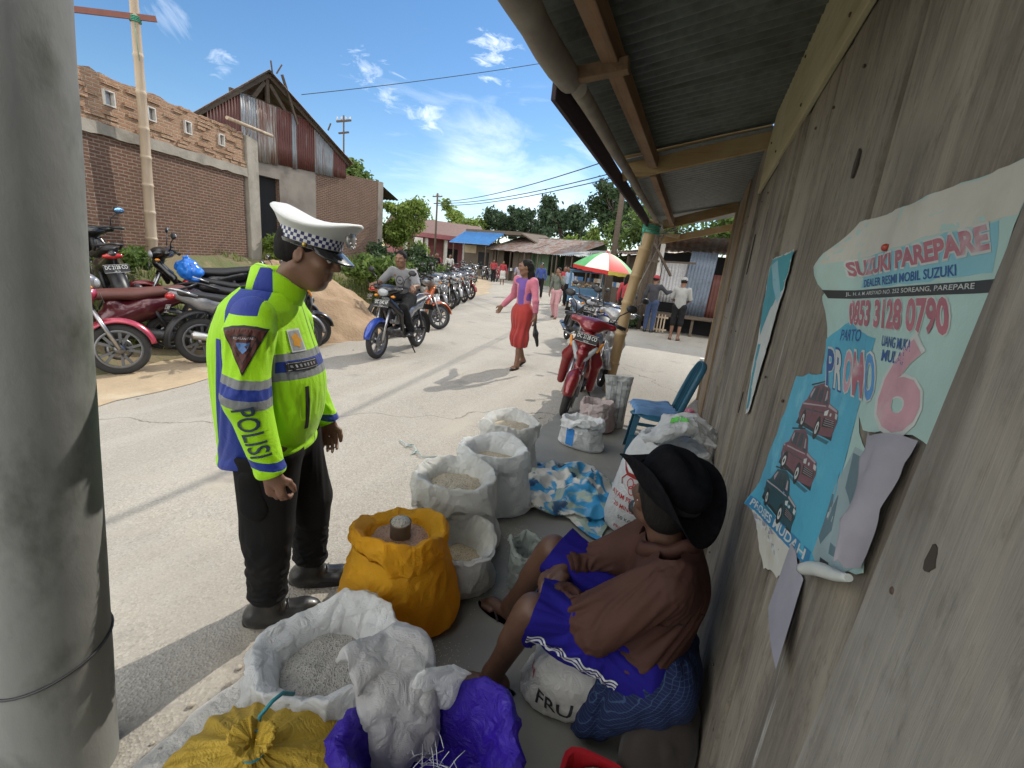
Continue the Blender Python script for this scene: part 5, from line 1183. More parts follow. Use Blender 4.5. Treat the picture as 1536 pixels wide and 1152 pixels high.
def figure(label, loc, rz, J, scale=1.0, top=None, bottom=None, hair='short', feet=None, skin=None, h=.014, hands=True, group=None, hat=None, seed=1, k=1.0):
    J = {**STAND, **J}; t = thing('person', label, 'person', loc, rz, group); t.scale = (scale,)*3
    feet_b = not (feet and not feet.get('sandal')); hd = J.get('hands') or ({'R': ((.1, 0, -1), (0, 1, 0), 1, .35), 'L': ((.1, 0, -1), (0, -1, 0), -1, .35)} if hands else None)
    body_sdf(J, k, hd, sharp=h < .011, feet=feet_b).build('body', skin or M_skin, t, h)
    if top: top_sdf(J, k, top.get('sl', 1), top.get('inf', .018), loose=top.get('loose', 0)).build(top.get('name', 'shirt'), top['m'], t, h, fold(seed, 8, .011), .02, cut=lambda p: top.get('hem', .80)-p[..., 2])
    if bottom:
        if bottom['kind'] == 'pants': pants_sdf(J, k, bottom.get('ln', 1), bottom.get('inf', .02)).build('trousers', bottom['m'], t, h, fold(seed+5, 8, .010), .02)
        else:
            s = SDF(); kr, kl = V(*J['knR']), V(*J['knL']); c = V(*J['pelvis']); mid = (kr+kl)/2; s.cap(c+V(0, 0, .05), c-V(0, 0, .12), .115, .15, .05, (1, 0, 0), 1.25); ar, al = V(*J['anR']), V(*J['anL'])
            for a_, c_ in ((J['hipR'], kr), (J['hipL'], kl)): s.cap(a_, c_, .11, .09, .1)
            s.cap(kr, frac(kr, ar, .55), .088, .085, .12).cap(kl, frac(kl, al, .55), .088, .085, .12).cap(mid, (frac(kr, ar, .5)+frac(kl, al, .5))/2, .095, .095, .1)
            s.build('skirt', bottom['m'], t, h, lambda p: .012*np.sin(np.arctan2(p[:, 1]-mid[1], p[:, 0]-mid[0])*11+3*vnoise(p, 3, 2))*np.clip((1.0-p[:, 2])*2, 0, 1), .03, cut=lambda p: bottom.get('hem', .42)-p[..., 2])
    if hair: 
        hc = V(*J['head']); HR = J['headR']
        hair_sdf(J, k, hair).build('hair', M_hair, t, h, lambda p: .005*vnoise(p, 40, 2), .01, cut=lambda p: np.minimum(((p-hc) @ HR[:, 0])-.060*k, .0*p[..., 0]+1) if hair != 'short' else np.maximum(((p-hc) @ HR[:, 0])-.066*k, -((p-hc) @ HR[:, 2])-.035*k-.0))
    if feet:
        for q in 'RL': shoe(J, q, k, feet['m'], t, feet.get('sandal', False), h=max(h, .01))
    if hat: hat(t, J)
    return t
def cloth(name, c, c2=None, sc=5, rough=.85, c3=None, **kw): return mat(name, c, c2, sc, rough, bmp=.25, bsc=60, c3=c3, sheen=.15, bdist=.004, **kw)
def cap_hat(m):
    def f(t, J):
        c, R = V(*J['head']), J['headR']; s = SDF().ell(c+R @ V(-.018, 0, .052), (.108, .092, .085), .01, R); s.cap(c+R @ V(.07, -.03, .052), c+R @ V(.16, -.02, .035), .03, .02, .03, R[:, 2], 3).cap(c+R @ V(.07, .03, .052), c+R @ V(.16, .02, .035), .03, .02, .03, R[:, 2], 3)
        s.build('cap', m, t, .011, cut=lambda p: .020-((p-c) @ R[:, 2]))
    return f
# ---- woman in the red skirt, mid-stride
Mp = cloth('pink_cardigan', (.52, .16, .22), (.44, .13, .19)); Mv = cloth('violet_shirt', (.14, .07, .30), (.12, .055, .25)); Mr = cloth('red_skirt', (.33, .028, .022), (.27, .02, .018))
J = dict(elR=(-.10, -.30, 1.13), wrR=(-.02, -.47, .93), elL=(.02, .25, 1.10), wrL=(.0, .26, .86), knR=(-.02, -.07, .49), anR=(-.19, -.06, .13), knL=(.07, .07, .49), anL=(.10, .06, .09), headR=hframe(-.75, .05), fdR=(1, -.1, -.35), fdL=(1, .15, 0), hands={'R': ((-.1, -.6, -.8), (1, 0, 0), 1, .3), 'L': ((.05, .1, -1), (0, -1, 0), -1, .5)})
wm = figure('woman in a pink cardigan and long red skirt striding down the road', (-2.34, 6.36, 0), math.atan2(-.93, -.32), J, .945, None, dict(kind='skirt', m=Mr, hem=.36), 'long', dict(m=M_blk, sandal=True), h=.0095)
JJ = {**STAND, **J}
top_sdf(JJ, .95, .0, .012).build('blouse', Mv, wm, .011, fold(3, 8, .008), .02, cut=lambda p: .80-p[..., 2])
cd = top_sdf(JJ, .98, .93, .014).build('cardigan', Mp, wm, .0095, fold(6, 9, .010), .02, cut=lambda p: np.maximum(.92-p[..., 2], np.minimum(.055+.10*(1.38-p[..., 2])*0+.04*np.clip(p[..., 2]-1.12, -1, 1)-np.abs(p[..., 1]-.01), p[..., 0]-.0)))
s_ = SDF().cap((.02, .27, .80), (-.02, .29, .60), .02, .05, .03, (0, 1, 0), 1.6).cap((-.02, .29, .60), (-.08, .30, .42), .06, .03, .03, (0, 1, 0), 1.8)
v, f = s_.mesh(.012, fold(2, 12, .01), .02); v = v*.945 @ rotz(math.atan2(-.93, -.32)).T+V(-2.34, 6.36, 0); tag(mesh('carrier_bag', v, f, M_blk, None, True), 'thin black bag hanging from the hand of the woman in the red skirt', 'bag')
# ---- man riding the blue fronted motorcycle
Mg = cloth('grey_tshirt', (.20, .20, .21), (.17, .17, .18)); Mbk = mat('black_cloth', (.012, .012, .013), (.018, .018, .02), 7, .9, spec=.15)
J = dict(pelvis=(-.16, 0, .88), chest=(-.06, 0, 1.13), neck=(-.01, 0, 1.29), head=(.04, 0, 1.43), headR=hframe(.1, .08), shR=(-.02, -.18, 1.24), shL=(-.02, .18, 1.24), elR=(.07, -.31, 1.06), elL=(.07, .31, 1.06), wrR=(.20, -.30, 1.05), wrL=(.20, .30, 1.05),
         hipR=(-.12, -.10, .85), hipL=(-.12, .10, .85), knR=(.24, -.19, .72), knL=(.24, .19, .72), anR=(.0, -.19, .38), anL=(.0, .19, .38), fdR=(1, -.1, -.15), fdL=(1, .1, -.15), hands={'R': ((.6, -.5, -.25), (-.3, 0, -1), 1, .75), 'L': ((.6, .5, -.25), (-.3, 0, -1), -1, .75)})
rd = figure('man in a grey t-shirt riding the blue fronted motorcycle', (-4.22, 5.97, 0), RBA, J, 1.0, dict(m=Mg, sl=.42, hem=.80, name='t_shirt'), dict(kind='pants', m=Mbk), 'short', dict(m=M_blk), h=.0095)
bv = bvh_of([c for c in kids(rd) if c.name.startswith('t_shirt')][0]); Mloc = np.array(wmat(rd)); fw = Mloc[:3, 0]; lf = Mloc[:3, 1]
ring = MB(); ring.grid(np.stack([np.stack([r*np.cos(np.linspace(0, 2*PI, 25)[:-1]), r*np.sin(np.linspace(0, 2*PI, 25)[:-1]), np.zeros(24)], -1) for r in (.055, .065)]), cv=True); ring.box((0, 0, 0), (.05, .012, .0)); 
v, f = project(ring.verts(), ring.f, bv, Mloc[:3, 3]+fw*.4+V(0, 0, 1.12), lf, (0, 0, 1), .004); 
if len(v): mesh('shirt_print', v, f, M_blk, rd, world=True)
# ---- the others along the street
Mgr = cloth('olive_shirt', (.13, .15, .12), (.09, .1, .085), 9, c3=(.2, .22, .2), c3sc=8); Mlp = cloth('pale_pink_trousers', (.48, .26, .28), (.42, .22, .24)); Mgs = cloth('pale_grey_shirt', (.30, .30, .28), (.26, .26, .25)); Mds = cloth('dark_jacket', (.035, .035, .045), (.028, .028, .034)); Mjn = cloth('blue_jeans', (.03, .055, .13), (.025, .045, .1)); Mbl = cloth('blue_shirt', (.03, .06, .26), (.025, .05, .2)); Mrd = cloth('red_cloth', (.36, .03, .04), (.3, .025, .035)); Mwh = cloth('white_cloth', (.5, .49, .46), (.42, .41, .4))
figure('woman in an olive shirt and pale pink trousers with her hand at her face', (-3.94, 13.5, 0), -1.75, dict(elL=(.10, .26, 1.2), wrL=(.12, .12, 1.42), knL=(.10, .09, .5), anL=(.06, .09, .09), anR=(-.12, -.08, .12), hands={'R': ((0, 0, -1), (0, 1, 0), 1, .3), 'L': ((0, -.6, .7), (-1, 0, 0), -1, .4)}), .90, dict(m=Mgr, sl=.7, hem=.82), dict(kind='pants', m=Mlp), 'bun', dict(m=M_bark, sandal=True))
figure('man in a red cap and dark jacket reaching out with one arm', (-1.12, 13.5, 0), 1.45, dict(elR=(.16, -.34, 1.22), wrR=(.36, -.42, 1.27), headR=hframe(-.3, .1), hands={'R': ((.8, -.3, 0), (0, 0, -1), 1, .2), 'L': ((0, 0, -1), (0, -1, 0), -1, .3)}), .93, dict(m=Mds, sl=.95, hem=.82, loose=.02), dict(kind='pants', m=Mjn), 'short', dict(m=M_blk), hat=cap_hat(Mrd))
figure('man in a pale grey t-shirt and dark shorts seen from behind', (-.36, 12.5, 0), 1.5, dict(elR=(.05, -.24, 1.12), wrR=(.20, -.16, 1.05), elL=(.05, .24, 1.12), wrL=(.2, .16, 1.05), hands={'R': ((.9, .3, .2), (0, 1, -.2), 1, .4), 'L': ((.9, -.3, .2), (0, -1, -.2), -1, .4)}, headR=hframe(.1, .25)), .935, dict(m=Mgs, sl=.45, hem=.78, loose=.025), dict(kind='pants', m=Mbk, ln=.56), 'short', dict(m=M_blk, sandal=True), hat=cap_hat(Mgs))
figure('person in maroon partly hidden behind the bamboo post', (-1.85, 13.2, 0), 1.2, {}, .9, dict(m=Mrd, sl=.9), dict(kind='pants', m=Mbk), 'long', h=.02)
figure('person in a blue shirt and helmet standing in the shade of the stalls', (-7.0, 21.0, 0), -1.4, {}, .97, dict(m=Mbl, sl=.9), dict(kind='pants', m=Mbk), 'short', h=.02, hat=cap_hat(M_blk))
figure('person in white and red by the snack cart', (-5.4, 19.4, 0), -1.2, {}, .95, dict(m=Mrd, sl=.5), dict(kind='pants', m=Mbk), 'short', h=.02)
figure('person in a pale blue shirt beside the glass case of the cart', (-4.9, 18.3, 0), -2.2, {}, .95, dict(m=cloth('pale_blue', (.3, .38, .5), (.26, .33, .45)), sl=.9), dict(kind='pants', m=Mbk), 'short', h=.02)
figure('person in a flowered shirt behind the shoulder of the woman in red', (-7.7, 20.0, 0), -1.4, {}, .93, dict(m=cloth('flower_shirt', (.4, .3, .3), (.2, .2, .25), 14), sl=.5), dict(kind='pants', m=Mjn), 'long', h=.02)
figure('person in a bright red headscarf before the rusty stalls', (-12.3, 28.8, 0), -1.2, {}, .93, dict(m=Mrd, sl=1), dict(kind='skirt', m=Mwh), 'long', h=.025)
figure('person in a dark red shirt far off under the stall roof', (-13.8, 30.6, 0), -1.3, {}, .95, dict(m=Mrd, sl=.5), dict(kind='pants', m=Mbk), 'short', h=.025)
figure('person in black standing among the far off motorcycles', (-12.9, 21.2, 0), -.8, {}, .97, dict(m=Mbk, sl=.9), dict(kind='pants', m=Mbk), 'short', h=.025)
figure('person in a red shirt among the far off motorcycles', (-13.8, 22.8, 0), -.8, {}, .97, dict(m=Mrd, sl=.5), dict(kind='pants', m=Mjn), 'short', h=.025)
figure('person in a white shirt among the far off motorcycles', (-14.0, 24.6, 0), -.8, {}, .97, dict(m=Mwh, sl=.5), dict(kind='pants', m=Mbk), 'short', h=.025)
# ---------------------------------------------------------------- garments that are draped for real
def settle(name, v, f, m, parent, colliders, pin, frames=26, quality=5, mass=.2, bend=.5, tension=30, thick=.004, shrink=0.0, sub=1):
    """let a loose garment fall onto the body for a moment, so that its folds are those of cloth"""
    M_ = np.array(wmat(parent)); vw = v @ M_[:3, :3].T+M_[:3, 3]; ts = bpy.data.scenes.new('fitting'); ts.frame_start = 1; ts.frame_end = frames+1
    me = bpy.data.meshes.new(name); me.from_pydata(vw.tolist(), [], f); me.update(); o = bpy.data.objects.new(name, me); ts.collection.objects.link(o); tmp = []
    for c in colliders:
        lv, lf = c; cv = lv @ M_[:3, :3].T+M_[:3, 3]
        m2 = bpy.data.meshes.new('c'); m2.from_pydata(cv.tolist(), [], [list(map(int, p)) for p in lf]); m2.update()
        co = bpy.data.objects.new('c', m2); ts.collection.objects.link(co); co.modifiers.new('col', 'COLLISION'); co.collision.thickness_outer = .010; co.collision.cloth_friction = 10; tmp.append(co)
    vg = o.vertex_groups.new(name='pin')
    for i in np.nonzero(pin)[0]: vg.add([int(i)], float(pin[i]), 'REPLACE')
    md = o.modifiers.new('cloth', 'CLOTH'); s = md.settings; s.quality = quality; s.mass = mass; s.bending_stiffness = bend; s.tension_stiffness = tension; s.compression_stiffness = tension; s.shear_stiffness = tension*.5; s.air_damping = 3
    s.vertex_group_mass = 'pin'; s.shrink_min = shrink; s.shrink_max = shrink; cs = md.collision_settings; cs.distance_min = thick; cs.collision_quality = 2
    md.point_cache.frame_start = 1; md.point_cache.frame_end = frames+1
    for fr in range(1, frames+1): ts.frame_set(fr)
    ev = o.evaluated_get(ts.view_layers[0].depsgraph); out = np.array([tuple(q.co) for q in ev.data.vertices])
    if len(out) != len(vw) or not np.isfinite(out).all() or np.abs(out-vw).max() > .5: out = vw
    for q in [o]+tmp: bpy.data.objects.remove(q)
    bpy.data.scenes.remove(ts)
    ob = mesh(name, out, f, m, parent, True, world=True)
    if sub: sm_ = ob.modifiers.new('smooth', 'SUBSURF'); sm_.levels = sub; sm_.render_levels = sub
    return ob
def open_mesh(v, f, keep):
    """cut the openings of a garment and keep its largest piece"""
    fk = [list(map(int, q)) for q in f if keep[q].all()]; par = list(range(len(v)))
    def fd(i):
        while par[i] != i: par[i] = par[par[i]]; i = par[i]
        return i
    for q in fk:
        a = fd(q[0])
        for k in q[1:]: par[fd(k)] = a
    cnt = {}
    for q in fk: r = fd(q[0]); cnt[r] = cnt.get(r, 0)+1
    big = max(cnt, key=cnt.get); fk = [q for q in fk if fd(q[0]) == big]; used = sorted(set(i for q in fk for i in q)); mp = {i: k for k, i in enumerate(used)}
    vo = v[used].copy(); fo = [[mp[i] for i in q] for q in fk]; ec = {}
    for q in fo:
        for a, b in zip(q, q[1:]+q[:1]): k = (min(a, b), max(a, b)); ec[k] = ec.get(k, 0)+1
    nb = {}
    for (a, b), c in ec.items():
        if c == 1: nb.setdefault(a, []).append(b); nb.setdefault(b, []).append(a)
    for _ in range(14):      # even out the cut edge
        new = {i: vo[i]*.4+.6*np.mean(vo[n_], 0) for i, n_ in nb.items()}
        for i, q in new.items(): vo[i] = q
    return vo, fo, np.array(used)
# ---------------------------------------------------------------- traffic police officer
def tri(x): return 1-2*np.abs((x % 1)-.5)
def afold(p, a, e, w, seed):
    """gathers of a sleeve: slanting creases that cross like buckled cloth, bunched at the elbow and cuff"""
    u1, u2 = nrm(e-a), nrm(w-e); L1, L2 = np.linalg.norm(e-a), np.linalg.norm(w-e); up_ = (p-e) @ (u1+u2) > 0; t = np.where(up_, L1+(p-e) @ u2, (p-a) @ u1)
    ax_ = np.where(up_[:, None], u2, u1); q = p-np.where(up_[:, None], e, a); q = q-(np.sum(q*ax_, 1))[:, None]*ax_; s1 = nrm(np.cross(u1, (.3, .2, 1))); s2 = np.cross(u1, s1); th = np.arctan2(q @ s2, q @ s1)/(2*PI)
    n1, n2 = .45*vnoise(p, 5, seed), .45*vnoise(p, 5, seed+4)
    A = np.maximum(tri(t*11+2*th+n1), tri(t*11-1*th+.4+n2))**1.7; B = np.maximum(tri(t*21+3*th+n2), tri(t*19-2*th+.2+n1))**1.8
    w_ = .35+.9*np.exp(-((t-L1)/.085)**2)+.5*np.clip((t-L1-L2+.10)/.10, 0, 1); mk = .35+.65*sstep(-.3, .4, vnoise(p, 7, seed+9))
    return (.011*(A-.45)+.005*(B-.5))*w_*mk
def drape(p, dirs, seed, amp):
    o = 0
    for k, (d, f_) in enumerate(dirs):
        o = o+amp/(1+.5*k)*(tri(p @ nrm(d)*f_+.55*vnoise(p, 4.5, seed+k)+.15*vnoise(p, 14, seed+k))**2.2-.25)*sstep(-.25, .45, vnoise(p, 4, seed+10+k))
    return o
def zone_mat(name, build, rough=.6, bmp=.25, bsc=40, sheen=.1):
    """fabric whose colours are sewn-on panels, given by object-space limits"""
    m, nt, b = base_mat(name); tc = nt.nodes.new('ShaderNodeTexCoord'); sx = nt.nodes.new('ShaderNodeSeparateXYZ'); nt.links.new(tc.outputs['Object'], sx.inputs[0])
    def band(v, a, c): return math1(nt, 'MULTIPLY', math1(nt, 'GREATER_THAN', v, a), math1(nt, 'LESS_THAN', v, c))
    nz = noise(nt, tc.outputs['Object'], 7, 5)
    col = build(nt, sx.outputs, band, nz)
    nt.links.new(col, b.inputs['Base Color']); b.inputs['Roughness'].default_value = rough; b.inputs['Sheen Weight'].default_value = sheen; b.inputs['Specular IOR Level'].default_value = .35
    cr = noise(nt, tc.outputs['Object'], 13, 5, .6, 1.0); bump(nt, b, math1(nt, 'ADD', math1(nt, 'MULTIPLY', math1(nt, 'ABSOLUTE', math1(nt, 'SUBTRACT', cr, .5)), -5), noise(nt, tc.outputs['Object'], 220, 2)), bmp, .005)
    return m
def lin(nt, sx, a, c, d, e):   # a*x+c*y+d*z+e
    q = math1(nt, 'ADD', math1(nt, 'MULTIPLY', sx[0], a), math1(nt, 'MULTIPLY', sx[1], c)); return math1(nt, 'ADD', math1(nt, 'ADD', q, math1(nt, 'MULTIPLY', sx[2], d)), e)
NEON, NEON2, PBLUE, PGREY = (.38, .76, .004), (.32, .68, .003), (.012, .035, .26), (.20, .215, .22)
OFR = math.radians(28); of = thing('person', 'traffic police officer in a neon yellow-green jacket and white peaked cap looking down', 'person', (-1.40, 1.27, 0), OFR)
fdR = tuple(rotz(.28) @ V(1, 0, 0)); fdL = tuple(rotz(.12) @ V(1, 0, 0))
J = dict(pelvis=(-.065, 0, .80), chest=(-.075, 0, 1.14), neck=(-.03, 0, 1.36), head=(.085, 0, 1.505), headR=hframe(-.12, .26), shR=(-.055, -.18, 1.275), shL=(-.06, .185, 1.275), elR=(-.045, -.262, 1.02), wrR=(.025, -.262, .765), elL=(-.04, .275, 1.02), wrL=(.07, .255, .765),
         hipR=(-.05, -.095, .80), hipL=(-.05, .095, .80), knR=(-.055, -.11, .44), knL=(.03, .12, .45), anR=(-.075, -.11, .10), anL=(.02, .13, .10), fdR=fdR, fdL=fdL)
OJ = J
body_sdf(J, 1.0, {'R': ((.12, .06, -1), (.25, 1, 0), 1, .62, .95), 'L': ((.1, 0, -1), (.2, -1, 0), -1, .5, .95)}, feet=False).build('body', M_skin2, of, .0062)
def eyes(parent, c, R, k=1.0):
    for q in (-1, 1):
        b = MB(); b.ell(V(*c)+R @ (V(.0835, q*.031, .010)*k), .0115*k, nu=8, nv=10); o = b.build('eye', M_eye, parent)
        b = MB(); b.ell(V(*c)+R @ (V(.0885, q*.031, .009)*k), .0072*k, nu=6, nv=8); b.build('iris', M_iris, o)
        SDF().cap(V(*c)+R @ (V(.085, q*.050, .030)*k), V(*c)+R @ (V(.098, q*.016, .030)*k), .0035, .0045, .004).build('eyebrow', M_hair, parent, .003)
eyes(of, J['head'], J['headR'])
hc, HR = V(*J['head']), J['headR']
hair_sdf(J).build('hair', M_hair, of, .006, lambda p: .002*vnoise(p, 60, 2), .006, cut=lambda p: np.maximum(((p-hc) @ HR[:, 0])-.045, np.maximum(-((p-hc) @ HR[:, 2])-.045, ((p-hc) @ HR[:, 2])-.075)))
def jb(nt, sx, band, nz):
    col = mixc(nt, nz, NEON, NEON2)
    z = sx[2]; bnd = math1(nt, 'MULTIPLY', band(z, 1.07, 1.165), math1(nt, 'GREATER_THAN', sx[0], -.06)); col = mixc(nt, bnd, col, PGREY)
    col = mixc(nt, math1(nt, 'MULTIPLY', band(z, 1.10, 1.138), math1(nt, 'GREATER_THAN', sx[0], .02)), col, PBLUE)
    e = lin(nt, sx, 1, 0, .10, 0)   # slanting side panel, wider towards the hem
    col = mixc(nt, math1(nt, 'MULTIPLY', math1(nt, 'LESS_THAN', lin(nt, sx, 1, 0, .16, 0), .075), math1(nt, 'MULTIPLY', math1(nt, 'GREATER_THAN', lin(nt, sx, 1, 0, -.10, 0), -.285), math1(nt, 'LESS_THAN', z, 1.21))), col, PBLUE)
    ya = math1(nt, 'ABSOLUTE', sx[1]); col = mixc(nt, math1(nt, 'MULTIPLY', math1(nt, 'MULTIPLY', band(ya, .075, .22), math1(nt, 'GREATER_THAN', z, 1.24)), band(sx[0], -.125, -.015)), col, PBLUE)
    col = mixc(nt, math1(nt, 'MULTIPLY', math1(nt, 'LESS_THAN', sx[0], -.235), band(z, 1.19, 1.24)), col, PGREY)
    col = mixc(nt, math1(nt, 'MULTIPLY', math1(nt, 'LESS_THAN', math1(nt, 'ABSOLUTE', sx[1]), .0025), math1(nt, 'GREATER_THAN', sx[0], 0)), col, (.04, .07, .03))   # zip
    return col
M_jacket = zone_mat('neon_jacket', jb)
s = SDF().cap((-.085, 0, .72), (-.09, 0, 1.14), .205, .215, .06, (1, 0, 0), 1.16).cap((-.075, -.115, 1.255), (-.075, .115, 1.255), .098, .098, .07).cap((-.07, 0, 1.25), (-.045, 0, 1.355), .12, .085, .06).ell((.0, 0, 1.0), (.14, .19, .17), .08)
ov = SDF().cap((-.080, 0, .72), (-.09, 0, 1.14), .182, .188, .06, (1, 0, 0), 1.18).cap((-.075, -.115, 1.25), (-.075, .115, 1.25), .086, .086, .07).cap((-.07, 0, 1.25), (-.045, 0, 1.35), .10, .075, .06).ell((.0, 0, 1.02), (.115, .15, .16), .08).mesh(.016)
v, f = s.mesh(.0118); nk = V(-.045, 0, 1.375); keep = (v[:, 2] > .745+.20*v[:, 0]) & (v[:, 2] < 1.372); v, f, _ = open_mesh(v, f, keep)
pin = np.zeros(len(v)); pin[v[:, 2] < .775+.20*v[:, 0]] = .5; pin[v[:, 2] > 1.30] = 1
jk = settle('jacket', v+V(0, 0, .004), f, M_jacket, of, [ov], pin, 26, mass=.22, bend=.6, tension=26)
def sb(nt, sx, band, nz):
    col = mixc(nt, nz, NEON, NEON2); z = lin(nt, sx, .16, 0, 1, 0)
    col = mixc(nt, band(z, 1.005, 1.10), col, PGREY); col = mixc(nt, band(z, 1.037, 1.072), col, PBLUE); col = mixc(nt, band(z, .795, .825), col, PBLUE)
    col = mixc(nt, math1(nt, 'MULTIPLY', math1(nt, 'GREATER_THAN', sx[2], 1.30), band(sx[0], -.115, -.015)), col, PBLUE)
    return col
M_sleeve = zone_mat('neon_sleeve', sb)
SL = {}
for q, sg in (('R', -1), ('L', 1)):
    sh_, el, wr = V(*J['sh'+q]), V(*J['el'+q]), V(*J['wr'+q])
    s = SDF().cap(sh_+V(0, -sg*.03, .005), sh_+(el-sh_)*.3, .074, .070, .05).cap(sh_+(el-sh_)*.3, el, .070, .061, .05).cap(el, wr, .060, .048, .03)
    ax = nrm(wr-el)
    v, f = SDF().cap(sh_+V(0, -sg*.03, .005), sh_+(el-sh_)*.3, .076, .074, .05).cap(sh_+(el-sh_)*.3, el, .074, .068, .05).cap(el, wr+ax*.05, .066, .050, .04).mesh(.0105)
    keep = ((v-wr) @ ax < .012); v, f, _ = open_mesh(v, f, keep); pin = np.zeros(len(v)); pin[(v-sh_) @ nrm(el-sh_) < .05] = 1; pin[(v-wr) @ ax > -.008] = 1
    arm = SDF().cap(sh_, el, .058, .050, .03).cap(el, wr, .050, .034, .03).mesh(.012); v = v*1.0; t_ = np.clip(((v-sh_) @ nrm(wr-sh_))/np.linalg.norm(wr-sh_), 0, 1); v[:, 2] += .030*np.sin(PI*t_)   # a little too long, so that it bunches
    SL[q] = settle('sleeve', v, f, M_sleeve, of, [arm], pin, 24, mass=.25, bend=.25, tension=22)
# stand-up collar
b = MB(); rings = []
for i, (t_, dz) in enumerate([(.98, -.01), (.95, .03), (.90, .068), (.85, .072), (.84, .03)]):
    a = np.linspace(0, 2*PI, 41)[:-1]; opn = np.clip((np.cos(a)-.7)*2, 0, .6)
    c = V(-.045, 0, 1.345)+V(.03, 0, .05)*(dz/.1); rr = (.088*t_)
    rings.append(np.stack([c[0]+rr*1.12*np.cos(a)+.02*opn*dz*10, c[1]+rr*np.sin(a), c[2]+dz*(1-.55*np.clip(np.cos(a), 0, 1))-.03*np.clip(np.cos(a), 0, 1)+.004*np.sin(a*5)], -1))
b.loft(rings, caps=(False, False)); b.build('collar', M_jacket, of, solid=.003)
M_trs = mat('black_trousers', (.010, .010, .011), (.015, .0145, .0145), 7, .9, bmp=.25, bsc=60, spec=.15, bdist=.004); M_boot = mat('boot_leather', (.012, .012, .012), (.02, .02, .02), 20, .38, bmp=.2, bsc=40, coat=.2)
s = pants_sdf(J, 1.06, 1.0, .034)
for q in 'RL': s.cap(J['an'+q], V(*J['an'+q])-V(0, 0, .06), .066, .068, .03)
v, f = s.mesh(.0135); v, f, _ = open_mesh(v, f, (v[:, 2] > .052) & (v[:, 2] < .80)); v[:, 2] += .022*sstep(.75, .15, v[:, 2])
lg = pants_sdf(J, 1.0, 1.0, .012)
for q in 'RL': an_, fd_2 = V(*J['an'+q]), nrm(J['fd'+q]); lg.cap(an_, an_-V(0, 0, .06), .058, .062, .03).cap(an_-V(0, 0, .05)-fd_2*.03, an_-V(0, 0, .055)+fd_2*.12, .055, .045, .03)
pin = np.zeros(len(v)); pin[v[:, 2] > .75] = 1; tr_ = settle('trousers', v, f, M_trs, of, [lg.mesh(.015)], pin, 26, mass=.25, bend=.35, tension=24)
SDF().cap((-.075, -.205, .70), (-.065, -.200, .585), .045, .055, .03, (0, 1, 0), 2.0).build('leg_pocket', M_trs, of, .008, lambda p: .006*ridge(p, 11, 5), .012)
for q in 'RL':
    o = shoe(J, q, 1.16, M_boot, of, name='boot', h=.0065); an = V(*J['an'+q]); fd = nrm(J['fd'+q]); lat = np.cross(fd, (0, 0, 1)); b = MB()
    for i in range(4):
        c = an+fd*(.055+.022*i)+V(0, 0, -.004-.014*i); b.tube([c-lat*.035-V(0, 0, .012), c+V(0, 0, .006), c+lat*.035-V(0, 0, .012)], .0035, 6)
    b.build('lace', M_blk, o); b = MB(); n = 20; ft = an-V(0, 0, .055)
    b.prism([an*V(1, 1, 0)+V(0, 0, .002)+fd*(.058+.155*math.cos(a))+lat*(.053+.004*math.cos(a))*math.sin(a) for a in np.linspace(0, 2*PI, n+1)[:-1]], (0, 0, .024)); b.build('sole', M_blk, o)
# peaked cap
M_capw = mat('cap_white', (.66, .67, .66), (.58, .59, .58), 5, .6, bmp=.15, bsc=60); M_capb = plain('cap_black', (.012, .012, .014), .25, coat=.4); M_gold = plain('gold_badge', (.55, .38, .08), .3, .9); M_silver = plain('silver_badge', (.5, .5, .5), .35, .6)
CP = hframe(-.12, .20); cc = hc+HR @ V(-.004, 0, .034)
def ring(rx, ry, z, fx=0, n=64, lift=0, tip=0):
    a = np.arange(n)*2*PI/n; zz = z+lift*np.clip(np.cos(a), 0, 1)**2+tip*np.clip(-np.cos(a), 0, 1)**2
    return cc+np.stack([fx+rx*np.cos(a), ry*np.sin(a), zz], -1) @ CP.T
b = MB(); b.loft([ring(.108, .092, .043), ring(.116, .100, .050), ring(.140, .122, .060, .006, lift=.026, tip=.026), ring(.154, .136, .067, .008, lift=.040, tip=.036), ring(.157, .139, .072, .008, lift=.044, tip=.032), ring(.151, .133, .077, .008, lift=.043, tip=.032), ring(.118, .102, .086, .008, lift=.028, tip=.028), ring(.07, .06, .092, .006, lift=.008), ring(.01, .01, .092, .006)], caps=(False, True)); crown = b.build('cap', M_capw, of)
b = MB(); b.loft([ring(.105, .089, -.005), ring(.1065, .0905, .02), ring(.108, .092, .046)], caps=(False, False)); b.build('cap_band', M_capw, crown)
chk = [plain('check_blue', (.012, .02, .12), .5), plain('check_white', (.62, .63, .64), .5)]; b = MB(); nseg = 56
for i in range(nseg):
    for j in range(3):
        a0, a1 = 2*PI*i/nseg, 2*PI*(i+1)/nseg; z0, z1 = .010+.0115*j, .010+.0115*(j+1); r = lambda z: (.1075+.03*z+.0012, .0915+.03*z+.0012)
        q = [(r(z)[0]*math.cos(a), r(z)[1]*math.sin(a), z) for a, z in ((a0, z0), (a1, z0), (a1, z1), (a0, z1))]; b.add(cc+np.array(q) @ CP.T, [(0, 1, 2, 3)], (i+j) % 2)
b.build('checked_band', chk, crown)
G = np.zeros((25, 7, 3))
for i, a in enumerate(np.linspace(-1.12, 1.12, 25)):
    for j, t_ in enumerate(np.linspace(0, 1, 7)):
        e = math.cos(a/1.12*PI/2)**.6; ln = .058*e; x, y = (.1085+ln*t_)*math.cos(a), (.0925+ln*t_*.8)*math.sin(a); G[i, j] = (x, y, .004-.034*t_*e+.0-.010*abs(math.sin(a))*t_)
G = cc+G @ CP.T; b = MB(); b.grid(G); b.build('cap_peak', M_capb, crown, solid=.003)
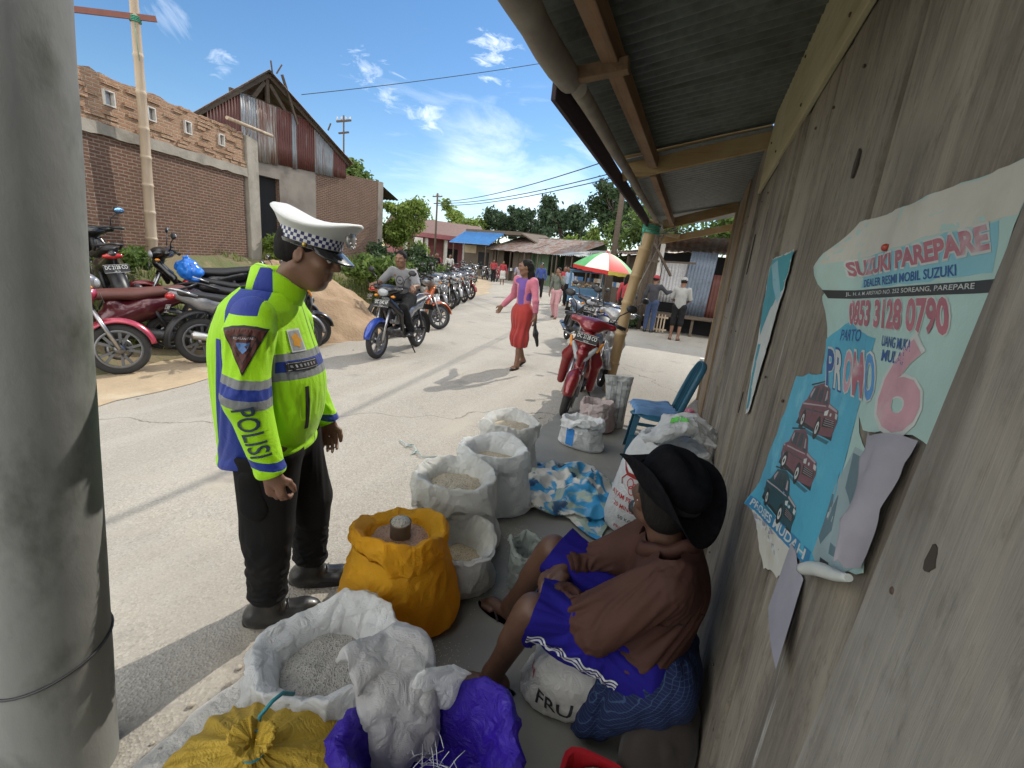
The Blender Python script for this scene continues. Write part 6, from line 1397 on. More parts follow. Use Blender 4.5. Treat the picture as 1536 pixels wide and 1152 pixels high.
b = MB(); b.loft([ring(.1095, .0935, -.004), ring(.1105, .0945, .008)], caps=(False, False)); b.build('chin_strap', M_capb, crown)
for q in (-1, 1): b = MB(); b.ell(cc+CP @ V(.02, q*.095, .004), .008, nu=6, nv=10); b.build('cap_button', M_gold, crown)
b = MB(); Rb = CP @ roty(PI/2-.25); n = 24
b.lathe([(.0, .010), (.014, .010), (.024, .006), (.034, .0), (.032, -.012), (0, -.012)], 20, cc+CP @ V(.138, 0, .062), Rb)
for k in range(12): a = 2*PI*k/12; b.ell(cc+CP @ V(.138, 0, .062)+Rb @ V(.029*math.cos(a)*1.1, .029*math.sin(a), .003), .005, nu=4, nv=6)
b.build('cap_badge', M_silver, crown)
# sewn-on writing and patches
def dec(parent, target, name, m, v, f, o, right, up, off=.002, ln=.015):
    M_ = np.array(wmat(parent)); R3 = M_[:3, :3]; bv_ = bvh_of(*(target if isinstance(target, (list, tuple)) else [target]))
    v2, f2 = project(v, f, bv_, R3 @ V(*o)+M_[:3, 3], R3 @ V(*right), R3 @ V(*up), off, ln)
    if len(v2) > 2: return mesh(name, v2, f2, m, parent, False, world=True)
def poly(pts): return np.array([(x, y, 0) for x, y in pts], float), [list(range(len(pts)))]
M_letter = plain('letter_blue_grey', (.030, .055, .085), .5); M_wl = plain('white_thread', (.55, .57, .6), .6); M_badge = plain('badge_brown', (.10, .025, .018), .6); M_badged = plain('badge_black', (.015, .014, .014), .6); M_bb = plain('badge_light_blue', (.10, .22, .5), .5)
el, wr = V(*J['elR']), V(*J['wrR']); dn = nrm(wr-el); out_ = nrm(V(.15, -1, .1)); upv = nrm(np.cross(out_, dn))
v, f = text_mesh('POLISI', .092, .012, .12, width=.185)
dec(of, SL['R'], 'sleeve_writing', M_letter, v, f, tuple((el+wr)/2+dn*-.022+out_*.3), tuple(dn), tuple(np.cross(out_, dn)), .006, .008)
bo = V(.025, -.68, 1.205)
def badge_shape(s_, dy=0): return poly([(-.066*s_, .055*s_+dy), (-.035*s_, .066*s_+dy), (0, .070*s_+dy), (.035*s_, .066*s_+dy), (.066*s_, .055*s_+dy), (.040*s_, .0+dy), (0, -.085*s_+dy), (-.040*s_, .0+dy)])
for nm, sc_, m_, of_ in (('arm_badge', 1, M_badged, .004), ('arm_badge', .90, M_badge, .005), ('arm_badge', .62, M_badged, .006), ('arm_badge', .54, M_badge, .007)):
    v, f = badge_shape(sc_); dec(of, SL['R'], nm, m_, v, f, tuple(bo), (1, .15, 0), (0, 0, 1), of_)
v, f = poly([(-.02, .012), (.02, .012), (.012, -.01), (0, -.022), (-.012, -.01)]); dec(of, SL['R'], 'arm_badge', M_bb, v, f, tuple(bo+V(0, 0, .005)), (1, .15, 0), (0, 0, 1), .008)
v, f = text_mesh('KORLANTAS', .010, .002); dec(of, SL['R'], 'arm_badge_writing', M_wl, v, f, tuple(bo+V(0, 0, .030)), (1, .15, 0), (0, 0, 1), .0085)
ch = lambda y, z: (.5, y, z)
def chest(name, m, v, f, y, z, off=.003): return dec(of, jk, name, m, v, f, (.55, y, z), (0, 1, 0), (0, 0, 1), off)
v, f = poly([(-.028, -.04), (.028, -.04), (.028, .04), (-.028, .04)]); chest('chest_patch', M_wl, v, f, -.095, 1.205); v, f = poly([(-.022, -.034), (.022, -.034), (.022, .034), (-.022, .034)]); chest('chest_patch', plain('patch_grey', (.3, .32, .33), .6), v, f, -.095, 1.205, .004)
v, f = poly([(.016*math.cos(a)*(1+.25*math.cos(5*a)), .024*math.sin(a)*(1+.15*math.cos(5*a))) for a in np.linspace(0, 2*PI, 30)[:-1]]); chest('chest_patch', plain('patch_orange', (.6, .28, .02), .6), v, f, -.095, 1.205, .005)
v, f = poly([(-.026, -.042), (.026, -.042), (.026, .042), (-.026, .042)]); chest('chest_patch', M_wl, v, f, .085, 1.215); v, f = poly([(-.022, -.037), (.022, -.037), (.022, .037), (-.022, .037)]); chest('chest_patch', M_bb, v, f, .085, 1.215, .004)
v, f = poly([(.014*math.cos(a)*(1+.3*math.cos(6*a)), .014*math.sin(a)*(1+.3*math.cos(6*a))) for a in np.linspace(0, 2*PI, 40)[:-1]]); chest('chest_patch', M_wl, v, f, .085, 1.22, .005)
v, f = poly([(-.062, -.016), (.062, -.016), (.062, .016), (-.062, .016)]); chest('name_tag', M_badged, v, f, -.10, 1.118, .005)
b = MB(); b.box((0, .012, 0), (.118, .0015, 0)); b.box((0, -.012, 0), (.118, .0015, 0))
for i in range(7): b.box((-.042+.014*i, 0, 0), (.006, .011 if i % 3 else .008, 0), rotz(.2*(i % 2)))
chest('name_tag_stitching', M_wl, b.verts(), b.f, -.10, 1.118, .006)
v, f = poly([(-.009, -.085), (.009, -.085), (.009, .085), (-.009, .085)]); dec(of, jk, 'pocket_zip', M_badged, v, f, (.35, -.36, .93), (.62, .62, 0), (.05, -.05, 1), .003)

# ---------------------------------------------------------------- seated rice seller
se = thing('person', 'seated man in a black wide brimmed hat and brown jacket leaning on the plank wall', 'person', (.06, 1.40, 0), PI)
J = dict(pelvis=(-.03, -.03, .31), chest=(-.05, -.04, .555), neck=(.005, -.05, .715), head=(.050, -.065, .84), headR=hframe(-.98, -.18), shR=(.0, -.20, .665), shL=(-.03, .12, .66), elR=(.19, -.22, .47), wrR=(.335, -.08, .465), elL=(.155, .165, .43), wrL=(.325, .04, .445),
         hipR=(.02, -.11, .305), hipL=(.02, .08, .305), knR=(.40, -.155, .47), knL=(.385, .11, .395), anR=(.565, -.20, .10), anL=(.495, .15, .10), fdR=(1, -.25, 0), fdL=(1, .32, 0), sq=(1, 0, 0))
J['hands'] = {'R': ((.5, .75, -.15), (-.5, .3, -.8), 1, .55, .95), 'L': ((.5, -.75, .1), (-.5, -.3, -.8), -1, .55, .95)}
body_sdf(J, 1.0, J['hands']).build('body', M_skin3, se, .0065); eyes(se, J['head'], J['headR']); hc2, HR2 = V(*J['head']), J['headR']
hair_sdf(J).build('hair', M_hair, se, .008, None, 0, cut=lambda p: np.maximum(((p-hc2) @ HR2[:, 0])-.06, -((p-hc2) @ HR2[:, 2])-.06))
M_bj = mat('brown_jacket', (.066, .029, .021), (.048, .021, .016), 5, .72, bmp=.4, bsc=40, spec=.22, bdist=.004); M_short = mat('violet_blue_shorts', (.014, .010, .19), (.011, .008, .145), 7, .85, bmp=.2, bsc=50, spec=.15); M_hat = mat('black_felt', (.006, .006, .008), (.010, .010, .012), 30, .95, bmp=.3, bsc=150, spec=.08)
def bare(): return [body_sdf(J, 1.0).mesh(.013)]
bd_ = bare()
s = SDF().cap((-.035, -.03, .25), (-.055, -.04, .545), .180, .180, .05, (1, 0, 0), 1.16).cap((-.03, -.17, .635), (-.045, .095, .63), .083, .083, .06).cap((-.03, -.04, .62), (.0, -.05, .745), .10, .078, .05); cyl = {}
for q in 'RL':
    a_, e_, w_ = V(*J['sh'+q]), V(*J['el'+q]), frac(J['el'+q], J['wr'+q], .95); x_ = nrm(w_-e_); s.cap(a_, e_, .088, .084, .05).cap(e_, w_+x_*.05, .080, .054, .05); cyl[q] = (w_, x_)
v, f = s.mesh(.0130); nk = V(.0, -.05, .735); nn = nrm((.3, 0, 1)); keep = (v[:, 2] > .15) & ~(((v-nk) @ nn > 0.0) & (np.linalg.norm(v-nk, axis=1) < .16))
for q in 'RL': w_, x_ = cyl[q]; o_ = cyl['L' if q == 'R' else 'R'][0]; keep &= ~(((v-w_) @ x_ > .0) & (np.linalg.norm(v-w_, axis=1) < .12) & (np.linalg.norm(v-w_-x_*.02, axis=1) < np.linalg.norm(v-o_, axis=1)))
v, f, _ = open_mesh(v, f, keep); pin = np.zeros(len(v)); pin[v[:, 2] < .175] = .5; pin[((v-nk) @ nn > -.03) & (np.linalg.norm(v-nk, axis=1) < .17)] = 1
for q in 'RL': w_, x_ = cyl[q]; pin[((v-w_) @ x_ > -.022) & (np.linalg.norm(v-w_, axis=1) < .10)] = 1
sj = settle('jacket', v, f, M_bj, se, bd_, pin)
for q in 'RL': w_, x_ = cyl[q]; b = MB(); b.tube([w_-x_*.028+x_*.034*t for t in np.linspace(0, 1, 9)], [.054, .050, .051, .048, .050, .047, .049, .046, .047], 24); b.build('cuff', M_bj, sj)
for ln_, o_, rt_ in (([(-.20, .0, 0), (.20, .0, 0)], (-.7, .0, .545), (0, -1, 0)),):
    b = MB(); b.grid(np.array([[(x, -.0025, 0), (x, .0025, 0)] for x in np.linspace(-.17, .17, 40)])); dec(se, sj, 'seam', MATS['badge_black'], b.verts(), b.f, o_, rt_, (0, 0, 1), .0015)
b = MB(); rings = []
for t_, dz in ((1, 0), (1.06, .04), (1.22, .03), (1.28, -.005)):
    a = np.linspace(-PI+.55, PI-.55, 40)+PI; rings.append(np.stack([.0+.082*t_*np.cos(a)*1.05, -.05+.082*t_*np.sin(a), .708+dz-.05*np.cos(a)*.8+.004*np.sin(a*7)], -1))
b.grid(np.array(rings)); b.build('collar', M_bj, se, solid=.004)
kR, kL = V(*J['knR']), V(*J['knL']); hR, hL = V(*J['hipR']), V(*J['hipL']); dR, dL = nrm(kR-hR), nrm(kL-hL)
v, f = SDF().cap(hR, hL, .125, .125, .04).cap(hR, kR+dR*.08, .118, .112, .02).cap(hL, kL+dL*.10, .118, .112, .02).mesh(.0130)
keep = ~(((v-kR) @ dR > .030) & (np.linalg.norm(v-kR, axis=1) < .24) & (v[:, 1] < -.02)) & ~(((v-kL) @ dL > .040) & (np.linalg.norm(v-kL, axis=1) < .24) & (v[:, 1] > -.02))
v, f, _ = open_mesh(v, f, keep); pin = np.zeros(len(v)); pin[v[:, 0] < -.03] = 1; pin[((v-kR) @ dR > .012) & (v[:, 1] < -.02)] = .6; pin[((v-kL) @ dL > .022) & (v[:, 1] > -.02)] = .6
so = settle('shorts', v, f, M_short, se, bd_, pin, 22)
# white side stripes of the shorts, drawn as zigzag piping
b = MB()
for dy in (0, .016, .032):
    pth = [(x, dy+.010*math.sin(x*95), 0) for x in np.linspace(-.155, .155, 50)]; L_ = np.array(pth); b.grid(np.stack([L_-V(0, .0045, 0), L_+V(0, .0045, 0)], 1))
dec(se, so, 'side_stripes', M_wl, b.verts(), b.f, (.225, .5, .305), (-1, 0, -.22), (-.22, 0, 1), .003)
# plaid sarong round the waist and a dark wrap over what he sits on
def plaid(nt, sx, band, nz):
    col = mixc(nt, nz, (.006, .014, .065), (.005, .010, .045))
    w1 = nt.nodes.new('ShaderNodeTexWave'); w1.inputs['Scale'].default_value = 11; w1.bands_direction = 'DIAGONAL'; w1.inputs['Distortion'].default_value = 1.5
    col = mixc(nt, mrange(nt, w1.outputs['Fac'], .93, .99), col, (.03, .06, .13))
    w2 = nt.nodes.new('ShaderNodeTexWave'); w2.inputs['Scale'].default_value = 13; w2.bands_direction = 'Z'; w2.inputs['Distortion'].default_value = 1.5
    return mixc(nt, mrange(nt, w2.outputs['Fac'], .93, .99), col, (.025, .05, .11))
M_plaid = zone_mat('plaid_sarong', plaid, .9, sheen=0)
s = SDF().cap((-.06, -.12, .27), (-.06, .08, .27), .130, .130, .04).cap((.06, .13, .22), (.12, .16, .10), .07, .045, .05).cap((.0, .14, .22), (.16, .17, .06), .06, .03, .05)
s.build('sarong', M_plaid, se, .009, lambda p: .018*crease(p*V(1, 1, .6), 8, 61)+.008*crease(p, 18, 2)-.004, .022)
st = SDF().cap((-.085, -.10, .10), (-.085, .13, .10), .125, .125, .05).cap((-.08, .15, .15), (-.06, .17, .0), .07, .09, .05)
v, f = st.mesh(.010, lambda p: .016*ridge(p*V(1, 1, .5), 8, 71)-.004, .025, lambda p: .024-p[..., 2]); M_ = np.array(wmat(se)); v = v @ M_[:3, :3].T+M_[:3, 3]
tag(mesh('wrapped_stool', v, f, cloth('dark_wrap', (.028, .02, .016), (.02, .015, .012)), None, True), 'low seat wrapped in dark brown cloth under the seated man', 'stool')
# hat: pinched crown, brim swept up at the sides
HB = hframe(-.72, -.34, .12); hcn = hc2+HR2 @ V(-.02, 0, .050)
s = SDF().ell(hcn+HB @ V(-.005, 0, .055), (.118, .098, .090), .03, HB).ell(hcn+HB @ V(.02, 0, .10), (.075, .055, .055), .04, HB).ell(hcn+HB @ V(-.03, 0, .165), (.10, .020, .035), .05, HB, sub=True)
ht = s.build('hat', M_hat, se, .007, lambda p: .003*vnoise(p, 14, 5), .008, cut=lambda p: -.005-((p-hcn) @ HB[:, 2]))
G = np.zeros((64, 9, 3))
for i in range(64):
    a = 2*PI*i/64
    for j, t_ in enumerate(np.linspace(0, 1, 9)):
        rx, ry = .112+.085*t_, .092+.080*t_; upc = .105*t_**1.5*abs(math.sin(a))**2.0-.03*t_**1.5*abs(math.cos(a))**2+.004*math.sin(3*a+1)*t_; G[i, j] = (rx*math.cos(a), (ry-.022*t_*abs(math.sin(a)))*math.sin(a), upc)
b = MB(); b.grid(hcn+G @ HB.T, cu=True); b.build('hat_brim', M_hat, ht, solid=.004)
b = MB(); n = 48; b.loft([hcn+np.stack([.1195*np.cos(np.arange(n)*2*PI/n), .0995*np.sin(np.arange(n)*2*PI/n), np.full(n, z)], -1) @ HB.T for z in (.012, .034)], caps=(False, False)); b.build('hat_band', M_blk, ht)
b = MB(); c_ = hc2; SDF().cap(c_+HR2 @ V(.085, -.02, -.105), c_+HR2 @ V(.085, .02, -.105), .022, .022, .02).cap(c_+HR2 @ V(.05, .04, -.09), c_+HR2 @ V(.08, .02, -.105), .018, .022, .02).build('face_mask', M_blk, se, .007)
b = MB(); b.tube([c_+HR2 @ V(.06, .045, -.085), c_+HR2 @ V(.03, .068, -.04), c_+HR2 @ V(.0, .08, .0)], .0022, 5); b.build('mask_loop', M_wl, se)
for q in 'RL': shoe(J, q, 1.0, plain('sandal_dark', (.03, .02, .018), .7) if 'sandal_dark' not in MATS else MATS['sandal_dark'], se, True)
# ---------------------------------------------------------------- sacks, bags and the other goods on the shop floor
M_sw = sack_mat('white_sack', (.82, .84, .84), .30); M_sw2 = sack_mat('dusty_white_sack', (.77, .77, .74), .30, (.52, .50, .44)); M_sy = sack_mat('orange_yellow_sack', (.95, .50, .02), .42); M_sy2 = sack_mat('mustard_sack', (.62, .42, .05), .25); M_sp = sack_mat('pinkish_sack', (.56, .48, .47), .22, (.5, .36, .35))
M_sg = sack_mat('striped_grey_sack', (.48, .50, .49), .2, (.33, .36, .36)); M_pv = sack_mat('violet_plastic', (.045, .018, .40), .25, rough=.25, weave=False); M_cl = sack_mat('clear_plastic', (.55, .60, .56), .45, rough=.2, weave=False)
G_rice = grain_mat('white_rice', (.50, .48, .43), (.40, .37, .32)); G_red = grain_mat('reddish_rice', (.46, .29, .19), (.36, .21, .13)); G_bei = grain_mat('beige_rice', (.50, .43, .31), (.38, .31, .21)); G_grey = grain_mat('grey_rice', (.40, .385, .35), (.31, .30, .27))
FZ = .023
def sack(label, x, y, r, h, m, grain, seed, rz=0, top=.95, fold=.09, level=.09, sq=(1, 1), tilt=(0, 0), wr=1.0, name='rice_sack', cat='sack', group='open sacks of rice', lip=.03, bulge=1.07, z=FZ, dome=.02, ears=.22):
    t = thing(name, label, cat, (x, y, z), rz, group, tilt); n = 200; a = np.arange(n)*2*PI/n
    prof = [(.60*top, h-level-.04, 0), (.66*top, h-level, .2), (.76*top, h-level*.45, .5), (.90*top, h-.010, 1), (1.0*top, h, 1), (1.05*top, h-.008, 1), (1.09*top, h-fold*.4, .9), (1.11*top, h-fold*.85, .8), (1.10*top, h-fold, .8), (1.06*top, h-fold-.001, .7), (1.02*top, h-fold+.015, .6),
            (1.0, h-fold-.03, .3), ((1.0+bulge)/2, h*.60, .1), (bulge, h*.40, 0), (bulge*1.0, h*.22, 0), (1.03, h*.08, 0), (.97, .016, 0), (.90, .0, 0), (.02, .0, 0)]
    pr = np.array(prof); s0 = np.arange(len(pr)); s1 = np.linspace(0, len(pr)-1, 100); pr = np.stack([np.interp(s1, s0, pr[:, k]) for k in range(3)], 1)
    for _ in range(3): pr[1:-1] = (pr[:-2]+2*pr[1:-1]+pr[2:])/4
    cu = np.stack([np.cos(a), np.sin(a), 0*a], -1); fv = fold*(.55*vnoise(cu*1.2, 1, seed+31)+.35*vnoise(cu*3, 1, seed+32)); rings = []
    for rf, zz, lk in pr:
        b0 = np.clip(1-zz/h*1.5, 0, 1); cor = 1+ears*b0**1.6*(np.abs(np.cos(a))**6)-.12*b0*(np.abs(np.sin(a))**2)     # the flat bottom seam draws the base out into two corners
        Q = np.stack([np.cos(a)*r, np.sin(a)*r, np.full(n, zz)], -1)*(.16/r)
        outer = 1 if rf > .3 else rf/.3
        d_ = .085*vnoise(Q, 6, seed)+.085*crease(Q*V(1, 1, .55), 8, seed+4)*wr+.060*crease(Q*V(1, 1, .8), 17, seed+6)*wr*(.6+.6*lk)+.034*crease(Q, 32, seed+9)*wr*(.7+.5*lk)
        mouth = 1+.10*lk*vnoise(cu, .9, seed+14)
        R_ = r*rf*cor*mouth*(1+d_*outer*.75); cuff = np.clip((h-.002-zz)/max(fold, .01), 0, 1)*(rf > 1.04*top)*(zz > h-fold*1.1)
        z_ = zz+lip*lk*(1.2*vnoise(cu*1.1, 1, seed+8)+.45*vnoise(cu*3.2, 1, seed+9))-fv*cuff*(fold > .05)+.006*crease(Q, 20, seed)*lk
        rings.append(np.stack([R_*np.cos(a)*sq[0], R_*np.sin(a)*sq[1], np.maximum(z_, 0)], -1))
    b = MB(); b.loft(np.array(rings)[::-1], caps=(False, False)); bag = b.build('bag', m, t)
    if grain:
        rr = np.linspace(0, 1, 16); P = np.zeros((16, n, 3)); mo = 1+.10*vnoise(cu, .9, seed+14)*.6
        for i, u in enumerate(rr): R_ = r*.72*top*u*mo; P[i, :, 0] = R_*np.cos(a)*sq[0]; P[i, :, 1] = R_*np.sin(a)*sq[1]; P[i, :, 2] = h-level+dome*(1-u*u)
        P[..., 2] += .012*vnoise(P, 12, seed)+.005*vnoise(P, 34, seed); b = MB(); b.grid(P, cv=True, flip=True); b.build('rice', grain, t)
    return t, bag
ysk, yb = sack('big orange yellow sack of reddish rice with a measuring can on top', -.935, 1.40, .195, .46, M_sy, G_red, 1, .3, fold=.11, top=.90, level=.085, lip=.05, wr=1.0, tilt=(0, -.06), bulge=1.12, ears=.30)
wsk, wb = sack('wide white sack of greyish rice, nearest to the officer boots', -.885, .92, .198, .30, M_sw, G_grey, 2, 1.1, fold=.13, top=1.0, level=.10, lip=.035, wr=1.35)
s1, b1 = sack('white rice sack standing directly behind the orange yellow sack', -1.005, 1.96, .205, .43, M_sw2, G_bei, 3, .5, fold=.14, top=1.0, level=.07, sq=(1, .9))
s2, b2 = sack('middle white sack of the row at the road, with green print', -.985, 2.42, .19, .43, M_sw, G_bei, 4, .35, fold=.10, top=.98, level=.10, sq=(1.05, .9))
s3, b3 = sack('farthest white sack of the row at the road, with red print', -1.085, 2.94, .19, .43, M_sw2, G_bei, 5, .2, fold=.11, top=1.0, level=.06, sq=(1, .95))
lw, lb = sack('low white sack tucked between the orange yellow sack and the row', -.82, 1.69, .145, .26, M_sw2, G_bei, 6, .7, fold=.02, top=1.0, level=.11, wr=1.5, lip=.05)
bs, bb_ = sack('small white sack with a blue printed stripe, in front of the red scooter', -.72, 3.78, .15, .27, M_sw, None, 7, -.15, fold=.08, top=.95, level=.10, sq=(1.1, .85), wr=1.3)
pk, pb = sack('pinkish white sack half hidden behind the blue striped one', -.70, 4.30, .15, .29, M_sp, None, 8, .5, fold=.08, top=.95, level=.1, wr=1.3)
def plate_box(c, d): b = MB(); b.box((0, 0, 0), d); return b.verts(), b.f
def face(parent, target, name, m, v, f, ang, z, off=.004, dist=.6, ln=.02):
    """print on the side of a sack seen from compass angle ang (world)"""
    n = V(math.cos(ang), math.sin(ang), 0); M_ = np.array(wmat(parent)); c = M_[:3, 3]+n*dist+V(0, 0, z); rt = V(-n[1], n[0], 0)
    v2, f2 = project(v, f, bvh_of(target), c, rt, (0, 0, 1), off, ln)
    if len(v2) > 2: mesh(name, v2, f2, m, parent, world=True)
I_gr = plain('green_ink', (.03, .20, .10), .6); I_rd = plain('red_ink', (.45, .03, .03), .6); I_bk = plain('black_ink', (.02, .02, .025), .6); I_bl = plain('blue_ink', (.03, .22, .60), .6); I_or = plain('orange_ink', (.65, .16, .05), .6)
v, f = text_mesh('1 KG', .07, .012); v = v @ np.array([[0, 1, 0], [-1, 0, 0], [0, 0, 1.]]); face(s2, b2, 'sack_print', I_gr, v, f, -1.15, .20)
v, f = text_mesh('BERAS', .045, .006); face(s3, b3, 'sack_print', I_rd, v, f, -1.0, .10); v, f = text_mesh('50 KG', .03, .004); face(s3, b3, 'sack_print', I_rd, v+V(.0, .12, 0), f, -.8, .12)
v, f = poly([(-.05, -.012), (.05, -.012), (.05, .012), (-.05, .012)]); face(s3, b3, 'sack_print', I_or, v, f, -1.5, .315)
v, f = poly([(-.035, -.08), (.035, -.08), (.035, .08), (-.035, .08)]); face(bs, bb_, 'sack_stripe', I_bl, v+V(-.09, 0, 0), f, -1.45, .115)
# measuring can heaped with rice
mc = thing('measuring_can', 'round tin can heaped with white rice, standing in the orange yellow sack', 'can', (-.955, 1.40, FZ+.382), 0, lean=(.05, .04))
b = MB(); b.lathe([(.0, 0), (.043, 0), (.044, .004), (.042, .012), (.042, .07), (.044, .076), (.041, .077), (.040, .06)], 28); b.build('can', mat('can_tin', (.20, .165, .13), (.13, .105, .085), 9, .5, .5), mc)
b = MB(); b.lathe([(.041, .071), (.036, .082), (.022, .091), (.008, .094), (.0005, .0945)], 24); b.build('rice', G_rice, mc)
# mustard sack tied shut
ty = thing('tied_sack', 'mustard yellow sack gathered and tied shut with a teal string, in the foreground', 'sack', (-.79, .575, FZ))
n = 160; a = np.arange(n)*2*PI/n; rings = []
pf = np.array([(.02, 0), (.85, .0), (1.0, .03), (1.06, .12), (1.0, .20), (.85, .255), (.62, .285), (.36, .31), (.17, .325), (.12, .335), (.12, .345), (.17, .36), (.22, .372), (.20, .378), (.10, .366), (.03, .355)]); sI = np.linspace(0, len(pf)-1, 70); pf = np.stack([np.interp(sI, np.arange(len(pf)), pf[:, k]) for k in range(2)], 1)
for rf, zz in pf:
    pk_ = np.clip((zz-.15)/.15, 0, 1); Q = np.stack([np.cos(a), np.sin(a), np.full(n, zz*2)], -1)
    pl = .13*crease(np.stack([np.cos(a)*3.3, np.sin(a)*3.3, np.full(n, zz*3)], -1), 1, 3)+.10*crease(np.stack([np.cos(a)*7, np.sin(a)*7, np.full(n, zz*5)], -1), 1, 6)+.05*crease(np.stack([np.cos(a)*15, np.sin(a)*15, np.full(n, zz*9)], -1), 1, 9); R_ = .23*rf*(1+.07*vnoise(Q, 1.3, 5)+pl*pk_*(1 if zz < .36 else 0.7)); rings.append(np.stack([R_*np.cos(a)*1.08, R_*np.sin(a)*.95, zz+.02*pk_*vnoise(Q, 3, 8)], -1))
b = MB(); b.loft(np.array(rings), caps=(False, False)); b.build('bag', M_sy2, ty)
b = MB()
for k in range(3): b.tube([(.031*math.cos(q_), .030*math.sin(q_), .336+.007*k+.003*math.sin(3*q_)) for q_ in np.linspace(0, 2*PI, 25)[:-1]], .0045, 6, closed=True)
b.tube([(-.02, .028, .345), (-.035, .05, .36), (-.03, .085, .375), (-.035, .12, .362), (-.03, .15, .33)], .0055, 6); b.build('string', plain('teal_string', (.03, .24, .28), .5), ty)
# violet plastic bag with shreds and the half empty white sack standing in it
vb, vbag = sack('crumpled violet blue plastic bag standing open in the foreground', -.42, .80, .185, .31, M_pv, None, 12, .4, fold=.03, top=1.02, level=.16, wr=1.5, name='plastic_bag', cat='bag', group=None, lip=.07, sq=(1.1, .9))
b = MB(); R = random.Random(4)
for k in range(34):
    a_, r_ = R.uniform(0, 6.28), .10*R.random()**.5; c = V(r_*math.cos(a_)*.7, -.01+r_*math.sin(a_)*.6, .17+.10*R.random()); d = V(R.gauss(0, 1), R.gauss(0, 1), R.gauss(.4, .7)); d = nrm(d)*R.uniform(.02, .045); b.tube([c-d, c+V(0, 0, .008), c+d], .0011, 4)
o = b.build('shreds', M_wl, vb); o['kind'] = 'stuff'
b = MB(); rr = np.linspace(0, 1, 6); b.grid(np.array([[(.17*u*math.cos(q_)*1.1, .17*u*math.sin(q_)*.9, .16+.015*math.sin(5*q_)*u) for q_ in np.linspace(0, 2*PI, 33)[:-1]] for u in np.maximum(rr, .01)]), cv=True, flip=True); b.build('inner_fold', M_pv, vb)
def loftpath(path, wid, thk, side, n=80, wr=.012, seed=1, sub=60, fr=(7, 16)):
    P = np.array(path, float); s0 = np.arange(len(P)); s1 = np.linspace(0, len(P)-1, sub); P = np.stack([np.interp(s1, s0, P[:, k]) for k in range(3)], 1); W = np.interp(s1, s0, wid); T_ = np.interp(s1, s0, thk)
    for _ in range(4): P[1:-1] = (P[:-2]+2*P[1:-1]+P[2:])/4
    tg = np.gradient(P, axis=0); a = np.arange(n)*2*PI/n; rings = []
    for i in range(sub):
        tt = nrm(tg[i]); sd_ = nrm(V(*side)-tt*np.dot(side, tt)); nn = np.cross(tt, sd_); q = P[i]+(np.sign(np.cos(a))*np.abs(np.cos(a))**.7*W[i])[:, None]*sd_+(np.sin(a)*T_[i])[:, None]*nn
        q = q+(wr*crease(q, fr[0], seed)+wr*.6*crease(q, fr[1], seed+2)+wr*.25*crease(q, fr[1]*2, seed+3))[:, None]*nn+(wr*.4*vnoise(q, fr[0], seed+5))[:, None]*sd_; rings.append(q)
    return np.array(rings)
fs = thing('folded_sack', 'half empty translucent white sack folded over, stuck between the violet bag and the white sack', 'sack', (-.56, .84, FZ))
b = MB(); b.loft(loftpath([(.02, 0, .02), (.02, -.01, .2), (.0, .0, .34), (-.03, .02, .425), (-.11, .03, .44), (-.17, .02, .40)], [.10, .105, .115, .12, .10, .075], [.055, .06, .055, .04, .035, .02], (.75, .66, 0), wr=.022, seed=3)); b.build('bag', sack_mat('thin_white_sack', (.74, .74, .74), .5, (.62, .58, .54)), fs)
b = MB(); b.loft(loftpath([(.07, .05, .28), (.10, .06, .40), (.12, .06, .425)], [.07, .075, .08], [.02, .012, .008], (.8, .6, 0), wr=.010, seed=9, sub=16)); b.build('hem_flap', M_sw, fs)
# small clear bag by the knee
cb, _ = sack('small clear plastic bag, slumped open beside the knee of the seated man', -.50, 1.84, .085, .27, M_cl, None, 15, .4, fold=.02, top=1.0, level=.17, wr=2.2, name='plastic_bag', cat='bag', group=None, lip=.06, sq=(.9, 1.1), tilt=(.0, -.12))
# big feed sack leaning on the wall
fd_, fb = sack('large printed white feed sack leaning on the wall behind the seated man', -.02, 2.66, .225, .60, M_sw, None, 17, .2, fold=.03, top=.80, level=.04, wr=.8, name='feed_sack', group=None, lip=.02, bulge=1.12, tilt=(-.06, .10))
b = MB(); b.loft(loftpath([(-.14, .02, .54), (-.04, .03, .66), (.08, .06, .70), (.17, .06, .66), (.25, .03, .64)], [.12, .15, .13, .10, .09], [.05, .045, .04, .035, .012], (.3, 1, .1), wr=.028, seed=5)); fl = b.build('folded_mouth', M_sw, fd_)
for tx, dz, hh, wd_ in (('AYAM PETELUR', .17, .042, .27), ('20 MINGGU', .115, .036, .19), ('50 KG', .05, .030, .09), ('PROTEIN', -.02, .03, .13)):
    v, f = text_mesh(tx, hh, .006, width=wd_); face(fd_, fb, 'sack_print', I_rd if 'KG' not in tx else I_bk, v+V(-.05, 0, 0), f, -1.95, .10+dz, ln=.015)
b = MB()
for (x, z, r_) in ((-.06, .27, .024), (-.02, .255, .024), (-.045, .235, .022)): q_ = np.linspace(0, 2*PI, 25)[:-1]; b.grid(np.stack([np.stack([x+rr_*np.cos(q_), z+rr_*1.25*np.sin(q_), 0*q_], -1) for rr_ in (r_-.004, r_+.001)]), cv=True)
face(fd_, fb, 'sack_print', I_rd, b.verts(), b.f, -1.95, .10)
b = MB(); b.tube([(-.16, .36, 0), (-.10, .31, 0), (-.03, .32, 0), (.03, .36, 0), (.08, .44, 0), (.04, .40, 0)], [.004, .010, .012, .014, .008, .002], 6); b.tube([(-.02, .33, 0), (-.06, .38, 0), (-.05, .42, 0)], [.010, .007, .003], 6); b.tube([(-.10, .31, 0), (-.13, .27, 0), (-.12, .24, 0)], .004, 5); vv = b.verts(); vv[:, 2] = 0
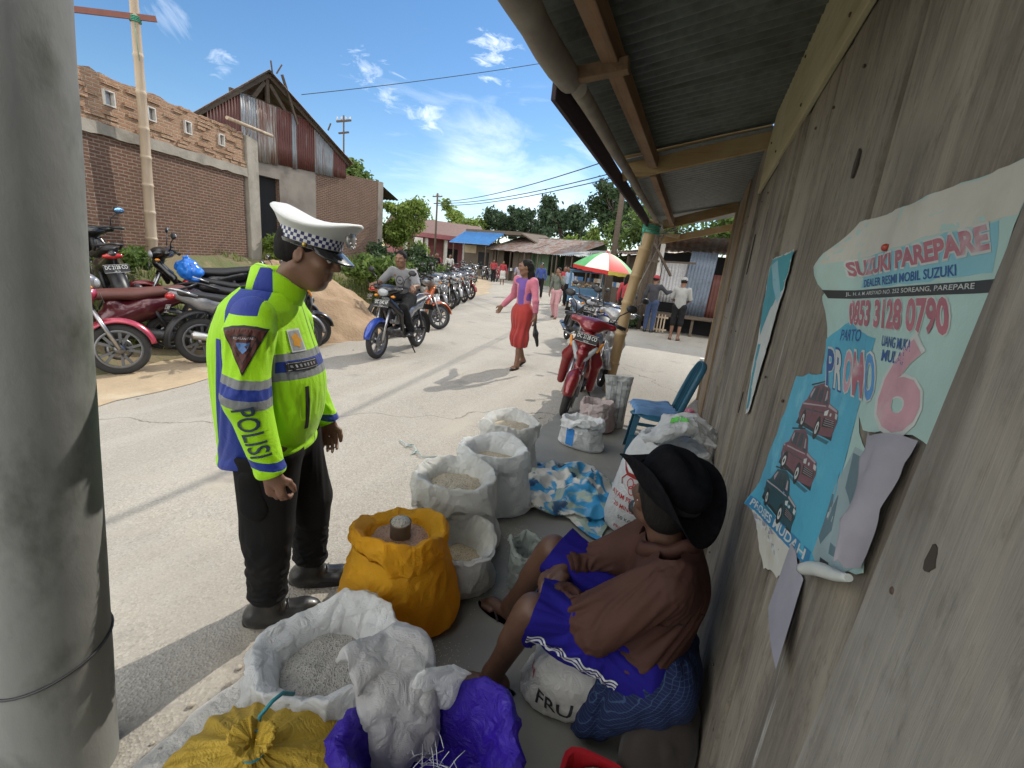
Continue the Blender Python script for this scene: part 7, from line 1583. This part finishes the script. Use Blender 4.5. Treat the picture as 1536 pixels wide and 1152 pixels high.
face(fd_, fb, 'sack_print', I_rd, vv, b.f, -1.95, .10)
b = MB(); b.prism([(-.05, 0, 0), (0, .01, 0), (0, .05, 0), (-.045, .045, 0)], (0, 0, .0)); v, f = poly([(-.05, 0), (-.004, .006), (-.004, .05), (-.045, .045)]); v2, f2 = poly([(.004, .006), (.05, 0), (.045, .045), (.004, .05)])
for vv, ff in ((v, f), (v2, f2)):
    M_ = np.array(wmat(fd_)); pv, pf_ = project(vv, ff, bvh_of(fl), M_[:3, 3]+M_[:3, :3] @ V(-.09, -.3, 1.0), (1, .0, 0), nrm((.0, .75, .66)), .004)
    if len(pv) > 2: mesh('sack_print', pv, pf_, plain('bright_green_ink', (.10, .45, .06), .6) if 'bright_green_ink' not in MATS else MATS['bright_green_ink'], fd_, world=True)
# sack lying under the knees
ku, kb = sack('small white printed sack squeezed under the knees of the seated man', -.17, 1.36, .125, .21, M_sw2, None, 19, .3, fold=.01, top=.5, level=.02, wr=1.2, group=None, bulge=1.1, sq=(1.1, 1))
v, f = text_mesh('FRU', .075, .012); face(ku, kb, 'sack_print', I_bk, v+V(.02, 0, 0), f, -1.9, .09); v, f = text_mesh('H', .05, .006); face(ku, kb, 'sack_print', I_rd, v+V(-.09, .05, 0), f, -1.9, .09)
# tall creased empty sack
tl = thing('empty_sack', 'tall creased greyish sack with faint stripes standing beside the plastic chair', 'sack', (-.55, 4.52, FZ))
b = MB(); b.loft(loftpath([(0, 0, 0), (0, .01, .15), (-.01, 0, .35), (-.02, .02, .53)], [.10, .105, .12, .145], [.09, .07, .05, .03], (1, .25, 0), wr=.020, seed=8, fr=(5, 13))); tb = b.build('bag', M_sg, tl)
for k in range(4): v, f = poly([(-.004, -.20), (.004, -.20), (.004, .20), (-.004, .20)]); face(tl, tb, 'sack_stripe', plain('faint_stripe', (.20, .23, .26), .7) if 'faint_stripe' not in MATS else MATS['faint_stripe'], v+V(-.075+.05*k, 0, 0), f, -1.4, .28, .003)
# crumpled tarpaulin
N_ = 110; g = np.linspace(-1, 1, N_); P = np.zeros((N_, N_, 3))
for i in range(N_):
    u = g[i]; q = np.stack([np.full(N_, u*.40), g*.46, np.zeros(N_)], -1)
    rad = np.sqrt(u*u*.9+g*g*.9); w_ = np.stack([.06*vnoise(q, 5, 3), .06*vnoise(q, 5, 7), 0*g], -1); edge = 1-.22*vnoise(np.stack([np.full(N_, u), g, 0*g], -1), 1.5, 5)
    h_ = np.clip(1.05-rad**2*.8, 0.05, 1); zz = .012+h_*(.055+.065*ridge(q+w_, 6, 11)+.045*ridge(q+w_, 12, 4)+.012*vnoise(q, 30, 2)); P[i] = q*V(1, 1, 0)*edge[:, None]*(1-.12*(rad > .9)[:, None])+w_*.8+np.stack([0*g, 0*g, np.maximum(zz, .006)], -1)
m, nt, b_ = base_mat('printed_tarp'); vv = coords(nt); n1 = noise(nt, vv, 5.5, 3, .5, .7); n2 = noise(nt, vv, 7, 3, .5, 1.); cl = mixc(nt, mrange(nt, n1, .46, .50), (.50, .50, .46), (.03, .24, .46)); cl = mixc(nt, mrange(nt, n2, .56, .60), cl, (.28, .36, .30)); cl = mixc(nt, mrange(nt, noise(nt, vv, 9, 3, .5, .5), .62, .65), cl, (.02, .07, .16)); nt.links.new(cl, b_.inputs['Base Color']); b_.inputs['Roughness'].default_value = .4
bump(nt, b_, noise(nt, vv, 30, 4), .3, .006)
b = MB(); b.grid(P+V(-.61, 2.83, FZ)); tag(b.build('tarpaulin', m, None), 'crumpled blue, white and grey green plastic tarpaulin lying on the shop floor', 'tarpaulin')
# plastic chair
M_chair = mat('chair_teal', (.02, .10, .16), (.017, .085, .14), 5, .45); chr_ = thing('plastic_chair', 'teal plastic chair standing side on beside the plank wall', 'chair', (-.15, 3.92, FZ), PI+.12)
SDF().cap((-.16, -.14, .41), (.16, -.15, .42), .05, .05, .02, (0, 0, 1), 3.2).cap((-.16, .14, .41), (.16, .15, .42), .05, .05, .02, (0, 0, 1), 3.2).cap((0, -.12, .41), (0, .12, .41), .16, .16, .02, (0, 0, 1), 12).build('seat', M_chair, chr_, .009)
for sx_ in (-1, 1):
    for sy_ in (-1, 1):
        b = MB(); tp, bt = V(sx_*.165, sy_*.165, .41), V(sx_*.215, sy_*.20, 0); b.loft([[tp+V(-sx_*.05, 0, 0), tp, tp+V(0, -sy_*.05, 0), tp+V(-.006*sx_, -sy_*.05, 0), tp+V(-.006*sx_, -.006*sy_, 0), tp+V(-sx_*.05, -.006*sy_, 0)], [bt+V(-sx_*.03, 0, 0), bt, bt+V(0, -sy_*.03, 0), bt+V(-.006*sx_, -sy_*.03, 0), bt+V(-.006*sx_, -.006*sy_, 0), bt+V(-sx_*.03, -.006*sy_, 0)]], smooth=False); b.build('leg', M_chair, chr_)
b = MB(); pth = [(-.16, -.185, .42), (-.20, -.19, .58), (-.255, -.18, .76), (-.295, -.14, .86), (-.305, -.06, .885), (-.305, .06, .885), (-.295, .14, .86), (-.255, .18, .76), (-.20, .19, .58), (-.16, .185, .42)]; b.loft(loftpath(pth, [.022]*10, [.010]*10, (1, 0, .4), n=12, wr=0, sub=60)); b.build('back_frame', M_chair, chr_)
for y_ in (-.09, 0, .09): b = MB(); b.bar((-.175, y_, .43), (-.30, y_*.8, .875), .035, .008, up=(0, 1, 0)); b.build('back_slat', M_chair, chr_)
for y_ in (-1, 1): b = MB(); b.bar((-.19, y_*.183, .22), (.19, y_*.183, .22), .01, .03); b.build('side_rail', M_chair, chr_)
N_ = 50; g = np.linspace(-1, 1, N_); P = np.zeros((N_, N_, 3))
for i in range(N_):
    q = np.stack([np.full(N_, g[i]*.18), g*.17, 0*g], -1); ed = np.clip((np.maximum(np.abs(g[i]), np.abs(g))-.88)/.12, 0, 1); P[i] = q+np.stack([0*g, 0*g, .030+.012*np.sin(g*14+2*vnoise(q, 6, 3))+.012*ridge(q, 9, 5)-.028*ed], -1)
b = MB(); b.grid(P @ rotz(.3).T+V(-.17, 3.91, FZ+.43)); tag(b.build('folded_cloth', cloth('light_blue_cloth', (.11, .23, .42), (.08, .17, .33)), None), 'pleated light blue plastic sheet lying on the seat of the teal chair', 'cloth')
dk, _ = sack('dark bag standing under the teal chair', .03, 3.72, .12, .30, plain('dark_bag', (.02, .018, .022), .6), None, 23, .2, fold=.02, top=.6, level=.03, wr=1, name='bag', cat='bag', group=None)
pg, pgb = sack('pink bag at the foot of the plank wall beyond the chair', .10, 4.75, .13, .27, plain('pink_bag', (.50, .16, .24), .5), None, 24, .1, fold=.02, top=.7, level=.03, wr=1, name='bag', cat='bag', group=None)
# red basket at the lower edge
rbk = thing('red_basket', 'red plastic basket at the feet of the plank wall in the near foreground', 'basket', (-.015, 1.05, FZ)); M_rp = plain('red_plastic', (.42, .012, .02), .35)
b = MB(); n = 24
def rr_(w, d, z): a = np.arange(n)*2*PI/n; k = (np.abs(np.cos(a))**4+np.abs(np.sin(a))**4)**-.25; return np.stack([w*np.cos(a)*k, d*np.sin(a)*k, np.full(n, z)], -1)
b.loft([rr_(.082, .062, 0), rr_(.092, .07, .075), rr_(.104, .082, .078), rr_(.104, .082, .088), rr_(.090, .068, .086), rr_(.080, .06, .006)], caps=(True, True), smooth=False); b.build('basket', M_rp, rbk)
b = MB(); b.loft(loftpath([(-.05, 0, .02), (0, .01, .06), (.05, 0, .05)], [.04, .05, .04], [.02, .02, .02], (0, 1, 0), wr=.008, sub=14)); b.build('crumpled_bag', M_cl, rbk)
# litter on the road
b = MB(); R = random.Random(9); p = V(-2.10, 3.02, .006); pth = [p]
for k in range(46):
    p = p+V(R.uniform(-.045, .06) if k < 24 else R.uniform(-.02, .03), R.uniform(-.03, .05) if k < 24 else R.uniform(-.03, .03), 0); p[2] = .006+.018*R.random(); pth.append(p)
b.tube(pth, .0045, 5)
tag(b.build('plastic_string', plain('pale_blue_string', (.35, .45, .45), .6), None), 'tangle of pale blue plastic string lying on the road', 'string')
b = MB(); N_ = 14; gg = np.linspace(-1, 1, N_); Pq = np.array([[(-1.42+.13*u, 3.95+.10*v_, .012+.03*abs(vnoise(V(u, v_, 0), 2.2, 3))) for v_ in gg] for u in gg]); b.grid(Pq); tag(b.build('cardboard_scrap', plain('cardboard', (.46, .39, .27), .9), None), 'flat scrap of pale cardboard on the road before the red scooter', 'cardboard')
# small stones and crumbs that collect along the rim and the road edge
b = MB(); R = np.random.RandomState(3)
for k in range(420):
    if k < 260: y = R.uniform(.2, 4.5); x = -1.23+R.normal()*.07
    else: y = R.uniform(2, 14); x = edge_x(y)+.5+R.normal()*.35
    r_ = .004+.008*R.rand()**2; b.ell((x, y, r_*.5+(.004 if x > -1.3 and x < -1.1 else 0)), (r_*1.2, r_, r_*.7), rotz(R.rand()*6), 4, 6)
o = tag(b.build('pebbles', plain('pebble', (.40, .36, .30), .9), None, loc=(0, 0, 0)), 'loose small stones and crumbs of mortar along the road edge', 'pebbles', kind='stuff')
# grains spilled round the sacks
R = np.random.RandomState(8); vv = []; ff = []
for (x0, y0, sp, k) in ((-.72, 1.25, .07, 260), (-.70, 1.15, .05, 120), (-.80, 1.72, .09, 200), (-.74, 2.2, .08, 160), (-.80, 2.75, .08, 120), (-.62, .98, .06, 200), (-1.2, 1.15, .06, 120)):
    for q in range(k):
        c = V(x0+R.normal()*sp, y0+R.normal()*sp, FZ+.002); a_ = R.rand()*PI; d = V(math.cos(a_), math.sin(a_), 0)*.0034; e_ = V(-math.sin(a_), math.cos(a_), 0)*.0013; n0 = len(vv); vv += [c-d, c-e_, c+d, c+e_, c+V(0, 0, .0017)]; ff += [(n0, n0+1, n0+4), (n0+1, n0+2, n0+4), (n0+2, n0+3, n0+4), (n0+3, n0, n0+4)]
tag(mesh('spilled_rice', np.array(vv), ff, plain('spilled_grain', (.55, .50, .40), .7), loc=(0, 0, 0)), 'loose grains of rice spilled on the shop floor around the sacks', 'spilled rice', kind='stuff')
# ---------------------------------------------------------------- torn posters on the plank wall (y, z on the wall; reading direction is -y)
M_mint = mat('poster_mint', (.36, .51, .475), (.31, .44, .41), 4, .75, c3=(.33, .42, .38), c3sc=5, bmp=.5, bsc=16, bdist=.006); M_head = mat('poster_head', (.52, .51, .45), (.42, .41, .36), 4, .8, c3=(.40, .38, .31), c3sc=6, bmp=.3, bsc=20, bdist=.004); M_cyan = mat('poster_cyan', (.07, .36, .50), (.055, .29, .42), 4, .6, c3=(.14, .44, .55), c3sc=7, bmp=.5, bsc=14, bdist=.006)
M_sky = mat('poster_blue', (.20, .43, .49), (.16, .36, .43), 4, .7, bmp=.2, bsc=25, bdist=.004); M_back = mat('poster_back', (.30, .29, .33), (.22, .215, .25), 4, .85, bmp=.3, bsc=14, bdist=.006); M_pink = mat('poster_pink', (.38, .14, .17), (.31, .115, .145), 30, .75, c3=(.44, .34, .36), c3sc=12); M_pinkl = mat('poster_pale_pink', (.50, .29, .33), (.42, .24, .28), 20, .75, c3=(.46, .40, .41), c3sc=9); M_blueink = plain('poster_blue_ink', (.03, .09, .26), .7); M_pwh = mat('poster_white', (.50, .52, .50), (.42, .45, .43), 12, .75); M_pbk = plain('poster_black', (.025, .028, .03), .6); M_tealink = plain('poster_teal', (.03, .14, .19), .6)
LS = .22
bigp = thing('torn_poster', 'large torn car dealer poster peeling off the plank wall, half hidden by the nearest board', 'poster', (W0-.006, .95, .9))
def curl(y, z):
    y = np.asarray(y); z = np.asarray(z); c = .004+.003*(1+vnoise(np.stack([y, z, 0*y], -1), 5, 3))+.0015*ridge(np.stack([y, z*1.3, 0*y], -1), 13, 6)
    c = c+.05*(y < 1.5)*np.clip((y-.985)/.12, 0, 1)**1.7*np.exp(-((z-1.60)/.075)**2)+.02*(y < 1.5)*np.clip((y-1.22)/.18, 0, 1)**2*np.clip((1.02-z)/.1, 0, 1)+.015*np.clip((.64-y)/.03, 0, 1)*0
    return c
def sheet(name, m, pts, lift=0, ln=.022, parent=None):
    v = np.array([(y, z, 0) for y, z in pts], float); v, f = subdiv2d(v, [list(range(len(pts)))], ln); o = mesh(name, np.stack([W0-curl(v[:, 0], v[:, 1])-lift*LS, v[:, 0], v[:, 1]], -1), f, m, parent or bigp, True, world=True); return o
def ragged(pts, a=.006, seed=1, step=.02):
    out = []
    for i in range(len(pts)):
        p, q = V(*pts[i]), V(*pts[(i+1) % len(pts)]); n = max(1, int(np.linalg.norm(q-p)/step))
        for k in range(n): w_ = p+(q-p)*k/n; out.append(tuple(w_+(V(vnoise(V(w_[0]*40, w_[1]*40, seed), 1), vnoise(V(w_[0]*40, w_[1]*40, seed+5), 1))*a if k else 0)))
    return out
main = ragged([(1.07, 1.684), (.59, 1.69), (.59, 1.40), (.645, 1.40), (.70, 1.385), (.79, 1.36), (.845, 1.38), (1.055, 1.39), (1.10, 1.47), (1.12, 1.535), (1.095, 1.552), (1.135, 1.60), (1.10, 1.635)], .004, 2)
sh_ = sheet('sheet', M_mint, main)
sheet('heading_band', M_head, ragged([(1.07, 1.683), (.591, 1.689), (.591, 1.638), (.80, 1.632), (1.02, 1.615), (1.13, 1.60), (1.10, 1.635)], .003, 4), .0008)
sheet('blue_wash', M_sky, ragged([(.99, 1.617), (.62, 1.636), (.60, 1.585), (.98, 1.565)], .004, 6), .0010)
sheet('black_bar', M_pbk, [(1.10, 1.556), (.592, 1.579), (.592, 1.566), (1.09, 1.541)], .0016)
cyan = ragged([(1.276, 1.347), (1.07, 1.393), (1.10, 1.46), (.99, 1.505), (.845, 1.492), (.842, 1.395), (.845, 1.111), (.80, 1.105), (1.405, .925), (1.385, .99), (1.33, 1.16)], .005, 8); sheet('cyan_panel', M_cyan, cyan, .0022)
sheet('blue_strip', plain('poster_strip', (.03, .19, .36), .6), [(1.40, .928), (.845, 1.085), (.842, 1.118), (1.392, .962)], .0034)
low = ragged([(.838, 1.385), (.80, 1.352), (.735, 1.335), (.68, 1.29), (.645, 1.21), (.80, 1.108), (.845, 1.11)], .004, 10); sheet('lower_sheet', M_mint, low, .0005)
def write(s_, BL, BR, TL, m, bold=.012, lift=.004, fit=True, shear=0, name='lettering', outline=None):
    v, f = text_mesh(s_, 1.0, bold, shear, 'LEFT'); v = v.copy(); w_ = v[:, 0].max()-v[:, 0].min(); hmin, hmax = v[:, 1].min(), v[:, 1].max(); 
    v, f = subdiv2d(v, f, w_/14); u = (v[:, 0]-v[:, 0].min())/w_; t = (v[:, 1]-hmin)/(hmax-hmin); BL, BR, TL = V(*BL), V(*BR), V(*TL); P = BL+u[:, None]*(BR-BL)+t[:, None]*(TL-BL)
    mesh(name, np.stack([W0-curl(P[:, 0], P[:, 1])-lift*LS, P[:, 0], P[:, 1]], -1), f, m, bigp, world=True)
write('SUZUKI PAREPARE', (1.035, 1.580), (.614, 1.605), (1.058, 1.613), M_pwh, .085, .0032); write('SUZUKI PAREPARE', (1.03, 1.583), (.618, 1.608), (1.052, 1.610), M_pink, .045, .0042)
write('DEALER RESMI MOBIL SUZUKI', (.965, 1.566), (.667, 1.583), (.975, 1.579), M_blueink, .014)
write('JL. H. A. M. ARSYAD NO. 252 SOREANG, PAREPARE', (1.03, 1.5475), (.622, 1.5675), (1.033, 1.5555), M_pwh, .01)
write('0853 3128 0790', (.995, 1.497), (.636, 1.515), (1.022, 1.544), M_pwh, .075, .0032); write('0853 3128 0790', (.99, 1.499), (.64, 1.517), (1.016, 1.542), M_pink, .04)
write('PARTO', (1.015, 1.468), (.905, 1.479), (1.022, 1.488), M_blueink, .01, .0045)
prm = [('P', M_blueink), ('R', M_pwh), ('O', M_pinkl), ('M', M_pink), ('O', plain('poster_sky_ink', (.08, .25, .5), .7))]
for i, (c_, m_) in enumerate(prm):
    a0, a1 = V(1.03, 1.378), V(.775, 1.405); p0 = a0+(a1-a0)*(i/5+.01); p1 = a0+(a1-a0)*((i+1)/5-.012); up2 = V(.045, .066)
    write(c_, p0-V(-.004, .003), p1-V(.004, .003), p0+up2+V(.004, .004), M_pwh if m_ is not M_pwh else M_blueink, .06, .0048); write(c_, p0, p1, p0+up2, m_, .03, .0056)
write('UANG MUKA', (.815, 1.484), (.715, 1.489), (.82, 1.499), M_blueink, .014); write('MULAI', (.80, 1.464), (.725, 1.470), (.806, 1.480), M_blueink, .014)
write('6', (.765, 1.365), (.632, 1.392), (.80, 1.498), M_pwh, .05, .0030); write('6', (.757, 1.373), (.640, 1.398), (.790, 1.490), M_pinkl, .035, .0040)
write('PROSES MUDAH', (1.372, .942), (.872, 1.083), (1.368, .966), M_pwh, .018, .0046)
def car(c, wd_, hgt, body, dark, tilt=.28, lift=.0035):
    """front quarter view of a small car, drawn flat on the sheet"""
    def P(pts, m, l, name='printed_car'):
        q = [(c[0]-(x*wd_), c[1]+y*hgt+x*wd_*tilt) for x, y in pts]; v = np.array([(y, z, 0) for y, z in q]); v, f = subdiv2d(v, [list(range(len(q)))], .03); mesh(name, np.stack([W0-curl(v[:, 0], v[:, 1])-l*LS, v[:, 0], v[:, 1]], -1), f, m, bigp, world=True)
    ell = lambda x, y, rx, ry, n=16: [(x+rx*math.cos(t), y+ry*math.sin(t)) for t in np.linspace(0, 2*PI, n+1)[:-1]]
    P([(-.50, -.30), (.48, -.42), (.47, -.30), (-.46, -.15)], M_pbk, lift)
    P([(-.5, -.10), (-.48, .12), (-.36, .20), (-.26, .46), (.02, .52), (.16, .40), (.24, .16), (.46, .06), (.50, -.12), (.46, -.36), (.14, -.40), (.05, -.30), (-.42, -.22)], body, lift+.0006)
    P([(-.30, .20), (-.22, .42), (-.10, .45), (-.10, .18)], dark, lift+.0012); P([(-.07, .18), (-.07, .45), (.02, .46), (.06, .16)], dark, lift+.0012); P([(.06, .44), (.14, .36), (.21, .14), (.09, .15)], dark, lift+.0012)
    for x, y, rx, ry in ((-.32, -.20, .075, .20), (.13, -.28, .065, .21)): P(ell(x, y, rx, ry), M_pbk, lift+.0014); P(ell(x, y, rx*.55, ry*.55), M_pwh, lift+.0020); P(ell(x, y, rx*.25, ry*.25), M_pbk, lift+.0026)
    P([(.22, -.08), (.46, -.10), (.46, -.22), (.23, -.24)], M_pbk, lift+.0014); P([(.20, .02), (.27, .06), (.27, -.04), (.21, -.05)], M_pwh, lift+.0016); P([(.42, .02), (.48, .0), (.48, -.08), (.43, -.06)], M_pwh, lift+.0016)
    P([(-.46, .0), (.2, -.02), (.2, .0), (-.46, .03)], dark, lift+.0014); P([(-.34, .47), (.02, .53), (.02, .555), (-.34, .50)], M_pbk, lift+.0012); P([(-.085, .16), (-.078, -.18), (-.072, -.18), (-.078, .16)], dark, lift+.0016)
    P([(.24, .15), (.45, .06), (.44, .03), (.24, .10)], M_shine, lift+.0016); P([(-.46, .13), (.18, .12), (.2, .10), (-.46, .095)], M_shine, lift+.0016); P([(-.29, .30), (-.24, .41), (-.20, .42), (-.25, .22)], M_shine, lift+.0018); P([(.10, .38), (.13, .36), (.17, .2), (.12, .2)], M_shine, lift+.0018)
    for q_ in range(4): P([(.25, -.09-.035*q_), (.45, -.11-.03*q_), (.45, -.118-.03*q_), (.25, -.10-.035*q_)], M_shine, lift+.0020)
    P([(-.40, -.33), (.44, -.44), (.40, -.50), (-.38, -.40)], M_tealink, lift-.0002); P(ell(.33, -.02, .018, .03, 8), M_pwh, lift+.0018)
M_shine = plain('car_shine', (.36, .30, .32), .6); M_cm = plain('car_maroon', (.16, .07, .085), .6); M_ct = plain('car_dark_teal', (.02, .07, .085), .6); M_cw = plain('car_glass', (.03, .05, .06), .5)
car((1.035, 1.322), .27, .115, M_cm, M_cw, .22); car((1.085, 1.205), .30, .120, M_cm, M_cw, .24); car((1.135, 1.085), .32, .125, M_ct, M_pwh if False else M_cw, .26)
# big silver car on the lower sheet
def flat(pts, m, l): v = np.array([(y, z, 0) for y, z in pts]); v, f = subdiv2d(v, [list(range(len(pts)))], .03); mesh('printed_car', np.stack([W0-curl(v[:, 0], v[:, 1])-l*LS, v[:, 0], v[:, 1]], -1), f, m, bigp, world=True)
M_cs = plain('car_silver', (.27, .36, .38), .6); M_cs2 = plain('car_silver_dark', (.10, .17, .20), .6)
flat([(.835, 1.15), (.83, 1.25), (.80, 1.33), (.765, 1.335), (.72, 1.30), (.69, 1.23), (.655, 1.215), (.70, 1.17), (.80, 1.115), (.835, 1.12)], M_cs, .0036)
flat([(.80, 1.32), (.77, 1.325), (.73, 1.285), (.745, 1.255), (.79, 1.265)], M_cs2, .0046); flat([(.832, 1.235), (.805, 1.245), (.79, 1.19), (.815, 1.15), (.833, 1.155)], M_cs2, .0046); flat([(.725, 1.265), (.705, 1.265), (.70, 1.245), (.715, 1.24)], M_cs2, .0048); flat([(.78, 1.175), (.70, 1.195), (.69, 1.19), (.77, 1.16)], M_cs2, .0046); flat([(.80, 1.135), (.76, 1.15), (.75, 1.14), (.79, 1.12)], M_pbk, .0048); flat([(.825, 1.205), (.80, 1.21), (.80, 1.20), (.825, 1.195)], M_pwh, .0052)
# peeled flap showing the paper back, the roll below it and the hanging strip
def curlsheet(name, top, bot, w0, w1, out, m, seed, bend=1.0, n=22):
    P = np.zeros((n, 13, 3)); top, bot = V(*top), V(*bot)
    for i, t in enumerate(np.linspace(0, 1, n)):
        c = top+(bot-top)*t; w_ = w0+(w1-w0)*t
        for j, u in enumerate(np.linspace(0, 1, 13)):
            a = u*PI*bend; P[i, j] = (W0-.008-out*(t**.7)*math.sin(a)*(.6+.4*t)-.012*t, c[0]-w_*(u if bend < .8 else (1-math.cos(a))/2), c[1]+.006*vnoise(V(u*3, t*4, seed), 1))
    b = MB(); b.grid(P); return b.build(name, m, bigp, world=True)
P = np.zeros((26, 17, 3))
for i, t in enumerate(np.linspace(0, 1, 26)):
    for j, u in enumerate(np.linspace(0, 1, 17)):
        yl = .755-.095*t**.9+.006*vnoise(V(t*9, 1, 0), 1); yr = .634+.012*t; zt = 1.362+.038*u+.004*vnoise(V(u*6, 2, 0), 1); zb = 1.212+.004*vnoise(V(u*6, 7, 0), 1)
        P[i, j] = (W0-.007-.034*math.sin(PI*min(1, u*.92+.04))*(.35+.65*t**.6)-.004*vnoise(V(u*4, t*4, 3), 1)-.003*crease(V(u*.8, t*.8, .1), 5, 3), yl+(yr-yl)*u, zt+(zb-zt)*t)
b = MB(); b.grid(P); b.build('peeled_flap', M_back, bigp, world=True)
b = MB(); pth = [(W0-.022, .812-.17*t, 1.098+.105*t+.004*math.sin(t*5)) for t in np.linspace(0, 1, 14)]; b.tube(pth, [.004+.007*math.sin(PI*(.25+.7*t)) for t in np.linspace(0, 1, 14)], 12); b.build('rolled_edge', M_pwh, bigp, world=True)
curlsheet('hanging_strip', (.955, 1.068), (.935, .925), .12, .17, .010, M_back, 7, .55)
for k in range(4): sheet('paper_layer', [M_head, M_back, M_pwh, M_head][k], ragged([(1.36-.03*k, .945-.004*k), (.95, 1.06), (.93, 1.04-.012*k), (1.25-.05*k, .935-.008*k)], .010, 20+k), -.0015+.0004*k)
M_pin = plain('pin', (.35, .05, .03), .4); b = MB(); b.ell((W0-.012, .905, 1.628), .006, nu=5, nv=8); b.build('pin', M_pin, bigp, world=True)
smp = thing('small_poster', 'narrow torn strip of a teal and white poster left of the big car poster', 'poster', (W0-.006, 2.0, 1.1))
sheet('sheet', M_pwh, ragged([(2.26, 1.664), (1.76, 1.676), (1.80, 1.36), (1.875, 1.09), (1.94, 1.06), (2.08, 1.33)], .006, 30), .001, parent=smp); sheet('teal_panel', mat('poster_green_teal', (.03, .26, .30), (.02, .20, .28), 2.5, .6), ragged([(2.25, 1.66), (1.765, 1.672), (1.79, 1.55), (1.97, 1.47), (2.06, 1.36), (2.13, 1.42)], .004, 33), .002, parent=smp)
sheet('pale_swoosh', plain('poster_pale_teal', (.22, .44, .50), .6), [(2.2, 1.64), (2.05, 1.655), (1.80, 1.53), (1.82, 1.50), (2.0, 1.55)], .003, parent=smp); sheet('teal_panel', MATS['poster_green_teal'], ragged([(2.05, 1.33), (1.98, 1.34), (1.90, 1.10), (1.94, 1.08)], .004, 35), .002, parent=smp)
